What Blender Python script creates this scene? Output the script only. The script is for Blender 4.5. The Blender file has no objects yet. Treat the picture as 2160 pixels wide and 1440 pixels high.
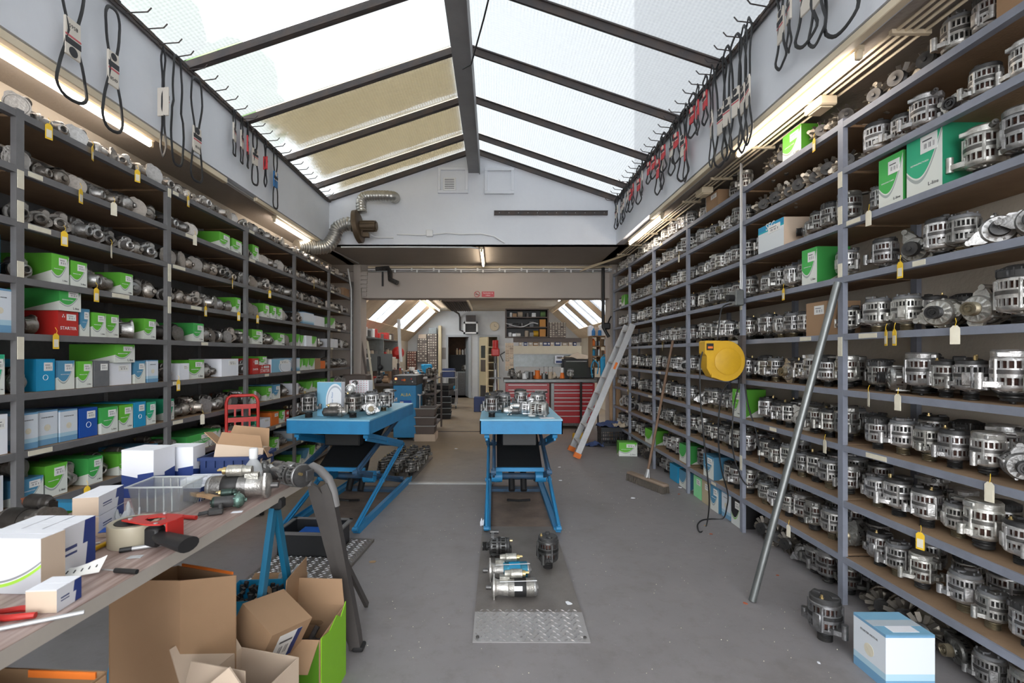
import bpy, math, random, re
from math import pi, sin, cos, radians as R
from mathutils import Vector, Matrix, Euler
random.seed(11)
SC = bpy.context.scene
COL = SC.collection

# ---------------------------------------------------------------- camera
cam_d = bpy.data.cameras.new('camera')
cam_d.sensor_width = 36.0
cam_d.lens = 36.0 * 1000 / 2160
cam_d.shift_x = 38 / 2160
cam_d.shift_y = 28 / 2160
cam_d.clip_start = 0.05
cam_d.clip_end = 200
cam_d.dof.use_dof = True
cam_d.dof.focus_distance = 4.2
cam_d.dof.aperture_fstop = 5.0
cam = bpy.data.objects.new('camera', cam_d)
COL.objects.link(cam)
cam.location = (0, 0, 1.5)
cam.rotation_euler = (R(90), 0, 0)
SC.camera = cam
SC.view_settings.view_transform = 'Standard'
SC.view_settings.look = 'None'
SC.view_settings.gamma = 1
SC.view_settings.use_curve_mapping = False
SC.view_settings.exposure = 0.65

# ---------------------------------------------------------------- overcast sky
w = bpy.data.worlds.new('overcast')
SC.world = w
w.use_nodes = True
nt = w.node_tree
nt.nodes.clear()
wo = nt.nodes.new('ShaderNodeOutputWorld')
bg = nt.nodes.new('ShaderNodeBackground')
bg.inputs[0].default_value = (0.97, 0.985, 1.0, 1)
bg.inputs[1].default_value = 6.0
nt.links.new(bg.outputs[0], wo.inputs[0])

# ---------------------------------------------------------------- materials
MATS = {}
def M(name, col=(.5, .5, .5), rough=.6, metal=0.0, noise=None, bump=None, tint=False, emis=None, alpha=None, spec=None):
    """principled material; noise=(scale, amount, colour2); bump=(scale, strength)"""
    m = bpy.data.materials.new(name)
    m.use_nodes = True
    n = m.node_tree.nodes
    l = m.node_tree.links
    b = n['Principled BSDF']
    b.inputs['Base Color'].default_value = (*col, 1)
    b.inputs['Roughness'].default_value = rough
    b.inputs['Metallic'].default_value = metal
    if spec is not None:
        b.inputs['Specular IOR Level'].default_value = spec
    src = None
    if noise or bump:
        tc = n.new('ShaderNodeTexCoord')
    if noise:
        t = n.new('ShaderNodeTexNoise')
        t.inputs['Scale'].default_value = noise[0]
        t.inputs['Detail'].default_value = 5
        t.inputs['Roughness'].default_value = .65
        l.new(tc.outputs['Object'], t.inputs['Vector'])
        cr = n.new('ShaderNodeValToRGB')
        cr.color_ramp.elements[0].position = .38
        cr.color_ramp.elements[1].position = .68
        l.new(t.outputs['Fac'], cr.inputs['Fac'])
        mu = n.new('ShaderNodeMath')
        mu.operation = 'MULTIPLY'
        mu.inputs[1].default_value = noise[1]
        l.new(cr.outputs['Color'], mu.inputs[0])
        mx = n.new('ShaderNodeMixRGB')
        mx.inputs[1].default_value = (*col, 1)
        mx.inputs[2].default_value = (*noise[2], 1)
        l.new(mu.outputs[0], mx.inputs[0])
        src = mx.outputs[0]
    if tint:
        oi = n.new('ShaderNodeObjectInfo')
        mt = n.new('ShaderNodeMixRGB')
        mt.blend_type = 'MULTIPLY'
        mt.inputs[0].default_value = 1
        mt.inputs[1].default_value = (*col, 1)
        if src:
            l.new(src, mt.inputs[1])
        l.new(oi.outputs['Color'], mt.inputs[2])
        src = mt.outputs[0]
    if src:
        l.new(src, b.inputs['Base Color'])
    if bump:
        t2 = n.new('ShaderNodeTexNoise')
        t2.inputs['Scale'].default_value = bump[0]
        t2.inputs['Detail'].default_value = 4
        l.new(tc.outputs['Object'], t2.inputs['Vector'])
        bp = n.new('ShaderNodeBump')
        bp.inputs['Strength'].default_value = bump[1]
        bp.inputs['Distance'].default_value = .01
        l.new(t2.outputs['Fac'], bp.inputs['Height'])
        l.new(bp.outputs[0], b.inputs['Normal'])
    if emis:
        b.inputs['Emission Color'].default_value = (*emis[0], 1)
        b.inputs['Emission Strength'].default_value = emis[1]
    if alpha is not None:
        b.inputs['Alpha'].default_value = alpha
    MATS[name] = m
    return m

def mnode(nt, op, a, b=None, c=None):
    n = nt.nodes.new('ShaderNodeMath')
    n.operation = op
    for i, x in enumerate((a, b, c)):
        if x is None:
            continue
        if isinstance(x, (int, float)):
            n.inputs[i].default_value = x
        else:
            nt.links.new(x, n.inputs[i])
    return n.outputs[0]

def mixc(nt, fac, a, b, mode='MIX'):
    n = nt.nodes.new('ShaderNodeMixRGB')
    n.blend_type = mode
    for i, x in enumerate((fac, a, b)):
        if isinstance(x, (int, float)):
            n.inputs[i].default_value = x
        elif isinstance(x, tuple):
            n.inputs[i].default_value = (*x, 1)
        else:
            nt.links.new(x, n.inputs[i])
    return n.outputs[0]

M('plaster', (.72, .745, .79), .9, noise=(1.6, .35, (.60, .62, .67)), bump=(14, .25))
M('plaster_beige', (.58, .52, .44), .9, noise=(2.2, .4, (.46, .41, .34)), bump=(40, .35))
M('soffit', (.34, .30, .265), .9, noise=(1.2, .4, (.26, .225, .19)), bump=(50, .3))
M('lintel', (.50, .45, .41), .9, noise=(1.1, .35, (.40, .36, .33)), bump=(20, .15))
M('dark_iron', (.060, .055, .058), .7, noise=(6, .6, (.12, .085, .065)), bump=(60, .2))
M('ridge_paint', (.27, .265, .27), .7, noise=(3, .5, (.18, .175, .18)))
M('eave_grime', (.05, .05, .055), .9, noise=(14, .6, (.20, .13, .08)), bump=(30, .8))
M('rail_blue', (.255, .275, .335), .5, .15, noise=(9, .45, (.17, .18, .21)))
M('rail_grey', (.17, .168, .172), .55, .15, noise=(9, .45, (.11, .105, .105)))
M('rail_dim', (.15, .145, .145), .6, .1, noise=(9, .45, (.10, .09, .085)))
M('chipboard', (.30, .195, .115), .85, noise=(5, .55, (.18, .11, .065)), bump=(80, .2))
M('cast', (.66, .665, .67), .40, .80, noise=(22, .75, (.26, .25, .235)), bump=(120, .25), tint=True)
M('steel', (.15, .148, .148), .45, .7, noise=(35, .6, (.06, .05, .045)), tint=True)
M('blackplastic', (.028, .028, .030), .5, tint=False, noise=(25, .45, (.07, .068, .064)))
M('greyplastic', (.13, .135, .145), .55, noise=(25, .4, (.20, .20, .20)))
M('copper', (.25, .075, .035), .5, .5, noise=(60, .7, (.04, .02, .015)))
M('brass', (.55, .42, .20), .35, .9)
M('winddark', (.07, .022, .012), .6, .2, noise=(60, .7, (.02, .012, .01)))
M('pulleydark', (.045, .045, .047), .42, .6, noise=(30, .5, (.10, .095, .09)))
M('pulleybrass', (.30, .26, .18), .42, .8, noise=(30, .5, (.12, .10, .08)))
M('fansteel', (.12, .11, .10), .5, .7, noise=(30, .6, (.20, .17, .13)))
M('darkcore', (.02, .018, .017), .8)
M('kraft', (.36, .225, .13), .85, noise=(4, .35, (.29, .18, .10)), bump=(40, .05))
M('kraft_dark', (.24, .145, .075), .88, noise=(4, .35, (.19, .11, .06)))
M('kraft_pale', (.55, .44, .34), .85, noise=(5, .3, (.46, .36, .28)))
M('paper', (.80, .79, .76), .7)
M('paperwhite', (.80, .82, .88), .6)
M('navy', (.012, .035, .16), .5)
M('royal', (.01, .08, .40), .45)
M('yellowtag', (.80, .52, .03), .6)
M('creamtag', (.70, .66, .54), .7, noise=(30, .3, (.55, .48, .34)))
M('rubber', (.018, .018, .02), .55)
M('ink', (.03, .03, .035), .7)
M('inkwhite', (.8, .82, .82), .7)
M('inkgreen', (.10, .42, .06), .7)
M('inkyellow', (.75, .6, .12), .7)
M('red', (.50, .025, .02), .45, noise=(9, .3, (.34, .02, .015)))
M('redcab', (.42, .012, .02), .32, noise=(5, .3, (.30, .01, .015)))
M('orange', (.72, .17, .02), .6)
M('yellow', (.62, .36, .012), .5, noise=(6, .5, (.42, .24, .015)))
M('liftblue', (.022, .24, .50), .5, noise=(7, .4, (.02, .15, .33)), bump=(50, .1))
M('lifttop', (.22, .50, .68), .45, noise=(4, .5, (.32, .52, .62)))
M('liftdark', (.03, .10, .20), .6, noise=(10, .6, (.05, .05, .055)))
M('trestle', (.01, .14, .26), .45)
M('alu', (.48, .49, .50), .45, .6, noise=(10, .4, (.36, .36, .36)))
M('galv', (.22, .235, .235), .42, .75, noise=(14, .5, (.14, .145, .14)))
M('galvduct', (.48, .47, .44), .32, .85, noise=(14, .5, (.32, .30, .26)))
M('fanpaint', (.13, .09, .055), .5, .5, noise=(10, .5, (.07, .055, .04)))
M('white', (.74, .75, .76), .5)
M('cream', (.66, .60, .47), .6, noise=(8, .3, (.52, .46, .35)))
M('creamlight', (.72, .58, .38), .55)
M('lamphousing', (.70, .60, .44), .5)
M('boardgrey', (.062, .055, .052), .5, noise=(4, .4, (.09, .085, .08)), bump=(60, .05))
M('handlegrey', (.17, .165, .165), .55)
M('binblack', (.022, .024, .028), .45)
M('binblue', (.015, .10, .42), .4)
M('crateblue', (.014, .035, .13), .45)
M('cyanbin', (.015, .30, .56), .45)
M('wood', (.42, .27, .15), .7, noise=(12, .5, (.28, .17, .09)))
M('woodhandle', (.20, .12, .075), .65, noise=(12, .5, (.11, .065, .045)))
M('bristle', (.10, .085, .07), .95, bump=(150, .8))
M('broomwood', (.27, .20, .15), .85, noise=(12, .5, (.16, .12, .09)))
M('rag', (.05, .08, .20), .9, bump=(30, .8))
M('ragbeige', (.48, .40, .31), .9, bump=(30, .8))
M('black', (.012, .012, .013), .5)
M('screen', (.10, .105, .10), .35)
M('ovenglass', (.05, .055, .05), .12)
M('tube', (1, 1, 1), .4, emis=((1.0, .90, .80), 14.0))
M('tubewarm', (1, 1, 1), .4, emis=((1.0, .86, .68), 16.0))
M('redlamp', (.9, .1, .05), .4, emis=((1.0, .25, .1), 2.0))
M('plateredlabel', (.52, .09, .11), .6)
M('backwall', (.66, .68, .70), .85, noise=(2, .4, (.50, .50, .49)))
M('backbeige', (.60, .53, .43), .85, noise=(2, .4, (.38, .33, .26)))
M('insul', (.74, .60, .43), .8, noise=(2.5, .5, (.50, .36, .22)), bump=(6, .6))
M('doorgrey', (.42, .44, .46), .6)
M('dooryellow', (.62, .52, .33), .6)
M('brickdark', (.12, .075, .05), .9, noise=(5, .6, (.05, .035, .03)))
M('concrete', (.30, .29, .28), .9, noise=(3, .4, (.2, .2, .2)))
M('neighbour', (.35, .35, .40), .9, noise=(.8, .4, (.28, .28, .33)))
M('leafgreen', (.16, .27, .10), .9, noise=(2, .6, (.10, .17, .07)))
M('trunk', (.12, .08, .05), .9)
M('redleaf', (.38, .10, .05), .8)
M('tapebrown', (.40, .36, .27), .35)
M('beltcard', (.66, .61, .54), .7)
M('beltred', (.62, .05, .06), .6)
M('beltblue', (.03, .17, .42), .6)
M('cabinetdark', (.11, .085, .075), .6)
M('drawerfront', (.24, .19, .16), .5, tint=True)

# bench laminate: greyish oak
def bench_mat():
    m = M('benchtop', (.3, .2, .18), .45)
    nt = m.node_tree; n = nt.nodes; l = nt.links
    tc = n.new('ShaderNodeTexCoord'); mp = n.new('ShaderNodeMapping')
    mp.inputs['Scale'].default_value = (26, 1.6, 1)
    l.new(tc.outputs['Object'], mp.inputs['Vector'])
    t = n.new('ShaderNodeTexNoise'); t.inputs['Scale'].default_value = 2.2; t.inputs['Detail'].default_value = 6
    l.new(mp.outputs[0], t.inputs['Vector'])
    cr = n.new('ShaderNodeValToRGB')
    e = cr.color_ramp.elements
    e[0].position = .3; e[0].color = (.20, .125, .105, 1)
    e[1].position = .72; e[1].color = (.46, .36, .33, 1)
    l.new(t.outputs['Fac'], cr.inputs[0]); l.new(cr.outputs[0], n['Principled BSDF'].inputs['Base Color'])
bench_mat()
M('benchedge', (.40, .37, .33), .6, noise=(8, .4, (.33, .30, .27)))

# floor: worn painted concrete, browner towards the rear workshop
def floor_mat():
    m = M('floorpaint', (.2, .2, .2), .62)
    nt = m.node_tree; n = nt.nodes; l = nt.links; b = n['Principled BSDF']
    tc = n.new('ShaderNodeTexCoord')
    def nz(s, d=6, r=.6):
        t = n.new('ShaderNodeTexNoise'); t.inputs['Scale'].default_value = s; t.inputs['Detail'].default_value = d
        t.inputs['Roughness'].default_value = r; l.new(tc.outputs['Object'], t.inputs['Vector']); return t.outputs['Fac']
    big = nz(.8); mid = nz(3.5); fine = nz(120, 2)
    sp = n.new('ShaderNodeSeparateXYZ'); l.new(tc.outputs['Object'], sp.inputs[0])
    yb = mnode(nt, 'MULTIPLY_ADD', sp.outputs['Y'], .42, -2.45)
    xb = mnode(nt, 'MULTIPLY_ADD', sp.outputs['X'], -.55, -.05)
    f = mnode(nt, 'ADD', yb, xb)
    f = mnode(nt, 'ADD', f, mnode(nt, 'MULTIPLY', big, .9))
    f = mnode(nt, 'SUBTRACT', f, .45)
    c = n.new('ShaderNodeClamp'); l.new(f, c.inputs[0])
    grey = mixc(nt, mid, (.185, .174, .182), (.275, .258, .266))
    brown = mixc(nt, mid, (.23, .175, .12), (.36, .285, .205))
    colr = mixc(nt, c.outputs[0], grey, brown)
    cr = n.new('ShaderNodeValToRGB'); cr.color_ramp.elements[0].position = .30; cr.color_ramp.elements[1].position = .46
    l.new(big, cr.inputs[0])
    st = mnode(nt, 'MULTIPLY_ADD', cr.outputs[0], -.38, .38)
    colr = mixc(nt, st, colr, (.095, .08, .07))
    sm = nz(11, 8, .75)
    c3 = n.new('ShaderNodeValToRGB'); c3.color_ramp.elements[0].position = .50; c3.color_ramp.elements[1].position = .72; l.new(sm, c3.inputs[0])
    colr = mixc(nt, mnode(nt, 'MULTIPLY', c3.outputs[0], .30), colr, (.12, .10, .09))
    c4 = n.new('ShaderNodeValToRGB'); c4.color_ramp.elements[0].position = .55; c4.color_ramp.elements[1].position = .8; l.new(nz(2.1, 7, .7), c4.inputs[0])
    colr = mixc(nt, mnode(nt, 'MULTIPLY', c4.outputs[0], .35), colr, (.34, .32, .31))
    cr2 = n.new('ShaderNodeValToRGB'); cr2.color_ramp.elements[0].position = .70; cr2.color_ramp.elements[1].position = .74
    l.new(fine, cr2.inputs[0])
    colr = mixc(nt, mnode(nt, 'MULTIPLY', cr2.outputs[0], .5), colr, (.5, .48, .45))
    l.new(colr, b.inputs['Base Color'])
    l.new(mnode(nt, 'MULTIPLY_ADD', mid, .35, .40), b.inputs['Roughness'])
    bp = n.new('ShaderNodeBump'); bp.inputs['Strength'].default_value = .12; bp.inputs['Distance'].default_value = .01
    l.new(mid, bp.inputs['Height']); l.new(bp.outputs[0], b.inputs['Normal'])
floor_mat()

# ribbed wired translucent roof sheet
def pane_mat(name, fac, col, trc=(.42, .43, .44)):
    m = bpy.data.materials.new(name); m.use_nodes = True; MATS[name] = m
    nt = m.node_tree; n = nt.nodes; l = nt.links; n.clear()
    o = n.new('ShaderNodeOutputMaterial')
    tr = n.new('ShaderNodeBsdfTransparent'); tr.inputs[0].default_value = (*trc, 1)
    tl = n.new('ShaderNodeBsdfTranslucent'); tl.inputs[0].default_value = (*col, 1)
    gl = n.new('ShaderNodeBsdfGlossy'); gl.inputs['Roughness'].default_value = .25; gl.inputs[0].default_value = (.6, .6, .6, 1)
    tc = n.new('ShaderNodeTexCoord')
    sp = n.new('ShaderNodeSeparateXYZ'); l.new(tc.outputs['Object'], sp.inputs[0])
    a = mnode(nt, 'SINE', mnode(nt, 'MULTIPLY', sp.outputs['X'], 2 * pi / .03))
    b = mnode(nt, 'SINE', mnode(nt, 'MULTIPLY', sp.outputs['Y'], 2 * pi / .03))
    s = mnode(nt, 'ADD', mnode(nt, 'MULTIPLY', a, .10), mnode(nt, 'MULTIPLY', b, .10))
    f = mnode(nt, 'ADD', s, fac)
    bp = n.new('ShaderNodeBump'); bp.inputs['Strength'].default_value = .5; bp.inputs['Distance'].default_value = .01
    l.new(s, bp.inputs['Height']); l.new(bp.outputs[0], gl.inputs['Normal'])
    m1 = n.new('ShaderNodeMixShader'); l.new(f, m1.inputs[0]); l.new(tr.outputs[0], m1.inputs[1]); l.new(tl.outputs[0], m1.inputs[2])
    m2 = n.new('ShaderNodeMixShader'); m2.inputs[0].default_value = .06
    l.new(m1.outputs[0], m2.inputs[1]); l.new(gl.outputs[0], m2.inputs[2]); l.new(m2.outputs[0], o.inputs[0])
pane_mat('roofpane', .55, (.36, .37, .365))
pane_mat('sidepane', .30, (.7, .72, .74), (.85, .88, .90))
def simple_mix(name, trc, other, fac, kind='ShaderNodeBsdfTranslucent'):
    m = bpy.data.materials.new(name); m.use_nodes = True; MATS[name] = m
    nt = m.node_tree; n = nt.nodes; l = nt.links; n.clear()
    o = n.new('ShaderNodeOutputMaterial')
    tr = n.new('ShaderNodeBsdfTransparent'); tr.inputs[0].default_value = (*trc, 1)
    tl = n.new(kind); tl.inputs[0].default_value = (*other, 1)
    mx = n.new('ShaderNodeMixShader'); mx.inputs[0].default_value = fac
    l.new(tr.outputs[0], mx.inputs[1]); l.new(tl.outputs[0], mx.inputs[2]); l.new(mx.outputs[0], o.inputs[0])
    return m
simple_mix('clearplastic', (.90, .92, .93), (.8, .82, .82), .22, 'ShaderNodeBsdfGlossy')
simple_mix('hazeplastic', (.85, .87, .88), (.75, .77, .78), .5, 'ShaderNodeBsdfDiffuse')
def cloth_mat():
    m = bpy.data.materials.new('shadecloth'); m.use_nodes = True; MATS['shadecloth'] = m
    nt = m.node_tree; n = nt.nodes; l = nt.links; n.clear()
    o = n.new('ShaderNodeOutputMaterial')
    tl = n.new('ShaderNodeBsdfTranslucent'); tl.inputs[0].default_value = (.90, .80, .62, 1)
    df = n.new('ShaderNodeBsdfDiffuse'); df.inputs[0].default_value = (.50, .44, .35, 1)
    mx = n.new('ShaderNodeMixShader'); mx.inputs[0].default_value = .35
    l.new(tl.outputs[0], mx.inputs[1]); l.new(df.outputs[0], mx.inputs[2]); l.new(mx.outputs[0], o.inputs[0])
cloth_mat()

# printed cartons: UV 0..1 on the end face, curve separates the colour from the white
def wave_mat(name, mode):
    m = M(name, (.5, .5, .5), .5)
    nt = m.node_tree; n = nt.nodes; l = nt.links; b = n['Principled BSDF']
    uv = n.new('ShaderNodeUVMap'); sp = n.new('ShaderNodeSeparateXYZ'); l.new(uv.outputs[0], sp.inputs[0])
    u, v = sp.outputs['X'], sp.outputs['Y']
    oi = n.new('ShaderNodeObjectInfo'); oc = oi.outputs['Color']
    if mode == 'wave':      # sweep rising to the right
        cv = mnode(nt, 'ADD', mnode(nt, 'MULTIPLY_ADD', mnode(nt, 'SINE', mnode(nt, 'MULTIPLY', u, 3.3)), -.24, .44),
                   mnode(nt, 'MULTIPLY', mnode(nt, 'POWER', u, 2.0), .48))
        d = mnode(nt, 'SUBTRACT', v, cv)
        white = mnode(nt, 'LESS_THAN', d, 0)
        band = mnode(nt, 'MULTIPLY', mnode(nt, 'LESS_THAN', d, -.03), mnode(nt, 'GREATER_THAN', d, -.085))
        c = mixc(nt, white, oc, (.72, .75, .70)); c = mixc(nt, band, c, (.36, .40, .39))
    elif mode == 'wavedark':
        cv = mnode(nt, 'ADD', mnode(nt, 'MULTIPLY_ADD', mnode(nt, 'SINE', mnode(nt, 'MULTIPLY', u, 3.3)), -.24, .44),
                   mnode(nt, 'MULTIPLY', mnode(nt, 'POWER', u, 2.0), .48))
        d = mnode(nt, 'SUBTRACT', v, cv)
        white = mnode(nt, 'LESS_THAN', d, 0)
        band = mnode(nt, 'MULTIPLY', mnode(nt, 'LESS_THAN', d, -.02), mnode(nt, 'GREATER_THAN', d, -.07))
        c = mixc(nt, white, (.015, .016, .018), (.72, .75, .74)); c = mixc(nt, band, c, (.22, .52, .08))
    elif mode == 'stripe':  # white with blue bands at the foot
        b1 = mnode(nt, 'LESS_THAN', v, .17)
        b2 = mnode(nt, 'MULTIPLY', mnode(nt, 'GREATER_THAN', v, .17), mnode(nt, 'LESS_THAN', v, .29))
        b3 = mnode(nt, 'GREATER_THAN', v, .955)
        c = mixc(nt, b1, (.68, .73, .79), (.16, .34, .53)); c = mixc(nt, b2, c, (.40, .60, .72)); c = mixc(nt, b3, c, (.16, .34, .53))
    elif mode == 'side':    # long side: colour fading to the pale foot along a slant
        cv = mnode(nt, 'MULTIPLY_ADD', u, .55, -.12)
        cv = mnode(nt, 'MULTIPLY', cv, 1.0)
        white = mnode(nt, 'LESS_THAN', v, cv)
        c = mixc(nt, white, mixc(nt, 1.0, oc, (.62, .62, .62), 'MULTIPLY'), (.55, .57, .52))
    elif mode == 'ellipse':
        dx = mnode(nt, 'MULTIPLY', mnode(nt, 'SUBTRACT', u, .75), 2.0); dy = mnode(nt, 'MULTIPLY', mnode(nt, 'SUBTRACT', v, .42), 1.45)
        r = mnode(nt, 'SQRT', mnode(nt, 'ADD', mnode(nt, 'MULTIPLY', dx, dx), mnode(nt, 'MULTIPLY', dy, dy)))
        c = mixc(nt, mnode(nt, 'LESS_THAN', r, .78), (.20, .45, .62), (.75, .79, .84))
        c = mixc(nt, mnode(nt, 'MULTIPLY', mnode(nt, 'LESS_THAN', r, .70), mnode(nt, 'GREATER_THAN', r, .62)), c, (.42, .48, .56))
    elif mode == 'navyfoot':
        st = mnode(nt, 'MULTIPLY_ADD', mnode(nt, 'GREATER_THAN', u, .5), .07, .48)
        st = mnode(nt, 'ADD', st, mnode(nt, 'MULTIPLY', mnode(nt, 'PINGPONG', u, .5), -.12))
        c = mixc(nt, mnode(nt, 'LESS_THAN', v, st), (.72, .74, .80), (.012, .035, .17))
    elif mode == 'navyside':
        st = mnode(nt, 'MULTIPLY_ADD', mnode(nt, 'GREATER_THAN', v, .5), -.13, .72)
        st = mnode(nt, 'ADD', st, mnode(nt, 'MULTIPLY', v, .12))
        c = mixc(nt, mnode(nt, 'GREATER_THAN', u, st), (.74, .76, .82), (.018, .045, .22))
        for (a0, a1) in ((.50, .57), (.38, .43)):
            t = mnode(nt, 'MULTIPLY', mnode(nt, 'LESS_THAN', v, a1), mnode(nt, 'GREATER_THAN', v, a0))
            t = mnode(nt, 'MULTIPLY', t, mnode(nt, 'MULTIPLY', mnode(nt, 'LESS_THAN', u, .5), mnode(nt, 'GREATER_THAN', u, .16)))
            c = mixc(nt, t, c, (.05, .07, .2))
    elif mode == 'swoosh':
        cv = mnode(nt, 'ADD', mnode(nt, 'MULTIPLY', mnode(nt, 'SINE', mnode(nt, 'MULTIPLY', u, 3.1)), -.17), .30)
        cv = mnode(nt, 'ADD', cv, mnode(nt, 'MULTIPLY', mnode(nt, 'POWER', u, 4.0), .25))
        d = mnode(nt, 'SUBTRACT', v, cv)
        c = mixc(nt, mnode(nt, 'MULTIPLY', mnode(nt, 'LESS_THAN', d, .06), mnode(nt, 'GREATER_THAN', d, .02)), (.66, .67, .70), (.22, .23, .25))
        c = mixc(nt, mnode(nt, 'MULTIPLY', mnode(nt, 'LESS_THAN', d, 0.0), mnode(nt, 'GREATER_THAN', d, -.06)), c, (.30, .55, .05))
        c = mixc(nt, mnode(nt, 'LESS_THAN', d, -.06), c, (.42, .43, .46))
    elif mode == 'bluetop':
        c = mixc(nt, mnode(nt, 'GREATER_THAN', v, .80), (.70, .75, .78), (.01, .28, .52))
        c = mixc(nt, mnode(nt, 'MULTIPLY', mnode(nt, 'GREATER_THAN', v, .74), mnode(nt, 'LESS_THAN', v, .80)), c, (.02, .42, .50))
    elif mode == 'stickerprint':   # barcode sticker
        bar = mnode(nt, 'GREATER_THAN', mnode(nt, 'SINE', mnode(nt, 'ADD', mnode(nt, 'MULTIPLY', u, 70), mnode(nt, 'MULTIPLY', mnode(nt, 'SINE', mnode(nt, 'MULTIPLY', u, 23)), 3))), .1)
        zone = mnode(nt, 'MULTIPLY', mnode(nt, 'MULTIPLY', mnode(nt, 'GREATER_THAN', v, .22), mnode(nt, 'LESS_THAN', v, .52)),
                     mnode(nt, 'MULTIPLY', mnode(nt, 'GREATER_THAN', u, .15), mnode(nt, 'LESS_THAN', u, .85)))
        ln = mnode(nt, 'MULTIPLY', mnode(nt, 'MULTIPLY', mnode(nt, 'GREATER_THAN', v, .66), mnode(nt, 'LESS_THAN', v, .74)),
                   mnode(nt, 'MULTIPLY', mnode(nt, 'GREATER_THAN', u, .12), mnode(nt, 'LESS_THAN', u, .7)))
        c = mixc(nt, mnode(nt, 'MAXIMUM', mnode(nt, 'MULTIPLY', bar, zone), ln), (.80, .80, .78), (.08, .08, .09))
    elif mode == 'pattern':   # small repeated red print on white
        a = mnode(nt, 'GREATER_THAN', mnode(nt, 'SINE', mnode(nt, 'MULTIPLY', u, 44)), .35)
        bb = mnode(nt, 'GREATER_THAN', mnode(nt, 'SINE', mnode(nt, 'MULTIPLY', v, 34)), .7)
        c = mixc(nt, mnode(nt, 'MULTIPLY', a, bb), (.74, .74, .78), (.5, .1, .15))
    l.new(c, b.inputs['Base Color'])
for nm in ('wave', 'wavedark', 'stripe', 'side', 'ellipse', 'navyfoot', 'navyside', 'swoosh', 'bluetop', 'stickerprint', 'pattern'):
    wave_mat('print_' + nm, nm)
M('tintcard', (1, 1, 1), .55, tint=True)
M('tintcard_dark', (.6, .6, .6), .6, tint=True)

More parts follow.
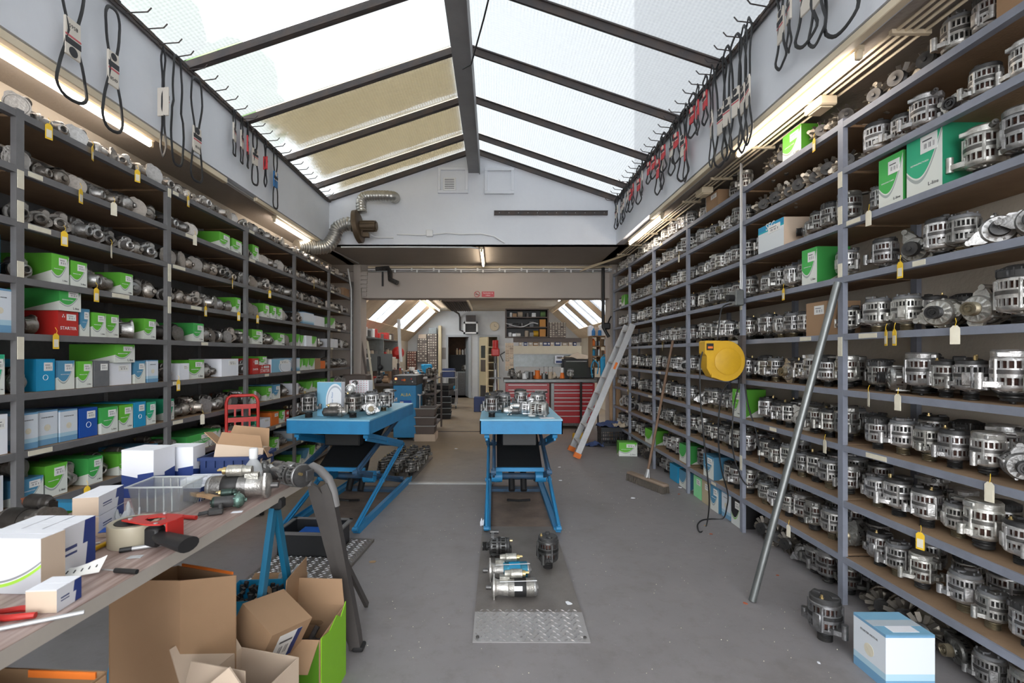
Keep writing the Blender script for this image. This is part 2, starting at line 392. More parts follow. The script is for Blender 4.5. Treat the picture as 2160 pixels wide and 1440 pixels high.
# ---------------------------------------------------------------- mesh builder
class MB:
    def __init__(s):
        s.v = []; s.f = []; s.m = []; s.uv = []; s.cur = 0
    def add(s, vs, fs, uvs=None):
        o = len(s.v)
        s.v += [tuple(x) for x in vs]
        for i, f in enumerate(fs):
            s.f.append(tuple(k + o for k in f)); s.m.append(s.cur)
            s.uv.append(uvs[i] if uvs else None)
        return s
    def tf(s, start, mat):
        for i in range(start, len(s.v)):
            s.v[i] = tuple(mat @ Vector(s.v[i]))
        return s
    def box(s, c, d, rz=0, rot=None, bev=0):
        """c centre, d full size"""
        o = len(s.v)
        hx, hy, hz = d[0] / 2, d[1] / 2, d[2] / 2
        if bev <= 0:
            vs = [(x, y, z) for x in (-hx, hx) for y in (-hy, hy) for z in (-hz, hz)]
            fs = [(0, 1, 3, 2), (4, 6, 7, 5), (0, 4, 5, 1), (2, 3, 7, 6), (0, 2, 6, 4), (1, 5, 7, 3)]
            s.add(vs, fs)
        else:
            b = min(bev, hx * .9, hy * .9, hz * .9)
            idx = {}; vs = []
            for sx in (-1, 1):
                for sy in (-1, 1):
                    for sz in (-1, 1):
                        for a in range(3):
                            p = [sx * (hx - b), sy * (hy - b), sz * (hz - b)]
                            p[a] = (sx * hx, sy * hy, sz * hz)[a]
                            idx[(sx, sy, sz, a)] = len(vs); vs.append(tuple(p))
            fs = []
            for a in range(3):
                o1, o2 = [k for k in range(3) if k != a]
                for sg in (-1, 1):
                    q = []
                    for (p1, p2) in ((-1, -1), (1, -1), (1, 1), (-1, 1)):
                        k = [0, 0, 0]; k[a] = sg; k[o1] = p1; k[o2] = p2
                        q.append(idx[(*k, a)])
                    # orientation
                    flip = (sg == -1) ^ (a == 1)
                    fs.append(tuple(reversed(q)) if flip else tuple(q))
            for a in range(3):
                o1, o2 = [k for k in range(3) if k != a]
                for p1 in (-1, 1):
                    for p2 in (-1, 1):
                        k0 = [0, 0, 0]; k0[a] = -1; k0[o1] = p1; k0[o2] = p2
                        k1 = list(k0); k1[a] = 1
                        q = [idx[(*k0, o1)], idx[(*k1, o1)], idx[(*k1, o2)], idx[(*k0, o2)]]
                        fs.append(tuple(q))
            for sx in (-1, 1):
                for sy in (-1, 1):
                    for sz in (-1, 1):
                        fs.append((idx[(sx, sy, sz, 0)], idx[(sx, sy, sz, 1)], idx[(sx, sy, sz, 2)]))
            # fix winding outward
            out = []
            for f in fs:
                A, B, C = Vector(vs[f[0]]), Vector(vs[f[1]]), Vector(vs[f[2]])
                nrm = (B - A).cross(C - A)
                cc = sum((Vector(vs[i]) for i in f), Vector()) / len(f)
                out.append(f if nrm.dot(cc) > 0 else tuple(reversed(f)))
            s.add(vs, out)
        mt = Matrix.Translation(c)
        if rot is not None:
            mt = mt @ rot.to_4x4()
        elif rz:
            mt = mt @ Matrix.Rotation(rz, 4, 'Z')
        s.tf(o, mt)
        return s
    def cyl(s, p0, p1, r0, r1=None, n=16, cap=True):
        r1 = r0 if r1 is None else r1
        p0, p1 = Vector(p0), Vector(p1)
        q = (p1 - p0).to_track_quat('Z', 'Y')
        vs = []
        for p, r in ((p0, r0), (p1, r1)):
            for i in range(n):
                a = 2 * pi * i / n
                vs.append(p + q @ Vector((r * cos(a), r * sin(a), 0)))
        fs = [(i, (i + 1) % n, n + (i + 1) % n, n + i) for i in range(n)]
        if cap:
            fs.append(tuple(reversed(range(n)))); fs.append(tuple(range(n, 2 * n)))
        return s.add(vs, fs)
    def lathe(s, prof, n=20, mat=None, a0=0, sq=None):
        o = len(s.v)
        vs = []
        for (r, z) in prof:
            for i in range(n):
                a = 2 * pi * i / n + a0
                k = 1.0 if sq is None else sq(a)
                vs.append((r * k * cos(a), r * k * sin(a), z))
        fs = []
        for j in range(len(prof) - 1):
            for i in range(n):
                a, b = j * n + i, j * n + (i + 1) % n
                fs.append((a, b, b + n, a + n))
        if prof[0][0] > 1e-6: fs.append(tuple(reversed(range(n))))
        if prof[-1][0] > 1e-6: fs.append(tuple(range((len(prof) - 1) * n, len(prof) * n)))
        s.add(vs, fs)
        if mat is not None: s.tf(o, mat)
        return s
    def tube(s, pts, r, n=6, closed=False, cap=True, flat=None):
        P = [Vector(p) for p in pts]; m = len(P); vs = []; up = None
        for i, p in enumerate(P):
            if closed: t = P[(i + 1) % m] - P[i - 1]
            else: t = P[min(i + 1, m - 1)] - P[max(i - 1, 0)]
            t = t.normalized() if t.length > 1e-9 else Vector((0, 0, 1))
            if up is None:
                up = Vector((0, 0, 1)) if abs(t.z) < .9 else Vector((1, 0, 0))
            u = (up - t * up.dot(t)).normalized(); w_ = t.cross(u); up = u
            rr = r[i] if isinstance(r, (list, tuple)) else r
            for k in range(n):
                a = 2 * pi * k / n
                ku, kw = (1, 1) if flat is None else flat
                vs.append(p + u * (rr * cos(a) * ku) + w_ * (rr * sin(a) * kw))
        fs = []
        for i in range(m if closed else m - 1):
            for k in range(n):
                a, b = i * n + k, i * n + (k + 1) % n
                c, d = ((i + 1) % m) * n + (k + 1) % n, ((i + 1) % m) * n + k
                fs.append((a, b, c, d))
        if not closed and cap:
            fs.append(tuple(reversed(range(n)))); fs.append(tuple(range((m - 1) * n, m * n)))
        return s.add(vs, fs)
    def prism(s, poly, z0, z1, mat=None):
        o = len(s.v); n = len(poly)
        ar = sum(poly[i][0] * poly[(i + 1) % n][1] - poly[(i + 1) % n][0] * poly[i][1] for i in range(n))
        if ar < 0: poly = list(reversed(poly))
        vs = [(x, y, z0) for x, y in poly] + [(x, y, z1) for x, y in poly]
        fs = [tuple(reversed(range(n))), tuple(range(n, 2 * n))] + [(i, (i + 1) % n, n + (i + 1) % n, n + i) for i in range(n)]
        s.add(vs, fs)
        if mat is not None: s.tf(o, mat)
        return s
    def sph(s, c, r, n=12, m=8, sc=(1, 1, 1)):
        prof = [(max(r * sin(pi * j / m), 0), -r * cos(pi * j / m)) for j in range(m + 1)]
        o = len(s.v); s.lathe(prof, n)
        return s.tf(o, Matrix.Translation(c) @ Matrix.Diagonal((*sc, 1)))
    def mesh(s, name, mats, sharp=38):
        me = bpy.data.meshes.new(name)
        me.from_pydata(s.v, [], s.f)
        for m in mats: me.materials.append(MATS[m])
        if max(s.m, default=0) > 0: me.polygons.foreach_set('material_index', s.m)
        if any(u is not None for u in s.uv):
            ul = me.uv_layers.new(name='UVMap')
            for p in me.polygons:
                u = s.uv[p.index]
                if u:
                    for k, li in enumerate(p.loop_indices): ul.data[li].uv = u[k]
        me.update()
        if sharp:
            me.polygons.foreach_set('use_smooth', [True] * len(me.polygons))
            me.set_sharp_from_angle(angle=R(sharp))
        return me

# ---------------------------------------------------------------- objects
def link(name, data=None, parent=None, loc=None, rot=None, color=None):
    o = bpy.data.objects.new(name, data)
    COL.objects.link(o)
    if parent is not None: o.parent = parent
    if loc is not None: o.location = loc
    if rot is not None: o.rotation_euler = rot
    if color is not None: o.color = (*color, 1)
    return o
def tag(o, label, cat, group=None):
    o['label'] = label; o['category'] = cat
    if group: o['group'] = group
    return o
def thing(name, label, cat, loc=(0, 0, 0), rz=0, group=None, rot=None):
    o = link(name, None, None, loc, rot if rot is not None else (0, 0, rz))
    o.empty_display_size = .05
    return tag(o, label, cat, group)
def part(name, mb, mats, parent, label=None, sharp=38, color=None, **k):
    if isinstance(mats, str): mats = [mats]
    me = mb if isinstance(mb, bpy.types.Mesh) else mb.mesh(name, mats, sharp)
    o = link(name, me, parent, color=color, **k)
    if label: o['label'] = label
    return o
def solo(name, mb, mats, label, cat, loc=(0, 0, 0), rz=0, group=None, rot=None, color=None, sharp=38):
    """a thing that is one mesh"""
    if isinstance(mats, str): mats = [mats]
    me = mb if isinstance(mb, bpy.types.Mesh) else mb.mesh(name, mats, sharp)
    o = link(name, me, None, loc, rot if rot is not None else (0, 0, rz), color)
    return tag(o, label, cat, group)
def struct(name, mb, mats, parent=None, sharp=0):
    if isinstance(mats, str): mats = [mats]
    o = link(name, mb.mesh(name, mats, sharp), parent)
    if parent is None: o['kind'] = 'structure'
    return o
_txt = {}
def text_mesh(body, size, mat='ink', align='CENTER', ext=0.0003):
    k = (body, size, mat, align)
    if k not in _txt:
        cu = bpy.data.curves.new('t', 'FONT'); cu.body = body; cu.size = size; cu.align_x = align; cu.align_y = 'CENTER'
        cu.extrude = ext; cu.resolution_u = 2
        o = bpy.data.objects.new('t', cu); COL.objects.link(o)
        dg = bpy.context.evaluated_depsgraph_get()
        me = bpy.data.meshes.new_from_object(o.evaluated_get(dg))
        me.materials.clear(); me.materials.append(MATS[mat])
        bpy.data.objects.remove(o); _txt[k] = me
    return _txt[k]
def px(x, y, Y):
    return Vector(((x - 1042) * Y / 1000, Y, 1.5 - (y - 748) * Y / 1000))
def onz(x, y, Z):
    Y = (1.5 - Z) * 1000 / (y - 748)
    return Vector(((x - 1042) * Y / 1000, Y, Z))
ORD = ['first', 'second', 'third', 'fourth', 'fifth', 'sixth', 'seventh', 'eighth', 'ninth', 'tenth', 'eleventh', 'twelfth',
       'thirteenth', 'fourteenth', 'fifteenth', 'sixteenth', 'seventeenth', 'eighteenth', 'nineteenth', 'twentieth']
# ================================================================ SETTING
XL, XR = -2.47, 1.83          # faces of the fascia beams under the roof
ZC, ZE, ZA = 3.15, 3.80, 4.55 # soffit, eaves, apex
XA = -.30
YG, YL, YB = 7.1, 8.7, 16.5   # gable, lintel, back wall
YF = -3.2
WL, WR = -2.98, 2.64
DL, DR = -2.44, 2.10          # shelf fronts

b = MB(); b.box((0, 5.5, -.05), (9, 24, .1)); struct('floor', b, 'floorpaint')
b = MB(); b.box((WL - .1, 2.85, 1.6), (.2, 12.1, 3.2)); struct('wall_left', b, 'plaster_beige')
b = MB(); b.box((WR + .1, 2.85, 1.6), (.2, 12.1, 3.2)); struct('wall_right', b, 'plaster_beige')
b = MB()
b.box((-2.85, YF - .1, 1.9), (.5, .2, 3.8)); b.box((2.5, YF - .1, 1.9), (.5, .2, 3.8)); b.box((-.25, YF - .1, 3.6), (5.4, .2, .4))
b.prism([(XL, 3.8), (XR, 3.8), (XA, 4.5)], 0, .2, Matrix.Translation((0, YF, 0)) @ Matrix.Rotation(R(90), 4, 'X'))
struct('wall_front', b, 'plaster')
# flat soffits and roof upstands
b = MB()
b.box(((WL + XL) / 2 - .11, (YF + YL) / 2, ZC + .06), (XL - WL + .1 - .02, YL - YF, .12))
b.box(((WR + XR) / 2 + .11, (YF + YL) / 2, ZC + .06), (WR - XR + .1 - .02, YL - YF, .12))
b.box(((XL + XR) / 2, (YG + YL) / 2 + .165, ZC + .06), (XR - XL + .4, YL - YG + .3, .12))
struct('ceiling', b, 'soffit')
b = MB(); b.box((XL - .06, (YF + YG) / 2, (ZC + ZE) / 2), (.12, YG - YF, ZE - ZC)); struct('trim_1', b, 'plaster')
b = MB(); b.box((XR + .06, (YF + YG) / 2, (ZC + ZE) / 2), (.12, YG - YF, ZE - ZC)); struct('trim_2', b, 'plaster')
RY = Matrix.Rotation(R(90), 4, 'X')
b = MB(); b.prism([(XL - .1, ZC), (XR + .1, ZC), (XR + .1, ZE - .02), (XA, ZA), (XL - .1, ZE - .02)], 0, .15, Matrix.Translation((0, YG + .15, 0)) @ RY)
struct('wall_back', b, 'plaster')
# roof: glazing bars and ribbed panes
import_bars = [-.75 + .9 * i for i in range(0, 0)]
bars = [-2.42, -1.52, -.62, .28, 1.18, 2.06, 2.95, 3.82, 4.70, 5.62, 6.55, YG]
def slope(side):
    xe = XL - .08 if side < 0 else XR + .08
    a = Vector((xe, 0, ZE)); c = Vector((XA, 0, ZA))
    return a, c
for side, wn in ((-1, 'window_1'), (1, 'window_2')):
    a, c = slope(side)
    root = link(wn, None); root['kind'] = 'structure'
    d = (c - a); L = d.length; ang = math.atan2(d.z, d.x)
    for i in range(len(bars) - 1):
        y0, y1 = bars[i], bars[i + 1]
        mb = MB(); mb.box((L / 2, (y1 - y0) / 2, 0), (L, y1 - y0 - .03, .008))
        o = part('pane', mb, 'roofpane', root, sharp=0)
        o.location = (a.x, y0, a.z + .045); o.rotation_euler = (0, -ang, 0)
    mb = MB(); mb.box((L / 2, 0, 0), (L, .022, .075)); mb.box((L / 2, 0, -.03), (L, .055, .012)); me = mb.mesh('glazing_bar', ['dark_iron'], 0)
    for y in bars:
        o = part('glazing_bar', me, None, root); o.location = (a.x, min(y, YG - .03), a.z - .005); o.rotation_euler = (0, -ang, 0)
b = MB(); b.box((XA, (YF + YG) / 2 + .02, ZA - .20), (.165, YG - YF, .26)); b.box((XA + .085, (YF + YG) / 2 + .02, ZA - .20), (.012, YG - YF, .30))
struct('ridge_beam', b, 'ridge_paint')
# grimy eave ledges
for nm, x in (('trim_3', XL + .015), ('trim_4', XR - .015)):
    b = MB(); random.seed(5)
    y = YF
    while y < YG - .02:
        l = random.uniform(.05, .14); hh = random.uniform(.018, .034)
        b.box((x, y + l / 2, ZE - .008), (.03 + random.uniform(0, .012), l, hh)); y += l
    struct(nm, b, 'eave_grime')
# rear lintel over the opening, with piers
b = MB(); b.box((-.17, YL + .17, 2.79), (4.66, .34, .50)); struct('trim_5', b, 'lintel')
b = MB(); b.box((-.17, YL + .13, 3.10), (5.7, .26, .14)); struct('trim_6', b, 'soffit')
b = MB(); b.box((-2.50, YL + .15, 1.575), (.14, .38, 3.15), bev=.008); b.box((-2.8, YL + .2, 1.575), (.5, .3, 3.15))
for k in range(6): b.box((-2.42 + .012 * (5 - k), YL - .02, 2.60 + k * .075), (.06 + .03 * k, .05, .055))
struct('trim_7', b, 'lintel')
b = MB(); b.box((2.19, YL + .15, 1.575), (.14, .38, 3.15), bev=.008); b.box((2.5, YL + .2, 1.575), (.5, .3, 3.15))
struct('trim_8', b, 'lintel')

# ---------------------------------------------------------------- rear workshop shell
b = MB(); b.box((-3.1, 12.9, 1.0), (.2, 7.4, 2.0)); struct('wall_rear_left', b, 'backbeige')
b = MB(); b.box((3.1, 12.9, 1.05), (.2, 7.4, 2.1)); struct('wall_rear_right', b, 'backbeige')
b = MB()
D0, D1, DH = -1.60, -.86, 2.12     # left door opening
E0, E1 = -.50, .12                 # second doorway
def wq(x0, x1, z0, z1): b.box(((x0 + x1) / 2, YB + .1, (z0 + z1) / 2), (x1 - x0, .2, z1 - z0))
wq(-3.2, D0, 0, 3.3); wq(D0, D1, DH, 3.3); wq(D1, E0, 0, 3.3); wq(E0, E1, DH, 3.3); wq(E1, 3.2, 0, 3.3)
struct('wall_rear', b, 'backwall')
b = MB(); b.box((0, 12.85, 3.08), (4.0, 7.3, .12)); struct('ceiling_rear', b, 'backbeige')
# sloped side roofs with windows
def side_slope(sgn, xt, zt, xb, zb, wins, nm, panels):
    d = Vector((xb - xt, 0, zb - zt)); L = d.length; ang = math.atan2(-d.z, d.x)
    root = link(nm, None); root['kind'] = 'structure'; root.location = (xt, 0, zt); root.rotation_euler = (0, ang, 0)
    ys = 9.05; ye = YB
    sd = 1
    def slab(y0, y1, u0, u1, mat='insul', name='panel', th=.05, dz=0):
        mb = MB(); mb.box(((u0 + u1) / 2, (y0 + y1) / 2, dz), (u1 - u0, y1 - y0, th)); return part(name, mb, mat, root, sharp=0)
    u0, u1 = .12, L * .64
    slab(ys, ye, L * .64 + .01, L, name='panel'); slab(ys, ye, 0, .11, name='panel')
    y = ys
    for (a_, c_) in wins:
        if a_ > y + .02:
            k = max(1, int((a_ - y) / .9)); st = (a_ - y) / k
            for i in range(k): slab(y + i * st + .012, y + (i + 1) * st - .012, u0, u1)
        slab(a_ + .05, c_ - .05, u0 + .03, u1 - .03, 'sidepane', 'pane', .01)
        for yy in (a_, (a_ + c_) / 2, c_):
            slab(yy - .02, yy + .02, u0, u1, 'doorgrey', 'window_bar', .07)
        y = c_
    if y < ye - .05: slab(y + .01, ye, u0, u1)
side_slope(-1, -1.9, 3.04, -3.15, 1.85, [(10.1, 11.3), (12.6, 13.9), (14.5, 15.9)], 'window_3', 0)
side_slope(1, 1.95, 3.04, 3.15, 1.95, [(9.5, 11.0), (11.6, 13.0), (13.6, 15.0)], 'window_4', 0)
# door frames and doors
for nm, x0, x1 in (('door_frame', D0, D1), ('door_frame', E0, E1)):
    b = MB()
    for x in (x0 - .03, x1 + .03): b.box((x, YB - .01, DH / 2), (.07, .1, DH))
    b.box(((x0 + x1) / 2, YB - .01, DH + .035), (x1 - x0 + .13, .1, .07))
    o = struct(nm, b, 'doorgrey')
r = link('door_1', None); r['kind'] = 'structure'; r.location = (D1, YB - .04, 0); r.rotation_euler = (0, 0, R(-78))
mb = MB(); mb.box((-.37 + .0, 0, DH / 2), (.70, .045, DH - .04)); part('door_leaf', mb, 'doorgrey', r)
mb = MB(); mb.box((-.64, -.045, 1.05), (.05, .04, .16)); mb.cyl((-.64, -.03, 1.05), (-.54, -.07, 1.05), .012); part('door_handle', mb, 'alu', r)
r = link('door_2', None); r['kind'] = 'structure'; r.location = (E0, YB - .04, 0); r.rotation_euler = (0, 0, R(-62))
mb = MB(); mb.box((.33, 0, DH / 2), (.62, .045, DH - .04)); part('door_leaf', mb, 'dooryellow', r)
mb = MB(); mb.box((.33, -.03, 1.6), (.30, .012, .42)); part('door_window', mb, 'ovenglass', r)
mb = MB(); mb.box((.33, -.03, 1.13), (.34, .012, .40)); part('poster', mb, 'cabinetdark', r)
mb = MB(); mb.box((.33, -.03, .25), (.40, .012, .42)); part('kick_plate', mb, 'steel', r)
# the small rooms seen through the two doorways
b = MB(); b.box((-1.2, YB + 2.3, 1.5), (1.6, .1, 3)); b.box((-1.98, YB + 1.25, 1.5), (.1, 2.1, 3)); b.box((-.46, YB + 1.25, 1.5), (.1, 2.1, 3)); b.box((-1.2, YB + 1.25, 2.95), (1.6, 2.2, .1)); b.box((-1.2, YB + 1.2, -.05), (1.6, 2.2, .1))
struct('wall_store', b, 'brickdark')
b = MB(); b.box((.1, YB + 2.3, 1.5), (1.2, .1, 3)); b.box((.7, YB + 1.25, 1.5), (.1, 2.1, 3)); b.box((.1, YB + 1.25, 2.95), (1.2, 2.2, .1)); b.box((.1, YB + 1.2, -.05), (1.2, 2.2, .1))
struct('wall_office', b, 'creamlight')
# threshold strips in the floor
b = MB(); b.box((-.50, 5.52, .006), (.98, .075, .012), bev=.003); struct('trim_9', b, 'alu')
b = MB(); b.box((-.35, 9.25, .004), (1.7, .04, .008)); struct('trim_10', b, 'dark_iron')
# street side and outdoors seen through the roof
b = MB(); b.box((8.7, 3, 6), (10, 19, 12)); struct('neighbour_building', b, 'neighbour')
b = MB(); b.box((0, -14, -.12), (40, 20, .2)); struct('yard', b, 'concrete')
b = MB(); random.seed(3)
for k in range(26):
    b.sph((random.uniform(-2.2, 2.2), random.uniform(-1.6, 1.6), random.uniform(-1.3, 1.5)), random.uniform(.5, .95), 8, 6)
tr = thing('tree', 'green leafy tree standing beyond the left roof panes', 'tree', (-8.5, 12.0, 0))
part('crown', b, 'leafgreen', tr, loc=(0, 0, 8.2))
mb = MB(); mb.cyl((0, 0, 0), (0, 0, 7.4), .22, .14, 10); part('trunk', mb, 'trunk', tr)

# ---------------------------------------------------------------- beige shade cloths above the left panes
a, c = slope(-1); dd = c - a; LL = dd.length
def cloth(y0, y1, u_edge, label, seed):
    random.seed(seed); mb = MB(); n = 16
    top = LL - .12
    lo = [u_edge[0] + (u_edge[1] - u_edge[0]) * i / n + .05 * sin(i * 1.9 + seed) + random.uniform(-.03, .03) for i in range(n + 1)]
    vs = []; fs = []
    for i in range(n + 1):
        y = y0 + (y1 - y0) * i / n
        for k in range(9):
            u = lo[i] + (top - lo[i]) * k / 8
            h = .085 + .008 * sin(u * 9 + i) + .006 * sin(i * 1.3)
            p = a + dd.normalized() * u
            vs.append((p.x - .30 * h, y, p.z + h))
    for i in range(n):
        for k in range(8):
            q = i * 9 + k; fs.append((q, q + 1, q + 10, q + 9))
    m = len(vs); vs += [(x, y, z + .004) for x, y, z in vs]; fs += [tuple(reversed([i + m for i in f])) for f in fs]
    mb.add(vs, fs)
    solo('shade_cloth', mb, 'shadecloth', label, 'cloth', group='cloths over the left roof panes', sharp=60)
cloth(4.76, 5.60, (.16, .30), 'beige shade cloth over the left roof pane, nearest of three', 1)
cloth(5.66, 6.53, (.30, .22), 'beige shade cloth over the left roof pane, middle of three', 2)
cloth(6.59, 7.08, (.45, .25), 'beige shade cloth over the left roof pane, beside the gable', 3)
# ================================================================ RACKS
LUP = [1.28, 2.435, 3.552, 4.674, 5.81, 7.03, 8.2]
RUP = [1.74, 2.865, 4.015, 5.147, 6.25, 7.368, 8.34]
LLV = [.10, .42, .71, 1.00, 1.30, 1.61, 1.90, 2.19, 2.465, 2.75]
RLV = [.02, .29, .625, .958, 1.29, 1.625, 1.97, 2.295, 2.62, 2.90]
DEP = .46
def rack(side, ups, lvs, xf, railm, label):
    sg = -1 if side == 'L' else 1
    root = thing('shelving_rack', label, 'shelving', (xf, ups[0], 0))
    uw = .042
    H = lvs[-1] + (.01 if side == 'L' else .02)
    for i, y in enumerate(ups):
        for xx in (sg * .008, sg * (DEP - .01)):
            mb = MB(); mb.box((xx, y - ups[0], H / 2), (.03, uw, H)); mb.box((xx + sg * .016, y - ups[0] + uw / 2 - .002, H / 2), (.03, .005, H))
            o = part('upright', mb, railm if i < 4 else 'rail_dim' if side == 'L' else railm, root, sharp=0)
    for i in range(len(ups) - 1):
        y0, y1 = ups[i] - ups[0] + uw / 2, ups[i + 1] - ups[0] - uw / 2
        for z in lvs:
            if z > .05:
                mb = MB(); mb.box((sg * DEP / 2, (y0 + y1) / 2, z - .008), (DEP - .02, y1 - y0, .014))
                part('shelf_board', mb, 'chipboard', root, sharp=0)
                mb = MB(); mb.box((0, (y0 + y1) / 2, z - .018), (.012, y1 - y0, .036)); mb.box((sg * .018, (y0 + y1) / 2, z - .034), (.03, y1 - y0, .004))
                r = part('shelf_rail', mb, railm if i < 4 else 'rail_dim' if side == 'L' else railm, root, sharp=0)
                random.seed(int(z * 1000) + i * 7 + (3 if side == 'L' else 0))
                if random.random() < (.75 if side == 'L' else .35):
                    w_ = random.uniform(.05, .15); yy = y0 + .02 + (0 if random.random() < .6 else random.uniform(.1, .8))
                    if i == 0 and side == 'R': yy = y1 - random.uniform(.1, .6)
                    mb = MB(); mb.box((-sg * .0075, yy + w_ / 2, z - .018), (.002, w_, .026)); part('price_strip', mb, 'creamtag', r, label='cream paper strip', sharp=0)
    # cream stickers on the front faces of some posts
    for i, y in enumerate(ups):
        random.seed(i + 50)
        for z in (random.sample(lvs[2:], 4) if i < 3 else []):
            z = z + random.uniform(-.1, .05)
            mb = MB(); mb.box((-sg * .009, y - ups[0], z), (.003, uw * .8, random.uniform(.05, .13))); part('post_sticker', mb, 'creamtag', root, label='cream sticker', sharp=0)
    return root
rack('L', LUP, LLV, DL, 'rail_grey', 'tall grey steel shelving full of starter motors along the left wall')
rack('R', RUP, RLV, DR, 'rail_blue', 'tall blue-grey steel shelving full of alternators along the right wall')
# dark back sheets of both racks
for nm, x, y0, y1, m_ in (('trim_11', DL - DEP - .012, LUP[0], LUP[-1], 'greyplastic'), ('trim_12', DR + DEP + .012, RUP[0], RUP[-1], 'plaster_beige')):
    b = MB(); b.box((x, (y0 + y1) / 2, 1.38), (.008, y1 - y0, 2.72)); struct(nm, b, m_)

# ================================================================ ALTERNATORS (axis z, pulley down, base z=0)
def bars(mb, n, r, z0, z1, w, t, a0=0, skip=()):
    for k in range(n):
        if k in skip: continue
        a = 2 * pi * k / n + a0
        mb.box((r * cos(a), r * sin(a), (z0 + z1) / 2), (t, w, z1 - z0), rz=a)
def ear(mb, a, z0, z1, rb, L, w0=.030, w1=.014, boss=.013, zb=None):
    o = len(mb.v)
    mb.prism([(rb - .02, -w0), (rb + .004, -w0), (L - .004, -w1), (L + w1 * .8, 0), (L - .004, w1), (rb + .004, w0), (rb - .02, w0)], z0, z1)
    zb = zb or (z0 - .004, z1 + .018)
    mb.cyl((L, 0, zb[0]), (L, 0, zb[1]), boss, n=10)
    mb.tf(o, Matrix.Rotation(a, 4, 'Z'))
def pulley(kind):
    mb = MB()
    if kind == 'rib':
        pr = [(0, .006), (.008, .006), (.009, .0), (.012, .0), (.013, .008), (.020, .008), (.023, .001), (.030, .001)]
        for k in range(5): pr += [(.030, .004 + k * .0055), (.0265, .0065 + k * .0055)]
        pr += [(.031, .031), (.031, .035), (.012, .037), (.012, .046), (0, .046)]
        mb.lathe(pr, 18)
    elif kind == 'big':
        pr = [(0, 0), (.010, 0), (.010, .006), (.022, .008), (.034, .008), (.036, .012), (.031, .018), (.036, .024), (.036, .028), (.031, .032), (.036, .036), (.034, .040), (.013, .041), (.013, .046), (0, .046)]
        mb.lathe(pr, 20)
    else:
        pr = [(0, -.004), (.009, -.004), (.009, .004), (.014, .006), (.036, .004), (.038, .008), (.026, .018), (.038, .028), (.036, .032), (.014, .034), (.014, .046), (0, .046)]
        mb.lathe(pr, 20)
    return mb
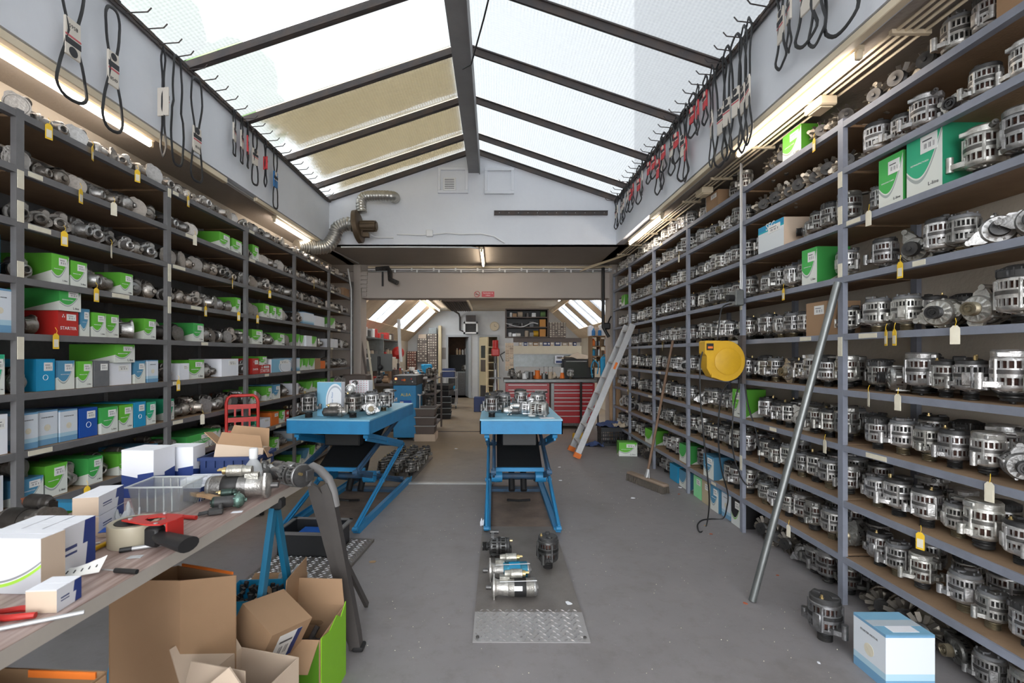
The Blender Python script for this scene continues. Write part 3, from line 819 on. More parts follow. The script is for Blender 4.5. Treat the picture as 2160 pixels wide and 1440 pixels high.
def alternator(var):
    """list of (name, builder, material, parent index)"""
    P = []
    rr = {'A': .064, 'B': .062, 'C': .070, 'D': .063, 'E': .060}[var]
    hz = {'A': 1.28, 'B': 1.32, 'C': 1.30, 'D': 1.22, 'E': 1.25}[var]
    def Z(z): return .046 + (z - .046) * hz
    nb = {'A': 22, 'B': 20, 'C': 26, 'D': 24, 'E': 18}[var]
    h = MB()
    h.lathe([(.012, .036), (.022, .036), (.027, .040), (.029, .048), (.012, .050)], 20)
    for k in range(11):
        a = 2 * pi * k / 11; p0 = Vector((.026 * cos(a), .026 * sin(a), .045)); p1 = Vector((rr * .86 * cos(a), rr * .86 * sin(a), Z(.052)))
        h.box((p0 + p1) / 2, ((p1 - p0).length, .0085, .006), rot=Matrix.Rotation(a, 3, 'Z') @ Matrix.Rotation(-math.atan2(p1.z - p0.z, rr * .86 - .026), 3, 'Y'))
    h.lathe([(rr * .78, Z(.049)), (rr * .88, Z(.049)), (rr * .97, Z(.055)), (rr, Z(.061)), (rr, Z(.065)), (rr - .009, Z(.065)), (rr * .80, Z(.055))], 24)
    bars(h, nb, rr - .0035, Z(.064), Z(.087), .0058, .007)
    h.lathe([(rr - .010, Z(.086)), (rr + .001, Z(.086)), (rr + .001, Z(.097)), (rr - .010, Z(.097))], 24)
    h.lathe([(rr - .010, Z(.109)), (rr + .001, Z(.109)), (rr + .001, Z(.114)), (rr - .010, Z(.114))], 24)
    bars(h, nb, rr - .0035, Z(.113), Z(.137), .0058, .007, .1)
    h.lathe([(rr - .010, Z(.135)), (rr, Z(.135)), (rr - .001, Z(.143)), (rr - .006, Z(.147)), (0, Z(.147))], 24)
    for a in (.5, 2.2, 3.9, 5.4):
        h.cyl((rr * .99 * cos(a), rr * .99 * sin(a), Z(.056)), (rr * .99 * cos(a), rr * .99 * sin(a), Z(.140)), .0065, n=6)
    P.append(('housing', h, 'cast', -1))
    c = MB(); c.lathe([(.0, Z(.054)), (rr * .75, Z(.058)), (rr - .0125, Z(.066)), (rr - .0125, Z(.074))], 16); c.lathe([(rr - .0125, Z(.0742)), (rr - .0125, Z(.125))], 16); c.lathe([(rr - .012, Z(.1255)), (rr - .013, Z(.142))], 16)
    P.append(('winding', c, 'winddark' if var in 'ABC' else 'darkcore', -1))
    s = MB(); s.lathe([(rr - .006, Z(.096)), (rr + .0025, Z(.097)), (rr + .0025, Z(.109)), (rr - .006, Z(.110))], 24)
    P.append(('stator_band', s, 'steel', -1))
    P.append(('pulley', pulley('big' if var == 'B' else 'rib'), 'pulleydark' if var != 'D' else 'pulleybrass', -1))
    k = MB(); t = MB(); top = Z(.147)
    if var == 'A':
        k.lathe([(rr - .004, top - .001), (rr - .004, top + .016), (rr - .009, top + .021), (0, top + .021)], 20)
        k.box((.030, .012, top + .025), (.034, .026, .014), rz=.4, bev=.003); k.box((-.03, -.02, top + .024), (.022, .034, .010), rz=-.3, bev=.003)
        t.cyl((-.02, .036, top + .018), (-.02, .036, top + .036), .005, n=8); t.cyl((-.02, .036, top + .02), (-.02, .036, top + .026), .009, n=6)
        cm = 'blackplastic'
    elif var == 'B':
        k.lathe([(rr - .002, top - .001), (rr - .001, top + .020), (rr - .007, top + .027), (0, top + .028)], 20, sq=lambda a: 1 - .10 * max(0, cos(a - .6)) ** 2)
        k.box((.044, .018, top + .010), (.040, .05, .026), rz=.4, bev=.004); k.box((-.02, -.052, top + .008), (.05, .022, .020), rz=.2, bev=.003)
        t.cyl((.050, -.028, top + .013), (.078, -.046, top + .013), .011, n=10); t.cyl((.076, -.045, top + .013), (.086, -.051, top + .013), .005, n=8)
        cm = 'cast'
    elif var == 'C':
        k.lathe([(rr - .002, top - .001), (rr - .001, top + .024), (rr - .010, top + .036), (rr - .03, top + .046), (0, top + .050)], 22)
        bars(k, 22, rr - .006, top + .006, top + .034, .004, .012)
        k.box((.0, -.062, top + .012), (.04, .03, .030), bev=.004)
        t.box((.062, -.02, top + .012), (.012, .018, .04)); t.cyl((.066, -.02, top - .006), (.066, -.02, top + .034), .006, n=8)
        cm = 'blackplastic'
    elif var == 'D':
        k.lathe([(rr - .006, top - .001), (rr - .006, top + .012), (rr - .010, top + .016), (0, top + .016)], 20)
        k.lathe([(.02, top + .014), (.02, top + .024), (0, top + .024)], 12, Matrix.Translation((.015, .01, 0)))
        for a in range(5): k.cyl((.045 * cos(a * 1.2), .045 * sin(a * 1.2), top + .01), (.045 * cos(a * 1.2), .045 * sin(a * 1.2), top + .028), .004, n=6)
        t.box((-.01, -.035, top + .022), (.05, .028, .016), rz=.5, bev=.003)
        cm = 'greyplastic'
    else:
        k.lathe([(rr - .003, top - .001), (rr - .003, top + .014), (rr - .02, top + .019), (0, top + .020)], 20)
        k.box((.030, 0, top + .020), (.05, .06, .022), bev=.004)
        t.cyl((-.03, .02, top + .016), (-.03, .02, top + .038), .008, n=8)
        cm = 'blackplastic'
    P.append(('rear_cover', k, cm, -1))
    P.append(('terminal', t, 'brass' if var in 'AE' else 'steel', len(P) - 1))
    m1 = MB(); ear(m1, .3, Z(.062), Z(.078), rr, .088); P.append(('mounting_ear', m1, 'cast', -1))
    m2 = MB(); ear(m2, .3 + {'A': 2.9, 'B': 3.4, 'C': 2.6, 'D': 3.1, 'E': 2.4}[var], Z(.058), Z(.074), rr, .094 if var != 'B' else .105, w1=.012, zb=(Z(.052), Z(.10)))
    P.append(('mounting_ear', m2, 'cast', -1))
    m3 = MB(); m3.box((rr * cos(1.9), rr * sin(1.9), Z(.09)), (.016, .035, .065), rz=1.9, bev=.004); P.append(('regulator_lug', m3, 'cast', -1))
    return P
def old_alternator():
    """axis z, fan and v-pulley at the bottom"""
    P = []
    h = MB(); h.lathe([(.018, .060), (.050, .062), (.062, .070), (.063, .100), (.058, .102), (.058, .128), (.064, .130), (.064, .158), (.052, .168), (.02, .172), (0, .172)], 20)
    for k in range(8):
        a = 2 * pi * k / 8; h.box((.062 * cos(a), .062 * sin(a), .145), (.008, .022, .03), rz=a)
    P.append(('housing', h, 'cast', -1))
    f = MB(); f.lathe([(.012, .046), (.034, .046), (.036, .050), (.012, .050)], 16)
    for k in range(12):
        a = 2 * pi * k / 12; f.box((.055 * cos(a), .055 * sin(a), .049), (.044, .020, .003), rot=Matrix.Rotation(a, 3, 'Z') @ Matrix.Rotation(.7, 3, 'X'))
    P.append(('fan', f, 'fansteel', -1))
    P.append(('pulley', pulley('v'), 'pulleydark', -1))
    for a_ in (1.2, 1.2 + pi):
        m_ = MB(); ear(m_, a_, .070, .085, .06, .090); P.append(('mounting_ear', m_, 'cast', -1))
    return P
# ================================================================ STARTER MOTORS (axis +x, nose at +x, resting on z=0)
def ringprism(mb, outer, ri, z0, z1, mat):
    o = len(mb.v); n = len(outer); vs = []
    for z in (z0, z1):
        vs += [(x, y, z) for x, y in outer]
        for x, y in outer:
            l_ = math.hypot(x, y); vs.append((x / l_ * ri, y / l_ * ri, z))
    fs = []
    for i in range(n):
        j = (i + 1) % n
        fs += [(j, i, n + i, n + j), (2 * n + i, 2 * n + j, 3 * n + j, 3 * n + i), (i, j, 2 * n + j, 2 * n + i), (n + j, n + i, 3 * n + i, 3 * n + j)]
    mb.add(vs, fs); mb.tf(o, mat)
def starter(var):
    P = []; zc = .050; r = .038
    MX = Matrix.Translation((0, 0, zc)) @ Matrix.Rotation(R(90), 4, 'Y')
    y = MB(); y.lathe([(r, -.115), (r + .001, -.112), (r + .001, .0), (r - .002, .004)], 20, MX)
    if var != 2: y.lathe([(r + .002, -.07), (r + .003, -.07), (r + .003, -.04), (r + .002, -.04)], 20, MX)
    P.append(('motor_body', y, 'steel' if var != 2 else 'blackplastic', -1))
    e = MB(); e.lathe([(0, -.142), (.012, -.142), (.014, -.134), (r - .008, -.132), (r, -.126), (r + .001, -.114), (r - .004, -.112)], 20, MX)
    for a in (.6, 3.6): e.cyl((-.136, r * .8 * cos(a), zc + r * .8 * sin(a)), (-.128, r * .8 * cos(a), zc + r * .8 * sin(a)), .005, n=6)
    P.append(('end_cap', e, 'steel' if var else 'cast', -1))
    n = MB()
    if var == 0:    # open cup mouth
        n.lathe([(r - .003, .0), (r + .002, .004), (r + .006, .030), (.047, .044), (.050, .050), (.050, .060), (.042, .060), (.036, .040), (.010, .034), (0, .034)], 24, MX)
    elif var == 1:  # long cone nose
        n.lathe([(r - .003, .0), (r + .003, .004), (.047, .022), (.047, .030), (.036, .034), (.032, .055), (.026, .078), (.018, .084), (.014, .080), (.012, .05), (0, .05)], 24, MX)
    else:           # rounded silver dome
        n.lathe([(r - .003, .0), (r + .004, .004), (.048, .018), (.046, .034), (.038, .050), (.026, .060), (.014, .064), (.012, .076), (0, .076)], 24, MX)
    fx = .052 if var == 0 else .026
    pol = [(.048 * cos(a), .048 * sin(a)) for a in [i * 2 * pi / 20 for i in range(20)]]
    pol = [(x * ((1.5 if var == 0 else 1.25) if abs(yy) < .020 and x > 0 else (1.3 if var == 0 else 1.05) if abs(yy) < .020 else 1.0), yy) for x, yy in pol]
    ringprism(n, pol, .040 if var == 0 else .036, fx - .005, fx + .005, Matrix.Translation((0, 0, zc)) @ Matrix.Rotation(.5 + var, 4, 'X') @ Matrix.Rotation(R(90), 4, 'Y'))
    if var == 0:
        cu = MB(); cu.lathe([(.034, .0525), (.031, .043), (.010, .037), (0, .037)], 20, MX); P.append(('mouth_shade', cu, 'darkcore', -1))  # near-black insert paints the shade inside the open cup
        n.lathe([(.0435, .060), (.033, .054)], 24, MX)
    for k in range(5):
        a = k * 1.26; n.box((.02, (r + .004) * cos(a), zc + (r + .004) * sin(a)), (.045, .006, .008), rot=Matrix.Rotation(a, 3, 'X'))
    P.append(('nose_housing', n, 'cast', -1))
    g = MB(); g.lathe([(0, .030), (.013, .030), (.015, .034), (.015, .054 if var == 0 else .070), (.006, .058 if var == 0 else .074), (0, .060 if var == 0 else .074)], 9, MX)
    P.append(('pinion', g, 'cast' if var == 0 else 'steel', [i for i, q_ in enumerate(P) if q_[0] == 'nose_housing'][0]))
    s = MB(); o = len(s.v)
    s.lathe([(.020, -.085), (.0255, -.080), (.0255, -.018), (.020, -.014), (.018, .004), (.012, .010)], 16, Matrix.Rotation(R(90), 4, 'Y'))
    s.box((.004, 0, -.012), (.024, .028, .03))
    s.tf(o, Matrix.Translation((0, .034, zc + .052)))
    P.append(('solenoid', s, 'steel' if var != 1 else 'cast', -1))
    t = MB(); o = len(t.v); t.cyl((-.085, 0, 0), (-.098, 0, 0), .017, n=12)
    for a in (.4, 2.2): t.cyl((-.096, .009 * cos(a), .009 * sin(a)), (-.114, .009 * cos(a), .009 * sin(a)), .004, n=6)
    t.tf(o, Matrix.Translation((0, .034, zc + .052)))
    P.append(('terminal', t, 'copper' if var == 0 else 'brass', len(P) - 1))
    return P
PROTO = {}
def proto(key, P, sharp=38):
    meshes = [(n, b.mesh(n, [m], sharp), pi_) for n, b, m, pi_ in P]
    mats = []; big = MB()
    for n, b, m, _ in P:
        if m not in mats: mats.append(m)
        big.cur = mats.index(m); big.add(b.v, b.f)
    PROTO[key] = (meshes, big.mesh(key, mats, sharp), big, mats)
for v_ in 'ABCDE': proto('alt' + v_, alternator(v_))
proto('old', old_alternator())
for v_ in range(3): proto('st%d' % v_, starter(v_))
NAME = {'a': 'alternator', 'o': 'fan_alternator', 's': 'starter_motor'}
def place(key, name, label, cat, group, loc, rot, color=(1, 1, 1), scale=1.0, merged=False):
    meshes, one, _, _ = PROTO[key]
    if merged:
        o = link(name, one, None, loc, rot, color); o.scale = (scale,) * 3
        return tag(o, label, cat, group)
    root = link(name, None, None, loc, rot); root.scale = (scale,) * 3; root.empty_display_size = .05
    tag(root, label, cat, group)
    made = []
    for n, me, pi_ in meshes:
        o = link(n, me, root if pi_ < 0 else made[pi_], color=color); made.append(o)
    return root

def LEVW(side, li):
    return 'floor row' if side == 'R' and li == 0 else ['lowest', 'second', 'third', 'fourth', 'fifth', 'sixth', 'seventh', 'eighth', 'ninth', 'top'][li] + ' tier'
BAYW = {1: 'nearest', 2: 'second', 3: 'third', 4: 'fourth', 5: 'fifth', 6: 'farthest', 0: 'cut-off'}
COUNT = {}
def where(side, bay, li, cat):
    k = (side, bay, li, cat); COUNT[k] = COUNT.get(k, 0) + 1
    n = ORD[COUNT[k] - 1] if COUNT[k] <= 20 else 'last'
    return f"{n} on {'left' if side == 'L' else 'right'} rack's {LEVW(side, li)}, {BAYW[bay]} bay"
ALTLOOK = {'altA': 'black-capped alternator', 'altB': 'alternator with metal rear cover', 'altC': 'big ribbed-cap alternator', 'altD': 'grey-capped alternator', 'altE': 'alternator with black connector', 'old': 'fan alternator'}
STUFF = {'R': [], 'L': []}
def put_tag(loc, yaw, colm, label):
    mb = MB(); mb.prism([(-.014, 0), (.014, 0), (.014, .058), (.006, .068), (-.006, .068), (-.014, .058)], -.0006, .0006, Matrix.Rotation(R(90), 4, 'X') @ Matrix.Translation((0, -.07, 0)))
    o = solo('price_tag', mb, [colm], label, 'tag', loc, yaw, 'hand-written tags hanging from the shelved units', sharp=0)
    mb = MB(); mb.box((0, -.0012, -.045), (.020, .0008, .034)); part('paper', mb, 'creamtag', o, sharp=0)
    mb = MB(); mb.tube([(0, 0, -.006), (.004, -.002, .01), (0, .004, .025)], .001, 4); part('string', mb, 'yellowtag', o, sharp=0)
    return o
TOT = {'a': 0, 's': 0, 'o': 0}
def unit(side, bay, li, y, kind=None, back=0.0, z=None, dark=1.0, force=None):
    xf = DL if side == 'L' else DR; sg = -1 if side == 'L' else 1
    zz = (LLV if side == 'L' else RLV)[li] + .0015 if z is None else z
    if z is None and side == 'R' and li == 0: zz = .002
    rnd = random.random
    merged = bay >= 4
    if kind == 's':
        key = random.choice(['st0', 'st1', 'st1', 'st2']); sc = random.uniform(1.0, 1.25)
        yaw = random.uniform(-.75, .35)
        if rnd() < .15: yaw += 1.3
        g = random.uniform(.42, 1.0) * dark; warm = random.uniform(.78, .98)
        col = (g, g * (.5 + warm / 2), g * warm)
        x = xf + sg * (.105 + back + random.uniform(0, .03))
        look = {'st0': 'open-mouthed starter motor', 'st1': 'cone-nosed starter motor', 'st2': 'dome-nosed starter motor'}[key]
        tone = 'pale' if g > .82 else 'dull' if g > .6 else 'dark'
        if bay >= 6 or TOT['s'] >= 285:
            STUFF['L'].append((key, Matrix.Translation((x, y, zz)) @ Matrix.Rotation(yaw, 4, 'Z') @ Matrix.Diagonal((sc, sc, sc, 1)))); return
        TOT['s'] += 1
        o = place(key, 'starter_motor', f"{tone} {look}, {where(side, bay, li, 's')}", 'starter motor', 'starter motors on the racks', (x, y, zz), (0, 0, yaw if side == 'L' else yaw + pi), col, sc, merged)
        o_top = .10
        return o
    # alternators
    keys = ['altA', 'altA', 'altB', 'altB', 'altC', 'altD', 'altD', 'altE']
    key = force or ('old' if kind == 'o' else random.choice(keys))
    sc = random.uniform(.88, 1.08) * (.9 if key == 'altC' else 1.0)
    if kind == 'A': sc = 1.12
    if key == 'old': sc *= 1.12
    g = random.choice([1.15, 1.05, .95, .8, .65, .55]) * dark
    if key == 'old': g *= .8
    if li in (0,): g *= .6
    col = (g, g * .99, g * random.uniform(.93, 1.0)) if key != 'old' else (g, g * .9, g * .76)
    horiz = key == 'old' or rnd() < .07 or kind == 'h'
    x = xf + sg * (.105 + back + random.uniform(0, .03))
    if horiz:
        yaw = random.uniform(-1.1, -.3) if kind == 'h' or key == 'old' else random.uniform(-1.2, .6)
        # local -z towards the aisle, a little towards the camera
        d = Vector((-sg * cos(yaw), sin(yaw), 0))
        q = (-d).to_track_quat('Z', 'Y'); spin = random.uniform(0, 6.28)
        rot = (q.to_matrix().to_4x4() @ Matrix.Rotation(spin, 4, 'Z'))
        loc = Vector((x - sg * .0, y, zz + .078 * sc)) + d * .07 * sc
        eul = rot.to_euler(); mt = Matrix.Translation(loc) @ rot @ Matrix.Diagonal((sc, sc, sc, 1))
    else:
        spin = random.uniform(0, 6.28)
        eul = Euler((0, 0, spin)); loc = Vector((x, y, zz)); mt = Matrix.Translation(loc) @ eul.to_matrix().to_4x4() @ Matrix.Diagonal((sc, sc, sc, 1))
    if kind != 'o' and (bay >= 6 or TOT['a'] >= 292 or back > .1):
        STUFF['R'].append((key, mt)); return
    TOT['o' if key == 'old' else 'a'] += 1
    tone = 'bright silver' if g > 1 else 'silver' if g > .85 else 'grey' if g > .6 else 'dark grimy'
    return place(key, 'fan_alternator' if key == 'old' else 'alternator', f"{tone} {ALTLOOK[key]}, {where(side, bay, li, 'a')}", 'alternator', 'old fan alternators' if key == 'old' else 'alternators on the right rack', loc, tuple(eul), col, sc, merged)

# ================================================================ CARTONS
BK = {  # face print, side material, top material, tint, colour words
 'G': ('print_wave', 'print_side', 'tintcard_dark', (.13, .50, .04), 'green and white'),
 'H': ('print_wave', 'print_side', 'tintcard_dark', (.06, .44, .09), 'deep green and white'),
 'T': ('print_wave', 'print_side', 'tintcard_dark', (.03, .42, .22), 'sea-green and white'),
 'B': ('print_wave', 'print_side', 'tintcard_dark', (.08, .27, .44), 'pale blue and white'),
 'E': ('print_ellipse', 'paperwhite', 'paperwhite', (1, 1, 1), 'pale blue box with white oval'),
 'W': ('print_stripe', 'print_stripe', 'tintcard', (.16, .34, .53), 'white blue-banded'),
 'N': ('royal', 'royal', 'royal', (1, 1, 1), 'royal blue'),
 'C': ('cyanbin', 'cyanbin', 'cyanbin', (1, 1, 1), 'plain bright blue'),
 'R': ('red', 'red', 'red', (1, 1, 1), 'red'),
 'O': ('orange', 'orange', 'orange', (1, 1, 1), 'orange'),
 'K': ('kraft', 'kraft', 'kraft', (1, 1, 1), 'brown cardboard'),
 'P': ('paperwhite', 'paperwhite', 'paperwhite', (1, 1, 1), 'plain white'),
 'Y': ('greyplastic', 'greyplastic', 'greyplastic', (1, 1, 1), 'plain grey'),
 'D': ('print_wavedark', 'black', 'black', (1, 1, 1), 'black, white and green'),
 'S': ('print_bluetop', 'kraft_pale', 'kraft_pale', (1, 1, 1), 'white box with blue top band'),
 'L': ('tintcard', 'tintcard', 'tintcard', (.28, .74, .36), 'light green'),
 'Q': ('tintcard', 'tintcard', 'tintcard', (.50, .42, .28), 'tan'),
 'V': ('tintcard_dark', 'tintcard_dark', 'tintcard_dark', (.42, .62, .06), 'olive green'),
}
def carton_mb(d, w_, h, uvflip=False):
    """front face at +x (local), size depth d (x), width w (y), height h; slots 0 front 1 side 2 top"""
    mb = MB(); b = .0015
    y0, y1 = -w_ / 2, w_ / 2
    V = [(0, y0, 0), (0, y1, 0), (0, y1, h), (0, y0, h), (-d, y0, 0), (-d, y1, 0), (-d, y1, h), (-d, y0, h)]
    U = [(0, 0), (1, 0), (1, 1), (0, 1)]
    mb.cur = 0; mb.add(V, [(0, 1, 2, 3)], [U])
    mb.cur = 1; mb.add(V, [(4, 0, 3, 7), (1, 5, 6, 2), (5, 4, 7, 6)], [U, U, U])
    mb.cur = 2; mb.add(V, [(4, 5, 1, 0)])
    # lid: two flaps meeting in a recessed seam
    t = .002; g = .0012
    mb.box((-d / 2, (y0 - g) / 2, h - t / 2 + .0008), (d - .001, -y0 - g, t)); mb.box((-d / 2, (y1 + g) / 2, h - t / 2 + .0008), (d - .001, y1 - g, t))
    return mb
def carton(name, label, kind, loc, rz, d, w_, h, group=None, detail=True, rot=None, sticker=True):
    fm, sm, tm, tint, _ = BK[kind]
    o = link(name, carton_mb(d, w_, h).mesh(name, [fm, sm, tm], 0), None, loc, rot if rot is not None else (0, 0, rz), tint)
    tag(o, label, 'box', group)
    if detail:
        if sticker and kind not in 'W':
            sw = w_ * .46; sh = h * .26
            mb = MB(); mb.add([(.0015, -sw / 2, -sh / 2), (.0015, sw / 2, -sh / 2), (.0015, sw / 2, sh / 2), (.0015, -sw / 2, sh / 2), (0, -sw / 2, -sh / 2), (0, sw / 2, -sh / 2), (0, sw / 2, sh / 2), (0, -sw / 2, sh / 2)],
                              [(0, 1, 2, 3), (4, 0, 3, 7), (1, 5, 6, 2), (3, 2, 6, 7), (4, 5, 1, 0)], [[(0, 0), (1, 0), (1, 1), (0, 1)]] + [[(0, 0)] * 4] * 4)
            part('label_sticker', mb, 'print_stickerprint', o, label='white barcode sticker', sharp=0, loc=(0, w_ * .14, h * .76))
        F = Matrix(((0, 0, 1, 0), (1, 0, 0, 0), (0, 1, 0, 0), (0, 0, 0, 1))).to_euler()
        def tx(s, size, mat, y, z):
            part('printed_text', text_mesh(s, round(size, 3), mat), None, o, loc=(.0008, y, z), rot=F)
        if kind in 'GHT':
            tx('REMANUFACTURED', w_ * .055, 'inkwhite', -w_ * .12, h * .50); tx('L-line', w_ * .13, 'ink', w_ * .26, h * .13)
        if kind == 'B': tx('REMANUFACTURED', w_ * .055, 'inkwhite', -w_ * .08, h * .52)
        if kind == 'R': tx('STARTER', w_ * .2, 'inkwhite', 0, h * .30)
        if kind == 'S': tx('SEG', w_ * .22, 'inkwhite', 0, h * .90)
        if kind == 'R':
            mb = MB(); q = w_ * .045; zz = h * .80
            for (dy, dz) in ((0, q), (-q, -q * .75), (q, -q * .75)): mb.add([(.0008, dy - w_ * .25, dz + q + zz), (.0008, dy - q * .58 - w_ * .25, dz + zz), (.0008, dy - w_ * .25, dz - q + zz), (.0008, dy + q * .58 - w_ * .25, dz + zz)], [(0, 1, 2, 3)])
            part('printed_emblem', mb, 'inkwhite', o, label='white three-diamond mark', sharp=0)
        if kind in 'NC':
            mb = MB(); mb.tube([(0, w_ * .13 * cos(a), h * .42 + w_ * .13 * sin(a)) for a in [i * pi / 9 for i in range(18)]], .0016, 4, closed=True); part('printed_emblem', mb, 'inkwhite', o, label='white ring emblem', sharp=0)
        if kind == 'W':
            tx('STARTER MOTOR', w_ * .07, 'ink', .0, h * .80)
            mb = MB(); mb.cyl((0, 0, 0), (.0008, 0, 0), w_ * .15, n=18); part('printed_emblem', mb, 'creamtag', o, label='pale round emblem', loc=(0, 0, h * .5))
    return o
def row(side, bay, li, spec, dark=1.0, back_row=False):
    """spec tokens: kind x0-x1 [h in cm]; s/a/o/h fill with units; ^ = on top of the previous box"""
    ups = LUP if side == 'L' else RUP; lv = LLV if side == 'L' else RLV
    xf = DL if side == 'L' else DR; sg = -1 if side == 'L' else 1
    b0, b1 = ups[bay - 0] if False else ups[bay], ups[bay + 1] if bay + 1 < len(ups) else ups[-1]
    def yof(x): return abs(xf) * 1000 / abs(x - 1042)
    last = (0, 0); z0 = lv[li] + .001
    if side == 'R' and li == 0: z0 = .001
    for tok in spec.split():
        up = tok[0] == '^'
        if up: tok = tok[1:]
        k = tok[0]; rest = tok[1:]
        if ':' in rest: rest, h = rest.split(':'); h = float(h) / 100
        else: h = .17
        xs = re.match(r'(-?[\d.]+)-(-?[\d.]+)$', rest).groups(); ya, yb = sorted((yof(float(xs[0])), yof(float(xs[1]))))
        if k in 'saohA':
            ln = yb - ya; pitch = {'s': .118, 'a': .150, 'o': .155, 'h': .16, 'A': .17}[k]
            n = max(1, round(ln / pitch)); st = ln / n
            for i in range(n):
                y = ya + st * (i + .5) + random.uniform(-.01, .01)
                zz = None
                if up: zz = last[1] + .002
                unit(side, bay + 1 if side == 'R' else bay, li, y, k, z=zz, dark=dark)
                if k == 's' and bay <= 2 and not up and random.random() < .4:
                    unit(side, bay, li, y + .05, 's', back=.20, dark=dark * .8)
        else:
            dpt = .30 if side == 'L' else min(.24, .16 + h * .25)
            z = last[1] + .002 if up else z0
            w_ = max(.04, yb - ya - .004)
            nm = BK[k][4]
            bb = bay + 1 if side == 'R' else bay
            lab = f"{nm} carton{' stacked high' if up else ''}, {where(side, bb, li, 'b')}" if k not in 'ES' else f"{nm}, {where(side, bb, li, 'b')}"
            carton('carton', lab, k, (xf + sg * random.uniform(.012, .04), (ya + yb) / 2, z), (0 if side == 'L' else pi) + random.uniform(-.012, .012), dpt, w_, h, 'cartons on the racks', detail=bb <= 3)
            last = (0, z + h)
# ================================================================ LEFT RACK CONTENT
# bay index i spans LUP[i]..LUP[i+1]; bay 0 is cut by the left frame edge
random.seed(21)
def Lx(y): return 1042 - DL * -1000 / y
SP = {}
full = {0: (-40, 36), 1: (52, 352), 2: (368, 515), 3: (526, 617), 4: (628, 692), 5: (698, 742)}
for bay in range(6):
    a0, a1 = full[bay]
    for li in (7, 8, 9): SP[(bay, li)] = f"s{a0}-{a1}"
SP[(0, 9)] = "s-20-34"; SP[(0, 8)] = "s-20-34"; SP[(0, 7)] = "s-20-34"
SP[(0, 6)] = "H-60--24:16 C-20-14:20"; SP[(0, 5)] = "P-60--20:18 W-18-32:22"; SP[(0, 4)] = "s-60--12 T-10-20:20"; SP[(0, 3)] = "P-70--25:18 P-22-26:20"
SP[(0, 2)] = "T-60--20:18 P-18-24:18"; SP[(0, 1)] = "G-60-10:16"; SP[(0, 0)] = ""
SP[(1, 7)] = "s52-352"
SP[(1, 6)] = "s54-104 G115-153:16.5 G156-192:15 s196-252 G264-291:14.5 s293-348"
SP[(1, 5)] = "s54-120 R134-177:14 ^H132-178:12.5 B180-200:16.5 G203-232:15 G235-263:15 s266-305 G312-338:14.5"
SP[(1, 4)] = "s50-84 C91-131:17.5 B133-169:16.5 G173-205:16 Y207-239:16 P242-289:14.5 ^G250-292:12 B293-316:15.5 W319-342:16"
SP[(1, 3)] = "W45-88:19 W91-136:19 W138-176:18 N179-217:17.5 H219-254:16.5 G257-287:16.5 C289-314:17 T316-336:16"
SP[(1, 2)] = "B44-97:13.5 ^s44-95 G101-149:17.5 s152-186 H190-221:16 s224-248 G254-272:14 s275-300 B305-340:14"
SP[(1, 1)] = "s52-108 R112-134:9 G140-205:16 G210-260:15"
SP[(1, 0)] = "G60-140:16 s150-250"
SP[(2, 8)] = "s368-435 G467-490:14 G493-514:13"
SP[(2, 6)] = "s368-503 G505-516:15"
SP[(2, 5)] = "s366-398 H414-437:15 s440-514"
SP[(2, 4)] = "s366-380 P384-405:13 G408-440:15.5 s444-470 P473-508:16"
SP[(2, 3)] = "T366-378:16 s381-470 s474-514"
SP[(2, 2)] = "s366-395 H398-470:13 s474-514"
SP[(2, 1)] = "s368-400 G405-440:14 G444-470:13 s474-512"; SP[(2, 0)] = "G370-420:14 s430-510"
SP[(3, 8)] = "s528-534 G537-550:16 s553-616"
SP[(3, 6)] = "s528-556 G560-573:15 G575-585:14 G587-598:14 s600-616"
SP[(3, 5)] = "s528-533 G536-558:15 s561-588 G591-607:14 s609-616"
SP[(3, 4)] = "s527-534 R536-550:16 R552-576:9 ^G554-569:9 E578-618:15"
SP[(3, 3)] = "s527-533 G536-545:14 s547-566 G568-580:15 B582-596:16 s599-616"
SP[(3, 2)] = "s527-540 T543-554:16 P556-576:10 O579-594:14 G596-606:14 R608-616:12"
SP[(3, 1)] = "G545-558:13 G560-574:14 G576-592:14 s594-616"; SP[(3, 0)] = "s530-560 K566-590:11 s594-614"
SP[(4, 6)] = "s630-645 W647-668:16 P670-690:14"
SP[(4, 5)] = "G629-637:15 G639-646:14 P648-660:14 G662-674:14 s676-690"
SP[(4, 4)] = "W630-636:16 G638-645:14 G647-655:15 G657-667:15 K669-679:15 O681-691:11"
SP[(4, 3)] = "P629-636:14 s638-650 G652-665:14 G667-679:14 G681-690:14"
SP[(4, 2)] = "s630-690"; SP[(4, 1)] = "W630-642:13 s644-690"; SP[(4, 0)] = "G630-640:12 B642-656:16 G658-668:16 s671-690"
SP[(5, 8)] = "s698-727 K729-740:14"
SP[(5, 6)] = "G697-712:16 s714-741"; SP[(5, 5)] = "P699-706:13 P708-716:13 s718-741"
SP[(5, 4)] = "s698-741"; SP[(5, 3)] = "G698-708:14 s710-741"; SP[(5, 2)] = "s698-741"; SP[(5, 1)] = "s698-741"; SP[(5, 0)] = "s698-741"
order = sorted(SP, key=lambda k: k[0])
for (bay, li) in order: row('L', bay, li, SP[(bay, li)])
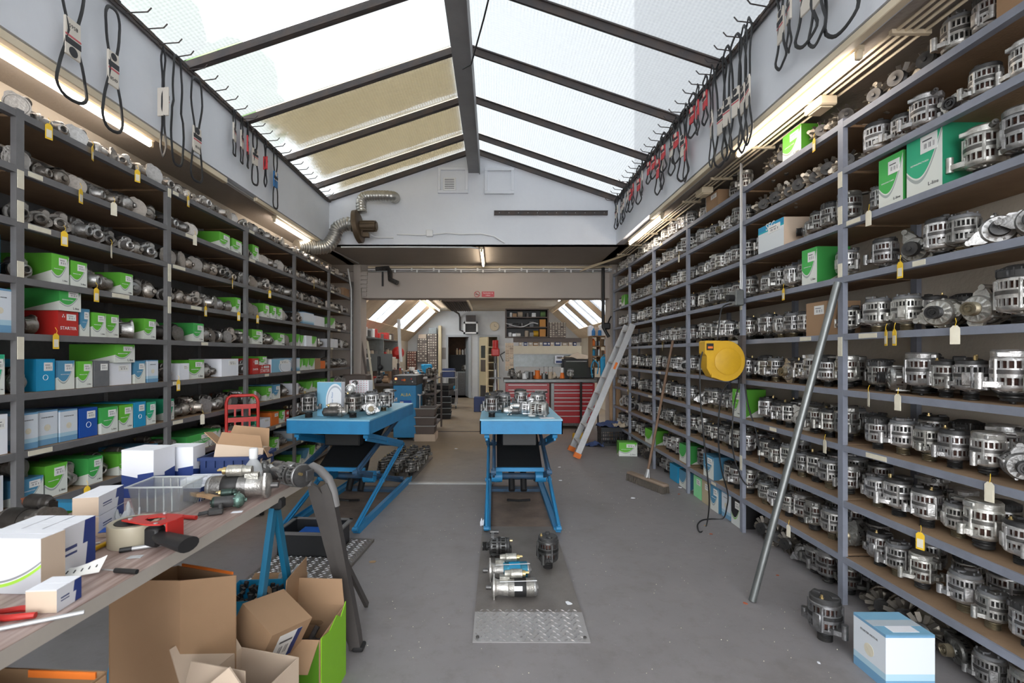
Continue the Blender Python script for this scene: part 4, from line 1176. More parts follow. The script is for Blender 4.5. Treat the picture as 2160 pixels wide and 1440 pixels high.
# ================================================================ RIGHT RACK CONTENT (bay index 0..5)
random.seed(33)
RF = {0: (1792, 2240), 1: (1577, 1766), 2: (1455, 1558), 3: (1383, 1445), 4: (1331, 1375), 5: (1297, 1325)}
SR = {}
for bay in range(6):
    for li in range(1, 10): SR[(bay, li)] = f"a{RF[bay][0]}-{RF[bay][1]}"
SR[(0, 9)] = "o1792-1940 C1950-1951:1 a1945-2075 K2082-2200:17"
SR[(0, 9)] = "o1792-1940 a1945-2075 K2082-2200:17"
SR[(0, 8)] = "a1790-2240"
SR[(0, 7)] = "a1784-1838 H1843-1895:27 T1900-1975:32 A1985-2150"
SR[(0, 6)] = "a1790-1850 h1852-1905 a1908-2080 h2088-2165"
SR[(0, 5)] = "a1790-1898 h1902-1975 a1978-2060 A2064-2240"
SR[(0, 4)] = "a1788-2030 A2034-2240"
SR[(0, 1)] = "a1792-1920 a1955-2240"
SR[(0, 0)] = "o1797-1930 a1935-2240"
SR[(1, 9)] = "o1590-1635 G1642-1682:20 o1686-1766"
SR[(1, 8)] = "o1577-1766"
SR[(1, 7)] = "a1577-1592 S1595-1650:21 a1655-1766"
SR[(1, 6)] = "a1577-1683 H1686-1718:24 a1724-1766"
SR[(1, 5)] = "a1577-1686 K1691-1735:22 a1740-1766"
SR[(1, 3)] = "a1577-1766"; SR[(1, 0)] = "o1577-1640 a1645-1766"
SR[(2, 9)] = "a1455-1484 K1487-1512:16 a1515-1558"
SR[(2, 5)] = "a1455-1558"
SR[(2, 3)] = "a1455-1536 G1540-1557:24"
SR[(2, 1)] = "a1455-1477 B1481-1503:22 a1507-1558"
SR[(2, 0)] = "L1456-1473:22 Q1475-1492:23 B1495-1512:24 W1515-1533:23 D1537-1558:24"
SR[(3, 1)] = "a1383-1424 H1427-1444:20"
SR[(3, 0)] = "a1383-1402 C1406-1422:19 B1426-1443:19"
SR[(4, 1)] = "a1331-1355 G1358-1374:19"; SR[(4, 0)] = "o1331-1375"
SR[(5, 1)] = "a1297-1325"; SR[(5, 7)] = "a1297-1306 G1309-1316:18 a1318-1325"; SR[(5, 0)] = "a1297-1325"
for (bay, li) in sorted(SR, key=lambda k: (k[0], k[1])): row('R', bay, li, SR[(bay, li)])
# second row standing in the shadow behind
for bay in (0, 1, 2):
    for li in (0, 1, 2, 3, 4, 5):
        y = RUP[bay] + .12
        while y < RUP[bay + 1] - .1:
            unit('R', bay + 1, li, y, 'a', back=.20); y += .19
for sd in 'RL':
    mb = MB(); mats = []
    for key, mt in STUFF[sd]:
        _, _, big, ml = PROTO[key]
        if not mats: mats = ['cast', 'copper', 'steel', 'blackplastic', 'darkcore', 'brass', 'greyplastic', 'pulleydark', 'pulleybrass', 'winddark', 'fansteel']
        o = len(mb.v)
        for i, f in enumerate(big.f):
            mb.f.append(tuple(k + o for k in f)); mb.m.append(mats.index(ml[big.m[i]])); mb.uv.append(None)
        mb.v += [tuple(mt @ Vector(v)) for v in big.v]
    if mb.v:
        o = solo('rear_alternators' if sd == 'R' else 'far_starter_motors', mb, mats, 'rows of alternators behind the front ones and in the farthest right bay' if sd == 'R' else 'starter motors in the farthest bays of the left rack', 'spare parts')
        o['kind'] = 'stuff'
print('units', TOT)
# hanging tags
random.seed(8)
TG = [('L', 97, 9, 'y'), ('L', 190, 9, 'y'), ('L', 285, 9, 'y'), ('L', 165, 8, 'y'), ('L', 235, 8, 'c'), ('L', 130, 7, 'y'), ('L', 230, 7, 'c'), ('L', 407, 8, 'c'), ('L', 393, 9, 'y'),
      ('L', 112, 5, 'y'), ('L', 198, 6, 'y'), ('L', 430, 6, 'y'), ('L', 500, 6, 'y'), ('L', 487, 7, 'y'), ('L', 566, 7, 'y'), ('L', 178, 2, 'y'), ('L', 423, 3, 'c'), ('L', 540, 6, 'y'), ('L', 372, 4, 'y'), ('L', 660, 8, 'y'),
      ('R', 1657, 6, 'y'), ('R', 1875, 5, 'y'), ('R', 1893, 5, 'y'), ('R', 2022, 5, 'c'), ('R', 1838, 4, 'c'), ('R', 1900, 4, 'c'), ('R', 1745, 3, 'c'), ('R', 2095, 3, 'c'), ('R', 1722, 9, 'y'), ('R', 1668, 1, 'c'),
      ('R', 1905, 6, 'y'), ('R', 1838, 7, 'c'), ('R', 1948, 2, 'y'), ('R', 1435, 8, 'c'), ('R', 1400, 5, 'y'), ('R', 1327, 3, 'y')]
TC = {}
for sd, x, li, c in TG:
    y = (2440 if sd == 'L' else 2100) / abs(x - 1042); z = (LLV if sd == 'L' else RLV)[li]
    s_ = 1 if sd == 'L' else -1
    bay = [i for i in range(6) if (LUP if sd == 'L' else RUP)[i] <= y][-1] + (0 if sd == 'L' else 1)
    k = (sd, bay, li); TC[k] = TC.get(k, 0) + 1
    o = put_tag(((DL if sd == 'L' else DR) + s_ * .016, y, z + .01), R(90) * s_ + random.uniform(-.5, .5), 'yellowtag' if c == 'y' else 'creamtag',
            f"{'yellow-edged' if c == 'y' else 'cream'} paper tag, {ORD[TC[k]-1]} over {'left' if sd == 'L' else 'right'} rack's {LEVW(sd, li)}, {BAYW[bay]} bay")
    o.scale = (1.25,) * 3
# ================================================================ LAMPS
def batten(name, label, x, y0, y1, z, mat, strip=True, ln=None):
    t = thing(name, label, 'lamp', (x, (y0 + y1) / 2, z), group='fluorescent tube lamps')
    L = y1 - y0
    mb = MB(); mb.box((0, 0, .045), (.055, L + .04, .036), bev=.004); part('housing', mb, 'lamphousing', t)
    mb = MB(); mb.cyl((0, -L / 2, 0), (0, L / 2, 0), .016, n=12); part('tube', mb, mat, t)
    for s in (-1, 1):
        mb = MB(); mb.box((0, s * (L / 2 + .01), .012), (.032, .028, .055), bev=.005); part('tube_holder', mb, 'lamphousing', t)
    return t
batten('tube_lamp', 'long fluorescent tube above the nearest left shelving bays', -2.60, 1.75, 3.58, 3.085, 'tube')
batten('tube_lamp', 'fluorescent tube above the rear left shelving beside the metal duct', -2.60, 5.62, 7.05, 3.085, 'tube')
batten('tube_lamp', 'long fluorescent tube under the right soffit behind the hanging belts', 1.93, 2.52, 3.74, 3.075, 'tube')
batten('tube_lamp', 'fluorescent tube above the rear right shelving bays', 1.93, 5.46, 6.72, 3.075, 'tube')
batten('tube_lamp', 'single fluorescent tube under the rear soffit, centre of the room', -.19, 7.25, 8.45, 3.085, 'tubewarm')
# long cream channels along both soffits
mb = MB(); mb.box((-2.495, 2.3, 3.115), (.045, 4.2, .05), bev=.004); solo('light_channel', mb, 'lamphousing', 'cream metal channel under the left soffit beside the long tube', 'channel', sharp=0)
mb = MB(); mb.box((-2.495, 6.0, 3.125), (.035, 2.1, .04), bev=.004); solo('light_channel', mb, 'lamphousing', 'cream metal channel under the left soffit beside the rear tube', 'channel', sharp=0)
mb = MB(); mb.box((1.86, 3.3, 3.12), (.05, 4.6, .045), bev=.004); solo('light_channel', mb, 'lamphousing', 'cream metal channel along the lower edge of the right beam', 'channel', sharp=0)
# conduits
def pipe(name, pts, r, mat, label, cat='pipe', clips=0, group=None, n=7):
    o = solo(name, MB().tube(pts, r, n), mat, label, cat, group=group, sharp=60)
    return o
for i, x in enumerate((2.02, 2.06, 2.10, 2.16)):
    pts = [(x, -1 + k * 1.2, 3.125 + .004 * sin(k + i)) for k in range(7)] + [(x + .02, 7.9 - .1 * i, 3.12), (x - .3 - .1 * i, 8.58, 3.10 - .03 * i)]
    o = solo('conduit', MB().tube(pts, .009, 6), 'lamphousing', f'thin cream conduit along the right soffit, {ORD[i]} from the aisle', 'pipe', group='conduits under the right soffit', sharp=60)
    if i == 0:
        for k in range(12):
            mb = MB(); mb.box((2.09, .4 + k * .66, 3.118), (.20, .02, .022)); part('pipe_clip', mb, 'lamphousing', o, sharp=0)
for i, (yy, xx) in enumerate(((3.02, 2.08), (4.62, 2.05))):
    mb = MB(); mb.box((xx, yy, 3.085), (.11, .16, .06), bev=.008); mb.box((xx, yy, 3.052), (.08, .12, .01), bev=.004)
    solo('junction_box', mb, 'lamphousing', ['cream junction box under the right soffit, nearer one', 'cream junction box under the right soffit, farther one'][i], 'junction box', sharp=0)
pipe('conduit', [(-2.52, 1, 3.13), (-2.52, 4.8, 3.13), (-2.54, 7.0, 3.12), (-2.4, 8.4, 3.12)], .011, 'alu', 'thin grey conduit under the left soffit')
pipe('heating_pipe', [(-2.86, 1.0, 2.86), (-2.86, 4.9, 2.88), (-2.86, 6.9, 2.90)], .035, 'lamphousing', 'thick cream pipe along the left wall above the top shelf')
pipe('soffit_conduit', [(-2.3, YG + .03, 3.12), (-1.3, YG + .03, 3.12), (-.35, YG + .05, 3.12), (-.24, YG + .12, 3.12)], .012, 'white', 'white conduit running along the gable foot')
o = pipe('gable_cable', [(-1.45, YG - .012, 3.30), (-1.1, YG - .012, 3.29), (-.9, YG - .012, 3.30), (-.7, YG - .012, 3.32), (-.5, YG - .012, 3.30), (-.2, YG - .012, 3.31), (0.0, YG - .012, 3.27), (.16, YG - .014, 3.17)], .012, 'white', 'white cable stapled along the gable wall')
mb = MB(); mb.box((-.96, YG - .03, 3.31), (.10, .05, .10), bev=.008); solo('junction_box', mb, 'white', 'white junction box on the gable wall', 'junction box', sharp=0)
for i, (z, r, m_) in enumerate(((3.10, .022, 'lamphousing'), (3.055, .014, 'white'), (3.02, .012, 'alu'))):
    o = pipe('lintel_conduit', [(-2.3, YL - .04 - .01 * i, z), (2.15, YL - .04 - .01 * i, z)], r, m_, f'horizontal conduit across the rear lintel, {ORD[i]} from the ceiling', group='conduits across the lintel')
    if i:
        for k in range(11):
            mb = MB(); mb.box((-2.0 + k * .4 + .1 * i, YL - .05 - .01 * i, z), (.03, .03, .05)); part('pipe_clip', mb, 'white', o, sharp=0)
pipe('bracket_pipe', [(-2.15, YL - .06, 3.06), (-1.92, YL - .08, 3.07), (-1.88, YL - .14, 3.00), (-1.86, YL - .2, 2.85), (-1.72, YL - .25, 2.78)], .045, 'steel', 'short bent dark pipe below the rear soffit on the left')
mb = MB(); mb.box((-2.03, YL - .06, 2.90), (.03, .02, .30)); solo('hanger_strap', mb, 'black', 'short black strap hanging at the left of the lintel', 'strap', sharp=0)
pipe('downpipe', [(1.98, YL - .1, 3.08), (1.98, YL - .1, 2.0), (2.08, YL - .12, 1.82)], .03, 'black', 'black square downpipe at the right end of the lintel')
pipe('post_conduit', [(DL - .02, 7.98, 2.95), (DL + .03, 8.0, 2.6), (DL + .03, 8.0, .4)], .014, 'alu', 'grey conduit down the left rear post')
# ---- sign over the opening
s = thing('no_smoking_sign', 'small red and white no-smoking sign on the rear lintel', 'sign', (-.17, YL - .006, 2.545))
mb = MB(); mb.box((.06, 0, .065), (.23, .006, .10)); part('panel', mb, 'plateredlabel', s, label='red text panel', sharp=0)
mb = MB(); mb.box((-.14, 0, .065), (.13, .006, .12)); o = part('symbol_panel', mb, 'lintel', s, sharp=0)
mb = MB(); mb.tube([(-.14 + .05 * cos(a), -.006, .065 + .05 * sin(a)) for a in [i * 2 * pi / 24 for i in range(24)]], .006, 5, closed=True); mb.tube([(-.175, -.006, .10), (-.105, -.006, .03)], .006, 5)
part('prohibition_ring', mb, 'plateredlabel', s, sharp=60)
mb = MB(); mb.box((-.14, -.005, .062), (.06, .003, .010)); part('cigarette', mb, 'ink', s, sharp=0)
for tx, z in (('Verboden te', .085), ('roken', .045)):
    part('lettering', text_mesh(tx, .036, 'inkwhite'), None, s, loc=(.06, -.0045, z), rot=(R(90), 0, 0))
# ---- gable fittings
def hatch(name, label, x0, x1, z0, z1):
    t = thing(name, label, 'hatch', ((x0 + x1) / 2, YG - .005, z0)); w_, h_ = x1 - x0, z1 - z0
    mb = MB(); q = .045
    for (cx, cz, sx, sz) in ((0, q / 2, w_, q), (0, h_ - q / 2, w_, q), (-w_ / 2 + q / 2, h_ / 2, q, h_ - 2 * q), (w_ / 2 - q / 2, h_ / 2, q, h_ - 2 * q)): mb.box((cx, -.015, cz), (sx, .04, sz), bev=.004)
    part('frame', mb, 'plaster', t, sharp=0)
    mb = MB(); mb.box((0, -.002, h_ / 2), (w_ - 2 * q, .012, h_ - 2 * q)); part('hatch_board', mb, 'plaster', t, sharp=0)
    return t
t = hatch('wall_hatch', 'white framed hatch with a small vent, left of the ridge beam', -.84, -.385, 3.91, 4.30)
mb = MB(); mb.box((-.05, -.03, .13), (.19, .03, .19), bev=.004); g = part('vent_grille', mb, 'white', t, label='white louvred vent', sharp=0)
for k in range(6):
    mb = MB(); mb.box((-.05, -.048, .065 + k * .026), (.14, .006, .007)); part('slat', mb, 'greyplastic', g, sharp=0)
hatch('wall_hatch', 'plain white framed hatch, right of the ridge beam', -.14, .30, 3.90, 4.29)
t = thing('wall_rail', 'long dark metal rail on the white gable wall', 'rail', (0, YG - .02, 3.615))
for x0, x1 in ((0, .66), (.66, 1.70)):
    mb = MB(); mb.box(((x0 + x1) / 2, 0, 0), (x1 - x0 - .004, .03, .062), bev=.003); mb.box(((x0 + x1) / 2, -.012, .028), (x1 - x0 - .004, .03, .008)); part('rail_section', mb, 'dark_iron', t, sharp=0)
for k in range(12):
    mb = MB(); mb.cyl((.08 + k * .142, -.014, .0), (.08 + k * .142, -.02, .0), .006, n=6); part('screw', mb, 'alu', t)
# ---- extractor fan with ducts
Y0 = 6.86
def q(x, y, Y=Y0): return px(x, y, Y)
t = thing('extractor_fan', 'brown metal extractor fan with silver flexible ducts on the gable', 'fan', tuple(q(755, 478)))
org = q(755, 478)
def sub(v): return v - org
mb = MB(); c = Vector((0, 0, 0)); mb.lathe([(.0, -.045), (.20, -.045), (.235, -.03), (.235, .03), (.20, .045), (0, .045)], 26, Matrix.Translation(c) @ Matrix.Rotation(R(82), 4, 'Y'))
part('volute_casing', mb, 'fanpaint', t)
mb = MB(); mb.cyl((.04, -.02, .0), (.27, -.03, .0), .078, n=18); mb.cyl((.27, -.03, 0), (.285, -.03, 0), .06, n=18)
for k in range(10): mb.box((.15, -.025 + .08 * sin(k * .628), .08 * cos(k * .628)), (.18, .008, .008))
part('motor', mb, 'fanpaint', t)
mb = MB(); mb.box((.13, -.04, -.13), (.09, .07, .07), bev=.006); mb.box((.07, -.02, -.08), (.03, .06, .14)); part('terminal_box', mb, 'fanpaint', t, sharp=0)
def duct(name, pts, r, par, ribs=.009, mat='galvduct', ry=.13):
    P = [Vector(p) for p in pts]
    # resample smooth
    Q = []
    for i in range(len(P) - 1):
        p0, p1, p2, p3 = P[max(i - 1, 0)], P[i], P[i + 1], P[min(i + 2, len(P) - 1)]
        n = max(4, int((p2 - p1).length / ribs))
        for k in range(n):
            u = k / n
            Q.append(.5 * ((2 * p1) + (p2 - p0) * u + (2 * p0 - 5 * p1 + 4 * p2 - p3) * u * u + (3 * p1 - p0 - 3 * p2 + p3) * u ** 3))
    Q.append(P[-1])
    rad = [r * (1 + (ry if i % 4 in (1, 2) else 0)) for i in range(len(Q))]
    part(name, MB().tube(Q, rad, 16), mat, par, sharp=70)
duct('inlet_duct', [sub(q(625, 520, 6.5)), sub(q(660, 522, 6.7)), sub(q(690, 519, 6.8)), sub(q(705, 500, 6.85)), sub(q(712, 482, 6.86)), sub(q(732, 472, 6.86)), sub(q(745, 474, 6.86))], .088, t)
duct('outlet_duct', [sub(q(763, 448, 6.88)), sub(q(762, 428, 6.88)), sub(q(768, 416, 6.88)), sub(q(785, 413, 6.88)), sub(q(815, 413, 6.9)), sub(q(830, 415, 6.95)), sub(q(833, 418, 7.05))], .072, t, mat='galvduct', ry=.08)
pipe('fan_cable', [q(782, 495, 6.86), q(790, 500, 7.0), q(800, 501, 7.07), q(830, 501, 7.08)], .01, 'white', 'white cable from the extractor fan along the gable')
pipe('hanging_cable', [(-.12, 2.9, 4.52), (-.03, 3.2, 4.36), (.02, 3.35, 4.25), (-.08, 3.7, 4.12), (-.20, 4.15, 4.04), (-.28, 4.25, 4.06)], .007, 'rubber', 'black cable drooping from the ridge beam')
mb = MB()
for (p0, p1, p2, p3) in (((610, 300), (630, 318), (650, 315), (668, 312)), ((735, 355), (755, 372), (775, 372), (800, 358)), ((930, 345), (936, 320), (945, 300), (955, 285))): pass

# ================================================================ BELTS AND HOOKS
def hooks(name, label, x, s, ys):
    t = thing(name, label, 'hook rail', (x, ys[0], ZE - .03))
    mb = MB(); mb.box((0, (ys[-1] - ys[0]) / 2, 0), (.012, ys[-1] - ys[0] + .1, .03)); part('rail', mb, 'dark_iron', t, sharp=0)
    mb = MB(); mb.tube([(0, 0, 0), (s * .10, 0, .012), (s * .14, 0, .016), (s * .165, 0, .045)], .0045, 5); me = mb.mesh('hook', ['dark_iron'], 60)
    for y in ys:
        o = part('hook', me, None, t); o.location = (0, y - ys[0], 0); o.rotation_euler = (0, 0, random.uniform(-.12, .12))
random.seed(4)
HL = [2.2 + .0 + k * .158 for k in range(31)]
HR = [1.9 + k * .15 for k in range(35)]
hooks('hook_rail', 'dark row of hooks along the left eave', XL + .02, 1, HL)
hooks('hook_rail', 'dark row of hooks along the right eave', XR - .02, -1, HR)
def belt(x, y, ztop, drop, wid, cardc, label, s, off=.05, yaw=0.0, card=True, cpos=.5, clen=.16, text=None, thin=False, r=.0075, flip=False, cw=.075):
    wid *= 1.35; cw *= 1.2; clen *= 1.08
    """loop hanging from a hook; ztop top of the loop; plane (along the wall) turned by yaw"""
    t = thing('drive_belt', label, 'belt', (x + s * off, y, ztop), yaw, group='drive belts hanging from the eave hooks')
    pts = []; N = 44; zc_ = -drop * cpos
    for i in range(N):
        a = 2 * pi * i / N
        z = -drop / 2 + drop / 2 * cos(a)
        d = abs(z - zc_) / (drop / 2)
        prof = sin(a)
        ww = wid / 2 * (.34 + .66 * min(1, max(0, (d - .12) * 1.5))) if card else wid / 2
        if z > zc_: ww *= .72
        sgn = 1 if prof >= 0 else -1
        pts.append((.004 * sin(i), sgn * ww * min(1, abs(prof) * 1.7) ** .8, z))
    mb = MB(); mb.tube(pts, r, 5, closed=True, flat=(1.5, .8)); part('belt_loop', mb, 'rubber', t, sharp=60)
    if card:
        mb = MB(); mb.box((0, 0, zc_), (.014, cw, clen), bev=.003); c_ = part('card_sleeve', mb, cardc, t, label={'beltcard': 'grey-white card sleeve', 'beltred': 'red card sleeve', 'beltblue': 'blue card sleeve'}[cardc], sharp=0)
        fz = R(90)
        for (dz, hh, m_) in ((.12, .16, 'ink'), (-.02, .05, 'plateredlabel' if cardc == 'beltcard' else 'beltcard')):
            mb = MB(); mb.box((s * .0076, 0, zc_ + clen * dz * (-1 if flip else 1)), (.0012, cw, clen * hh)); part('printed_band', mb, m_, c_, sharp=0)
        mb = MB(); mb.cyl((s * .0074, 0, zc_ + clen * (.36 if not flip else -.36)), (s * .0082, 0, zc_ + clen * (.36 if not flip else -.36)), cw * .28, n=14); part('printed_oval', mb, 'ink' if cardc == 'beltcard' else 'beltcard', c_)
        if text:
            part('printed_number', text_mesh(text, .030, 'ink'), None, c_, loc=(s * .0078, 0, zc_ + clen * (-.30 if not flip else .30)), rot=(R(90) if not flip else R(-90), 0, fz * s) if not flip else (R(90), R(180), fz * s))
    return t
zt = ZE + .0
# left side: (pixel x, drop top y, bottom y, width px...)
belt(XL, 2.18, zt, .72, .15, 'beltcard', 'black belt with a grey-white card at the top left corner', 1, clen=.16)
belt(XL, 2.72, 3.74, .78, .17, 'beltcard', 'black belt with grey-white card reading 8565 upside down', 1, text='8565', clen=.20, flip=True, cpos=.55, cw=.085)
belt(XL, 3.01, 3.70, .78, .13, 'beltcard', 'black belt with grey-white card reading 8549, second card from the left', 1, text='8549', clen=.20, cpos=.5, cw=.07)
belt(XL, 3.44, 3.73, .79, .03, 'beltcard', 'narrow black belt seen edge-on with slim card', 1, clen=.19, yaw=R(80), off=.07)
belt(XL, 3.61, 3.77, .83, .10, 'beltcard', 'plain long black belt without a card, left eave', 1, card=False, off=.06)
belt(XL, 3.86, 3.75, .84, .15, 'beltcard', 'black belt with grey-white card reading 8590, before the middle cluster', 1, text='8590', clen=.19, cpos=.6, cw=.085)
for i, (y, dr, yw, cc, nm) in enumerate(((4.42, .42, .9, 'beltcard', 'first'), (4.55, .44, .9, 'beltcard', 'second'), (4.66, .44, 1.0, 'beltred', 'third'), (4.80, .56, .5, 'beltcard', 'fourth'))):
    belt(XL, y, 3.78, dr, .09, cc, f'black belt in the middle cluster on the left eave, {nm} from the camera', 1, clen=.15, cpos=.5, yaw=yw - .6, text=None)
belt(XL, 5.02, 3.78, .50, .02, 'beltred', 'edge-on black belt with red-marked card, left eave', 1, clen=.13, yaw=R(80), cw=.04)
belt(XL, 5.25, 3.78, .66, .10, 'beltblue', 'black belt with blue card sleeve, last on the left eave', 1, clen=.16, cpos=.52)
random.seed(17)
# right side: nearest group, then dense rows going back
RB = [(2.41, 3.80, .66, .15, None), (2.57, 3.80, .61, .14, 'beltcard'), (2.67, 3.80, .55, .13, 'beltcard'), (2.83, 3.80, .49, .05, 'beltcard'), (2.94, 3.80, .52, .10, 'beltcard'),
      (3.28, 3.82, .86, .14, 'beltcard'), (3.36, 3.82, .88, .15, 'beltcard'), (3.44, 3.82, .84, .12, 'beltcard'), (3.60, 3.84, .86, .09, 'beltcard'), (3.72, 3.82, .84, .15, 'beltcard'), (3.82, 3.82, .80, .16, 'beltcard'),
      (3.95, 3.82, .40, .08, 'beltred'), (4.08, 3.82, .42, .09, 'beltred'), (4.22, 3.82, .38, .10, 'beltred'), (4.36, 3.80, .70, .15, 'beltred'), (4.46, 3.80, .66, .14, 'beltcard'), (4.60, 3.80, .44, .10, 'beltred'),
      (4.74, 3.80, .50, .10, 'beltcard'), (4.92, 3.80, .40, .10, 'beltred'), (5.02, 3.80, .54, .12, 'beltcard'), (5.14, 3.80, .56, .12, 'beltred'), (5.26, 3.80, .34, .10, 'beltred'), (5.42, 3.80, .34, .10, 'beltred'),
      (5.62, 3.80, .40, .10, 'beltcard'), (5.78, 3.80, .46, .10, 'beltred'), (6.02, 3.80, .40, .12, 'beltred'), (6.16, 3.80, .44, .12, 'beltred'), (6.32, 3.80, .40, .10, 'beltcard'), (6.46, 3.78, .46, .11, 'beltcard'), (6.60, 3.78, .46, .11, 'beltcard'), (6.74, 3.78, .46, .11, 'beltcard'), (6.86, 3.78, .46, .10, 'beltcard')]
CN = {}
for y, z, dr, wd, cc in RB:
    k = 'beltred' if cc == 'beltred' else cc
    CN[k] = CN.get(k, 0) + 1
    lab = {None: 'card-less ribbed black belt nearest the camera on the right eave', 'beltred': f'black belt with red card, {ORD[min(CN[k],20)-1]} red-carded one along the right eave', 'beltcard': f'black belt with grey-white card, {ORD[min(CN[k],20)-1]} pale-carded one along the right eave'}[k]
    belt(XR, y, z, dr, wd, cc or 'beltcard', lab, -1, card=cc is not None, off=.05 + random.uniform(0, .03), yaw=random.uniform(-.35, .2), clen=.19 if dr > .5 else .13, cpos=.5 if dr < .7 else .58, cw=.065)
# ================================================================ SCISSOR LIFTS
def lift(label, x, y, rz, w_, L, H, label_top):
    t = thing('scissor_lift', label, 'lift table', (x, y, 0), rz)
    # local: x across, y from 0 (front) to L
    mb = MB(); mb.box((w_ / 2, L / 2, H - .0075), (w_, L, .015)); part('table_plate', mb, 'lifttop', t, label=label_top, sharp=0)
    mb = MB()
    for (cx, cy, sx, sy) in ((w_ / 2, .005, w_, .01), (w_ / 2, L - .005, w_, .01), (.005, L / 2, .01, L), (w_ - .005, L / 2, .01, L)): mb.box((cx, cy, H - .07), (sx, sy, .115))
    part('table_skirt', mb, 'liftblue', t, sharp=0)
    # base rails
    for xx in (.07, w_ - .07):
        mb = MB(); mb.box((xx, L * .55 - .1, .022), (.05, L * 1.15, .04)); mb.box((xx + (.03 if xx > w_ / 2 else -.03), L * .55 - .1, .03), (.006, L * 1.15, .06)); part('base_rail', mb, 'liftblue', t, sharp=0)
    mb = MB(); mb.box((w_ / 2, L * .75, .02), (w_ - .1, .10, .03)); part('base_crossmember', mb, 'liftdark', t, sharp=0)
    def arm(nm, xx, y0, z0, y1, z1, wd=.055, th=.022, m_='liftblue'):
        mb = MB(); d = Vector((0, y1 - y0, z1 - z0)); a = math.atan2(d.z, d.y)
        mb.box((xx, (y0 + y1) / 2, (z0 + z1) / 2), (th, d.length, wd), rot=Matrix.Rotation(a, 3, 'X'), bev=.004)
        mb.box((xx + th * .2, (y0 + y1) / 2, (z0 + z1) / 2), (th * 1.5, d.length * .96, .008), rot=Matrix.Rotation(a, 3, 'X'))
        for (yy, zz) in ((y0, z0), (y1, z1), ((y0 + y1) / 2, (z0 + z1) / 2)): mb.cyl((xx - th, yy, zz), (xx + th, yy, zz), .018, n=10)
        part(nm, mb, m_, t, sharp=30)
    zm = .50; zt_ = H - .16
    for sx in (-1, 1):
        xo = w_ / 2 + sx * (w_ / 2 - .06); xi = w_ / 2 + sx * (w_ / 2 - .12)
        arm('outer_arm', xo, -.18, .05, L * .83, zm); arm('inner_arm', xi, L * .95, .05, -.02, zm - .02, m_='liftdark')
        arm('outer_arm', xo, L * .83, zm, .08, zt_, wd=.075); arm('inner_arm', xi, .02, zm - .02, L * .85, zt_, m_='liftdark')
    for (yy, zz, r_) in ((L * .83, zm, .022), (L * .46, .275, .03), (L * .90, .09, .022)):
        mb = MB(); mb.cyl((.08, yy, zz), (w_ - .08, yy, zz), r_, n=12); part('cross_tube', mb, 'liftdark', t)
    # rubber-dark plates between the arms, hydraulic blocks
    mb = MB(); a = math.atan2(.30, .95); mb.box((w_ / 2, L * .42, .595), (w_ * .58, .74, .012), rot=Matrix.Rotation(R(25), 3, 'X')); part('cover_plate', mb, 'black', t, label='black sloping cover plate', sharp=0)
    mb = MB(); mb.box((w_ / 2, L * .42 - .34, .435), (w_ * .62, .03, .035)); part('plate_edge', mb, 'liftblue', t, sharp=0)
    for sx in (-1, 1):
        mb = MB(); mb.cyl((w_ / 2 + sx * w_ * .36, L * .30, .33), (w_ / 2 + sx * w_ * .22, L * .30, .33), .055, n=14); mb.box((w_ / 2 + sx * w_ * .29, L * .38, .30), (.07, .20, .07), bev=.006); part('hydraulic_block', mb, 'liftblue', t)
    for sx in (-1, 1):
        mb = MB(); mb.cyl((w_ / 2 + sx * .06, L * .42, .14), (w_ / 2 + sx * .06, L * .60, .52), .032, n=12); part('hydraulic_ram', mb, 'black', t)
    mb = MB(); mb.tube([(w_ * .35, L * .3, .10), (w_ * .5, L * .33, .08), (w_ * .65, L * .3, .10)], .012, 6); part('hydraulic_hose', mb, 'black', t, sharp=30)
    mb = MB(); mb.box((w_ / 2, L * .25, H - .22), (w_ * .45, .12, .14), bev=.01); part('pump_unit', mb, 'black', t, sharp=30)
    return t
lift('blue scissor lift table in the middle of the aisle', -.124, 4.14, 0, .725, 1.45, .935, 'pale worn blue top plate')
lift('blue scissor lift table on the left, turned slightly', -1.83, 4.14 + .04, R(-5.2), .755, 1.45, .935, 'pale worn blue top plate')
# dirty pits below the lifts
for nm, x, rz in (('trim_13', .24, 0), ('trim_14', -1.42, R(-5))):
    b = MB(); b.box((x, 4.75, .002), (.66, 1.35, .004), rz=rz); struct(nm, b, 'darkfloor' if 'darkfloor' in MATS else 'concrete')
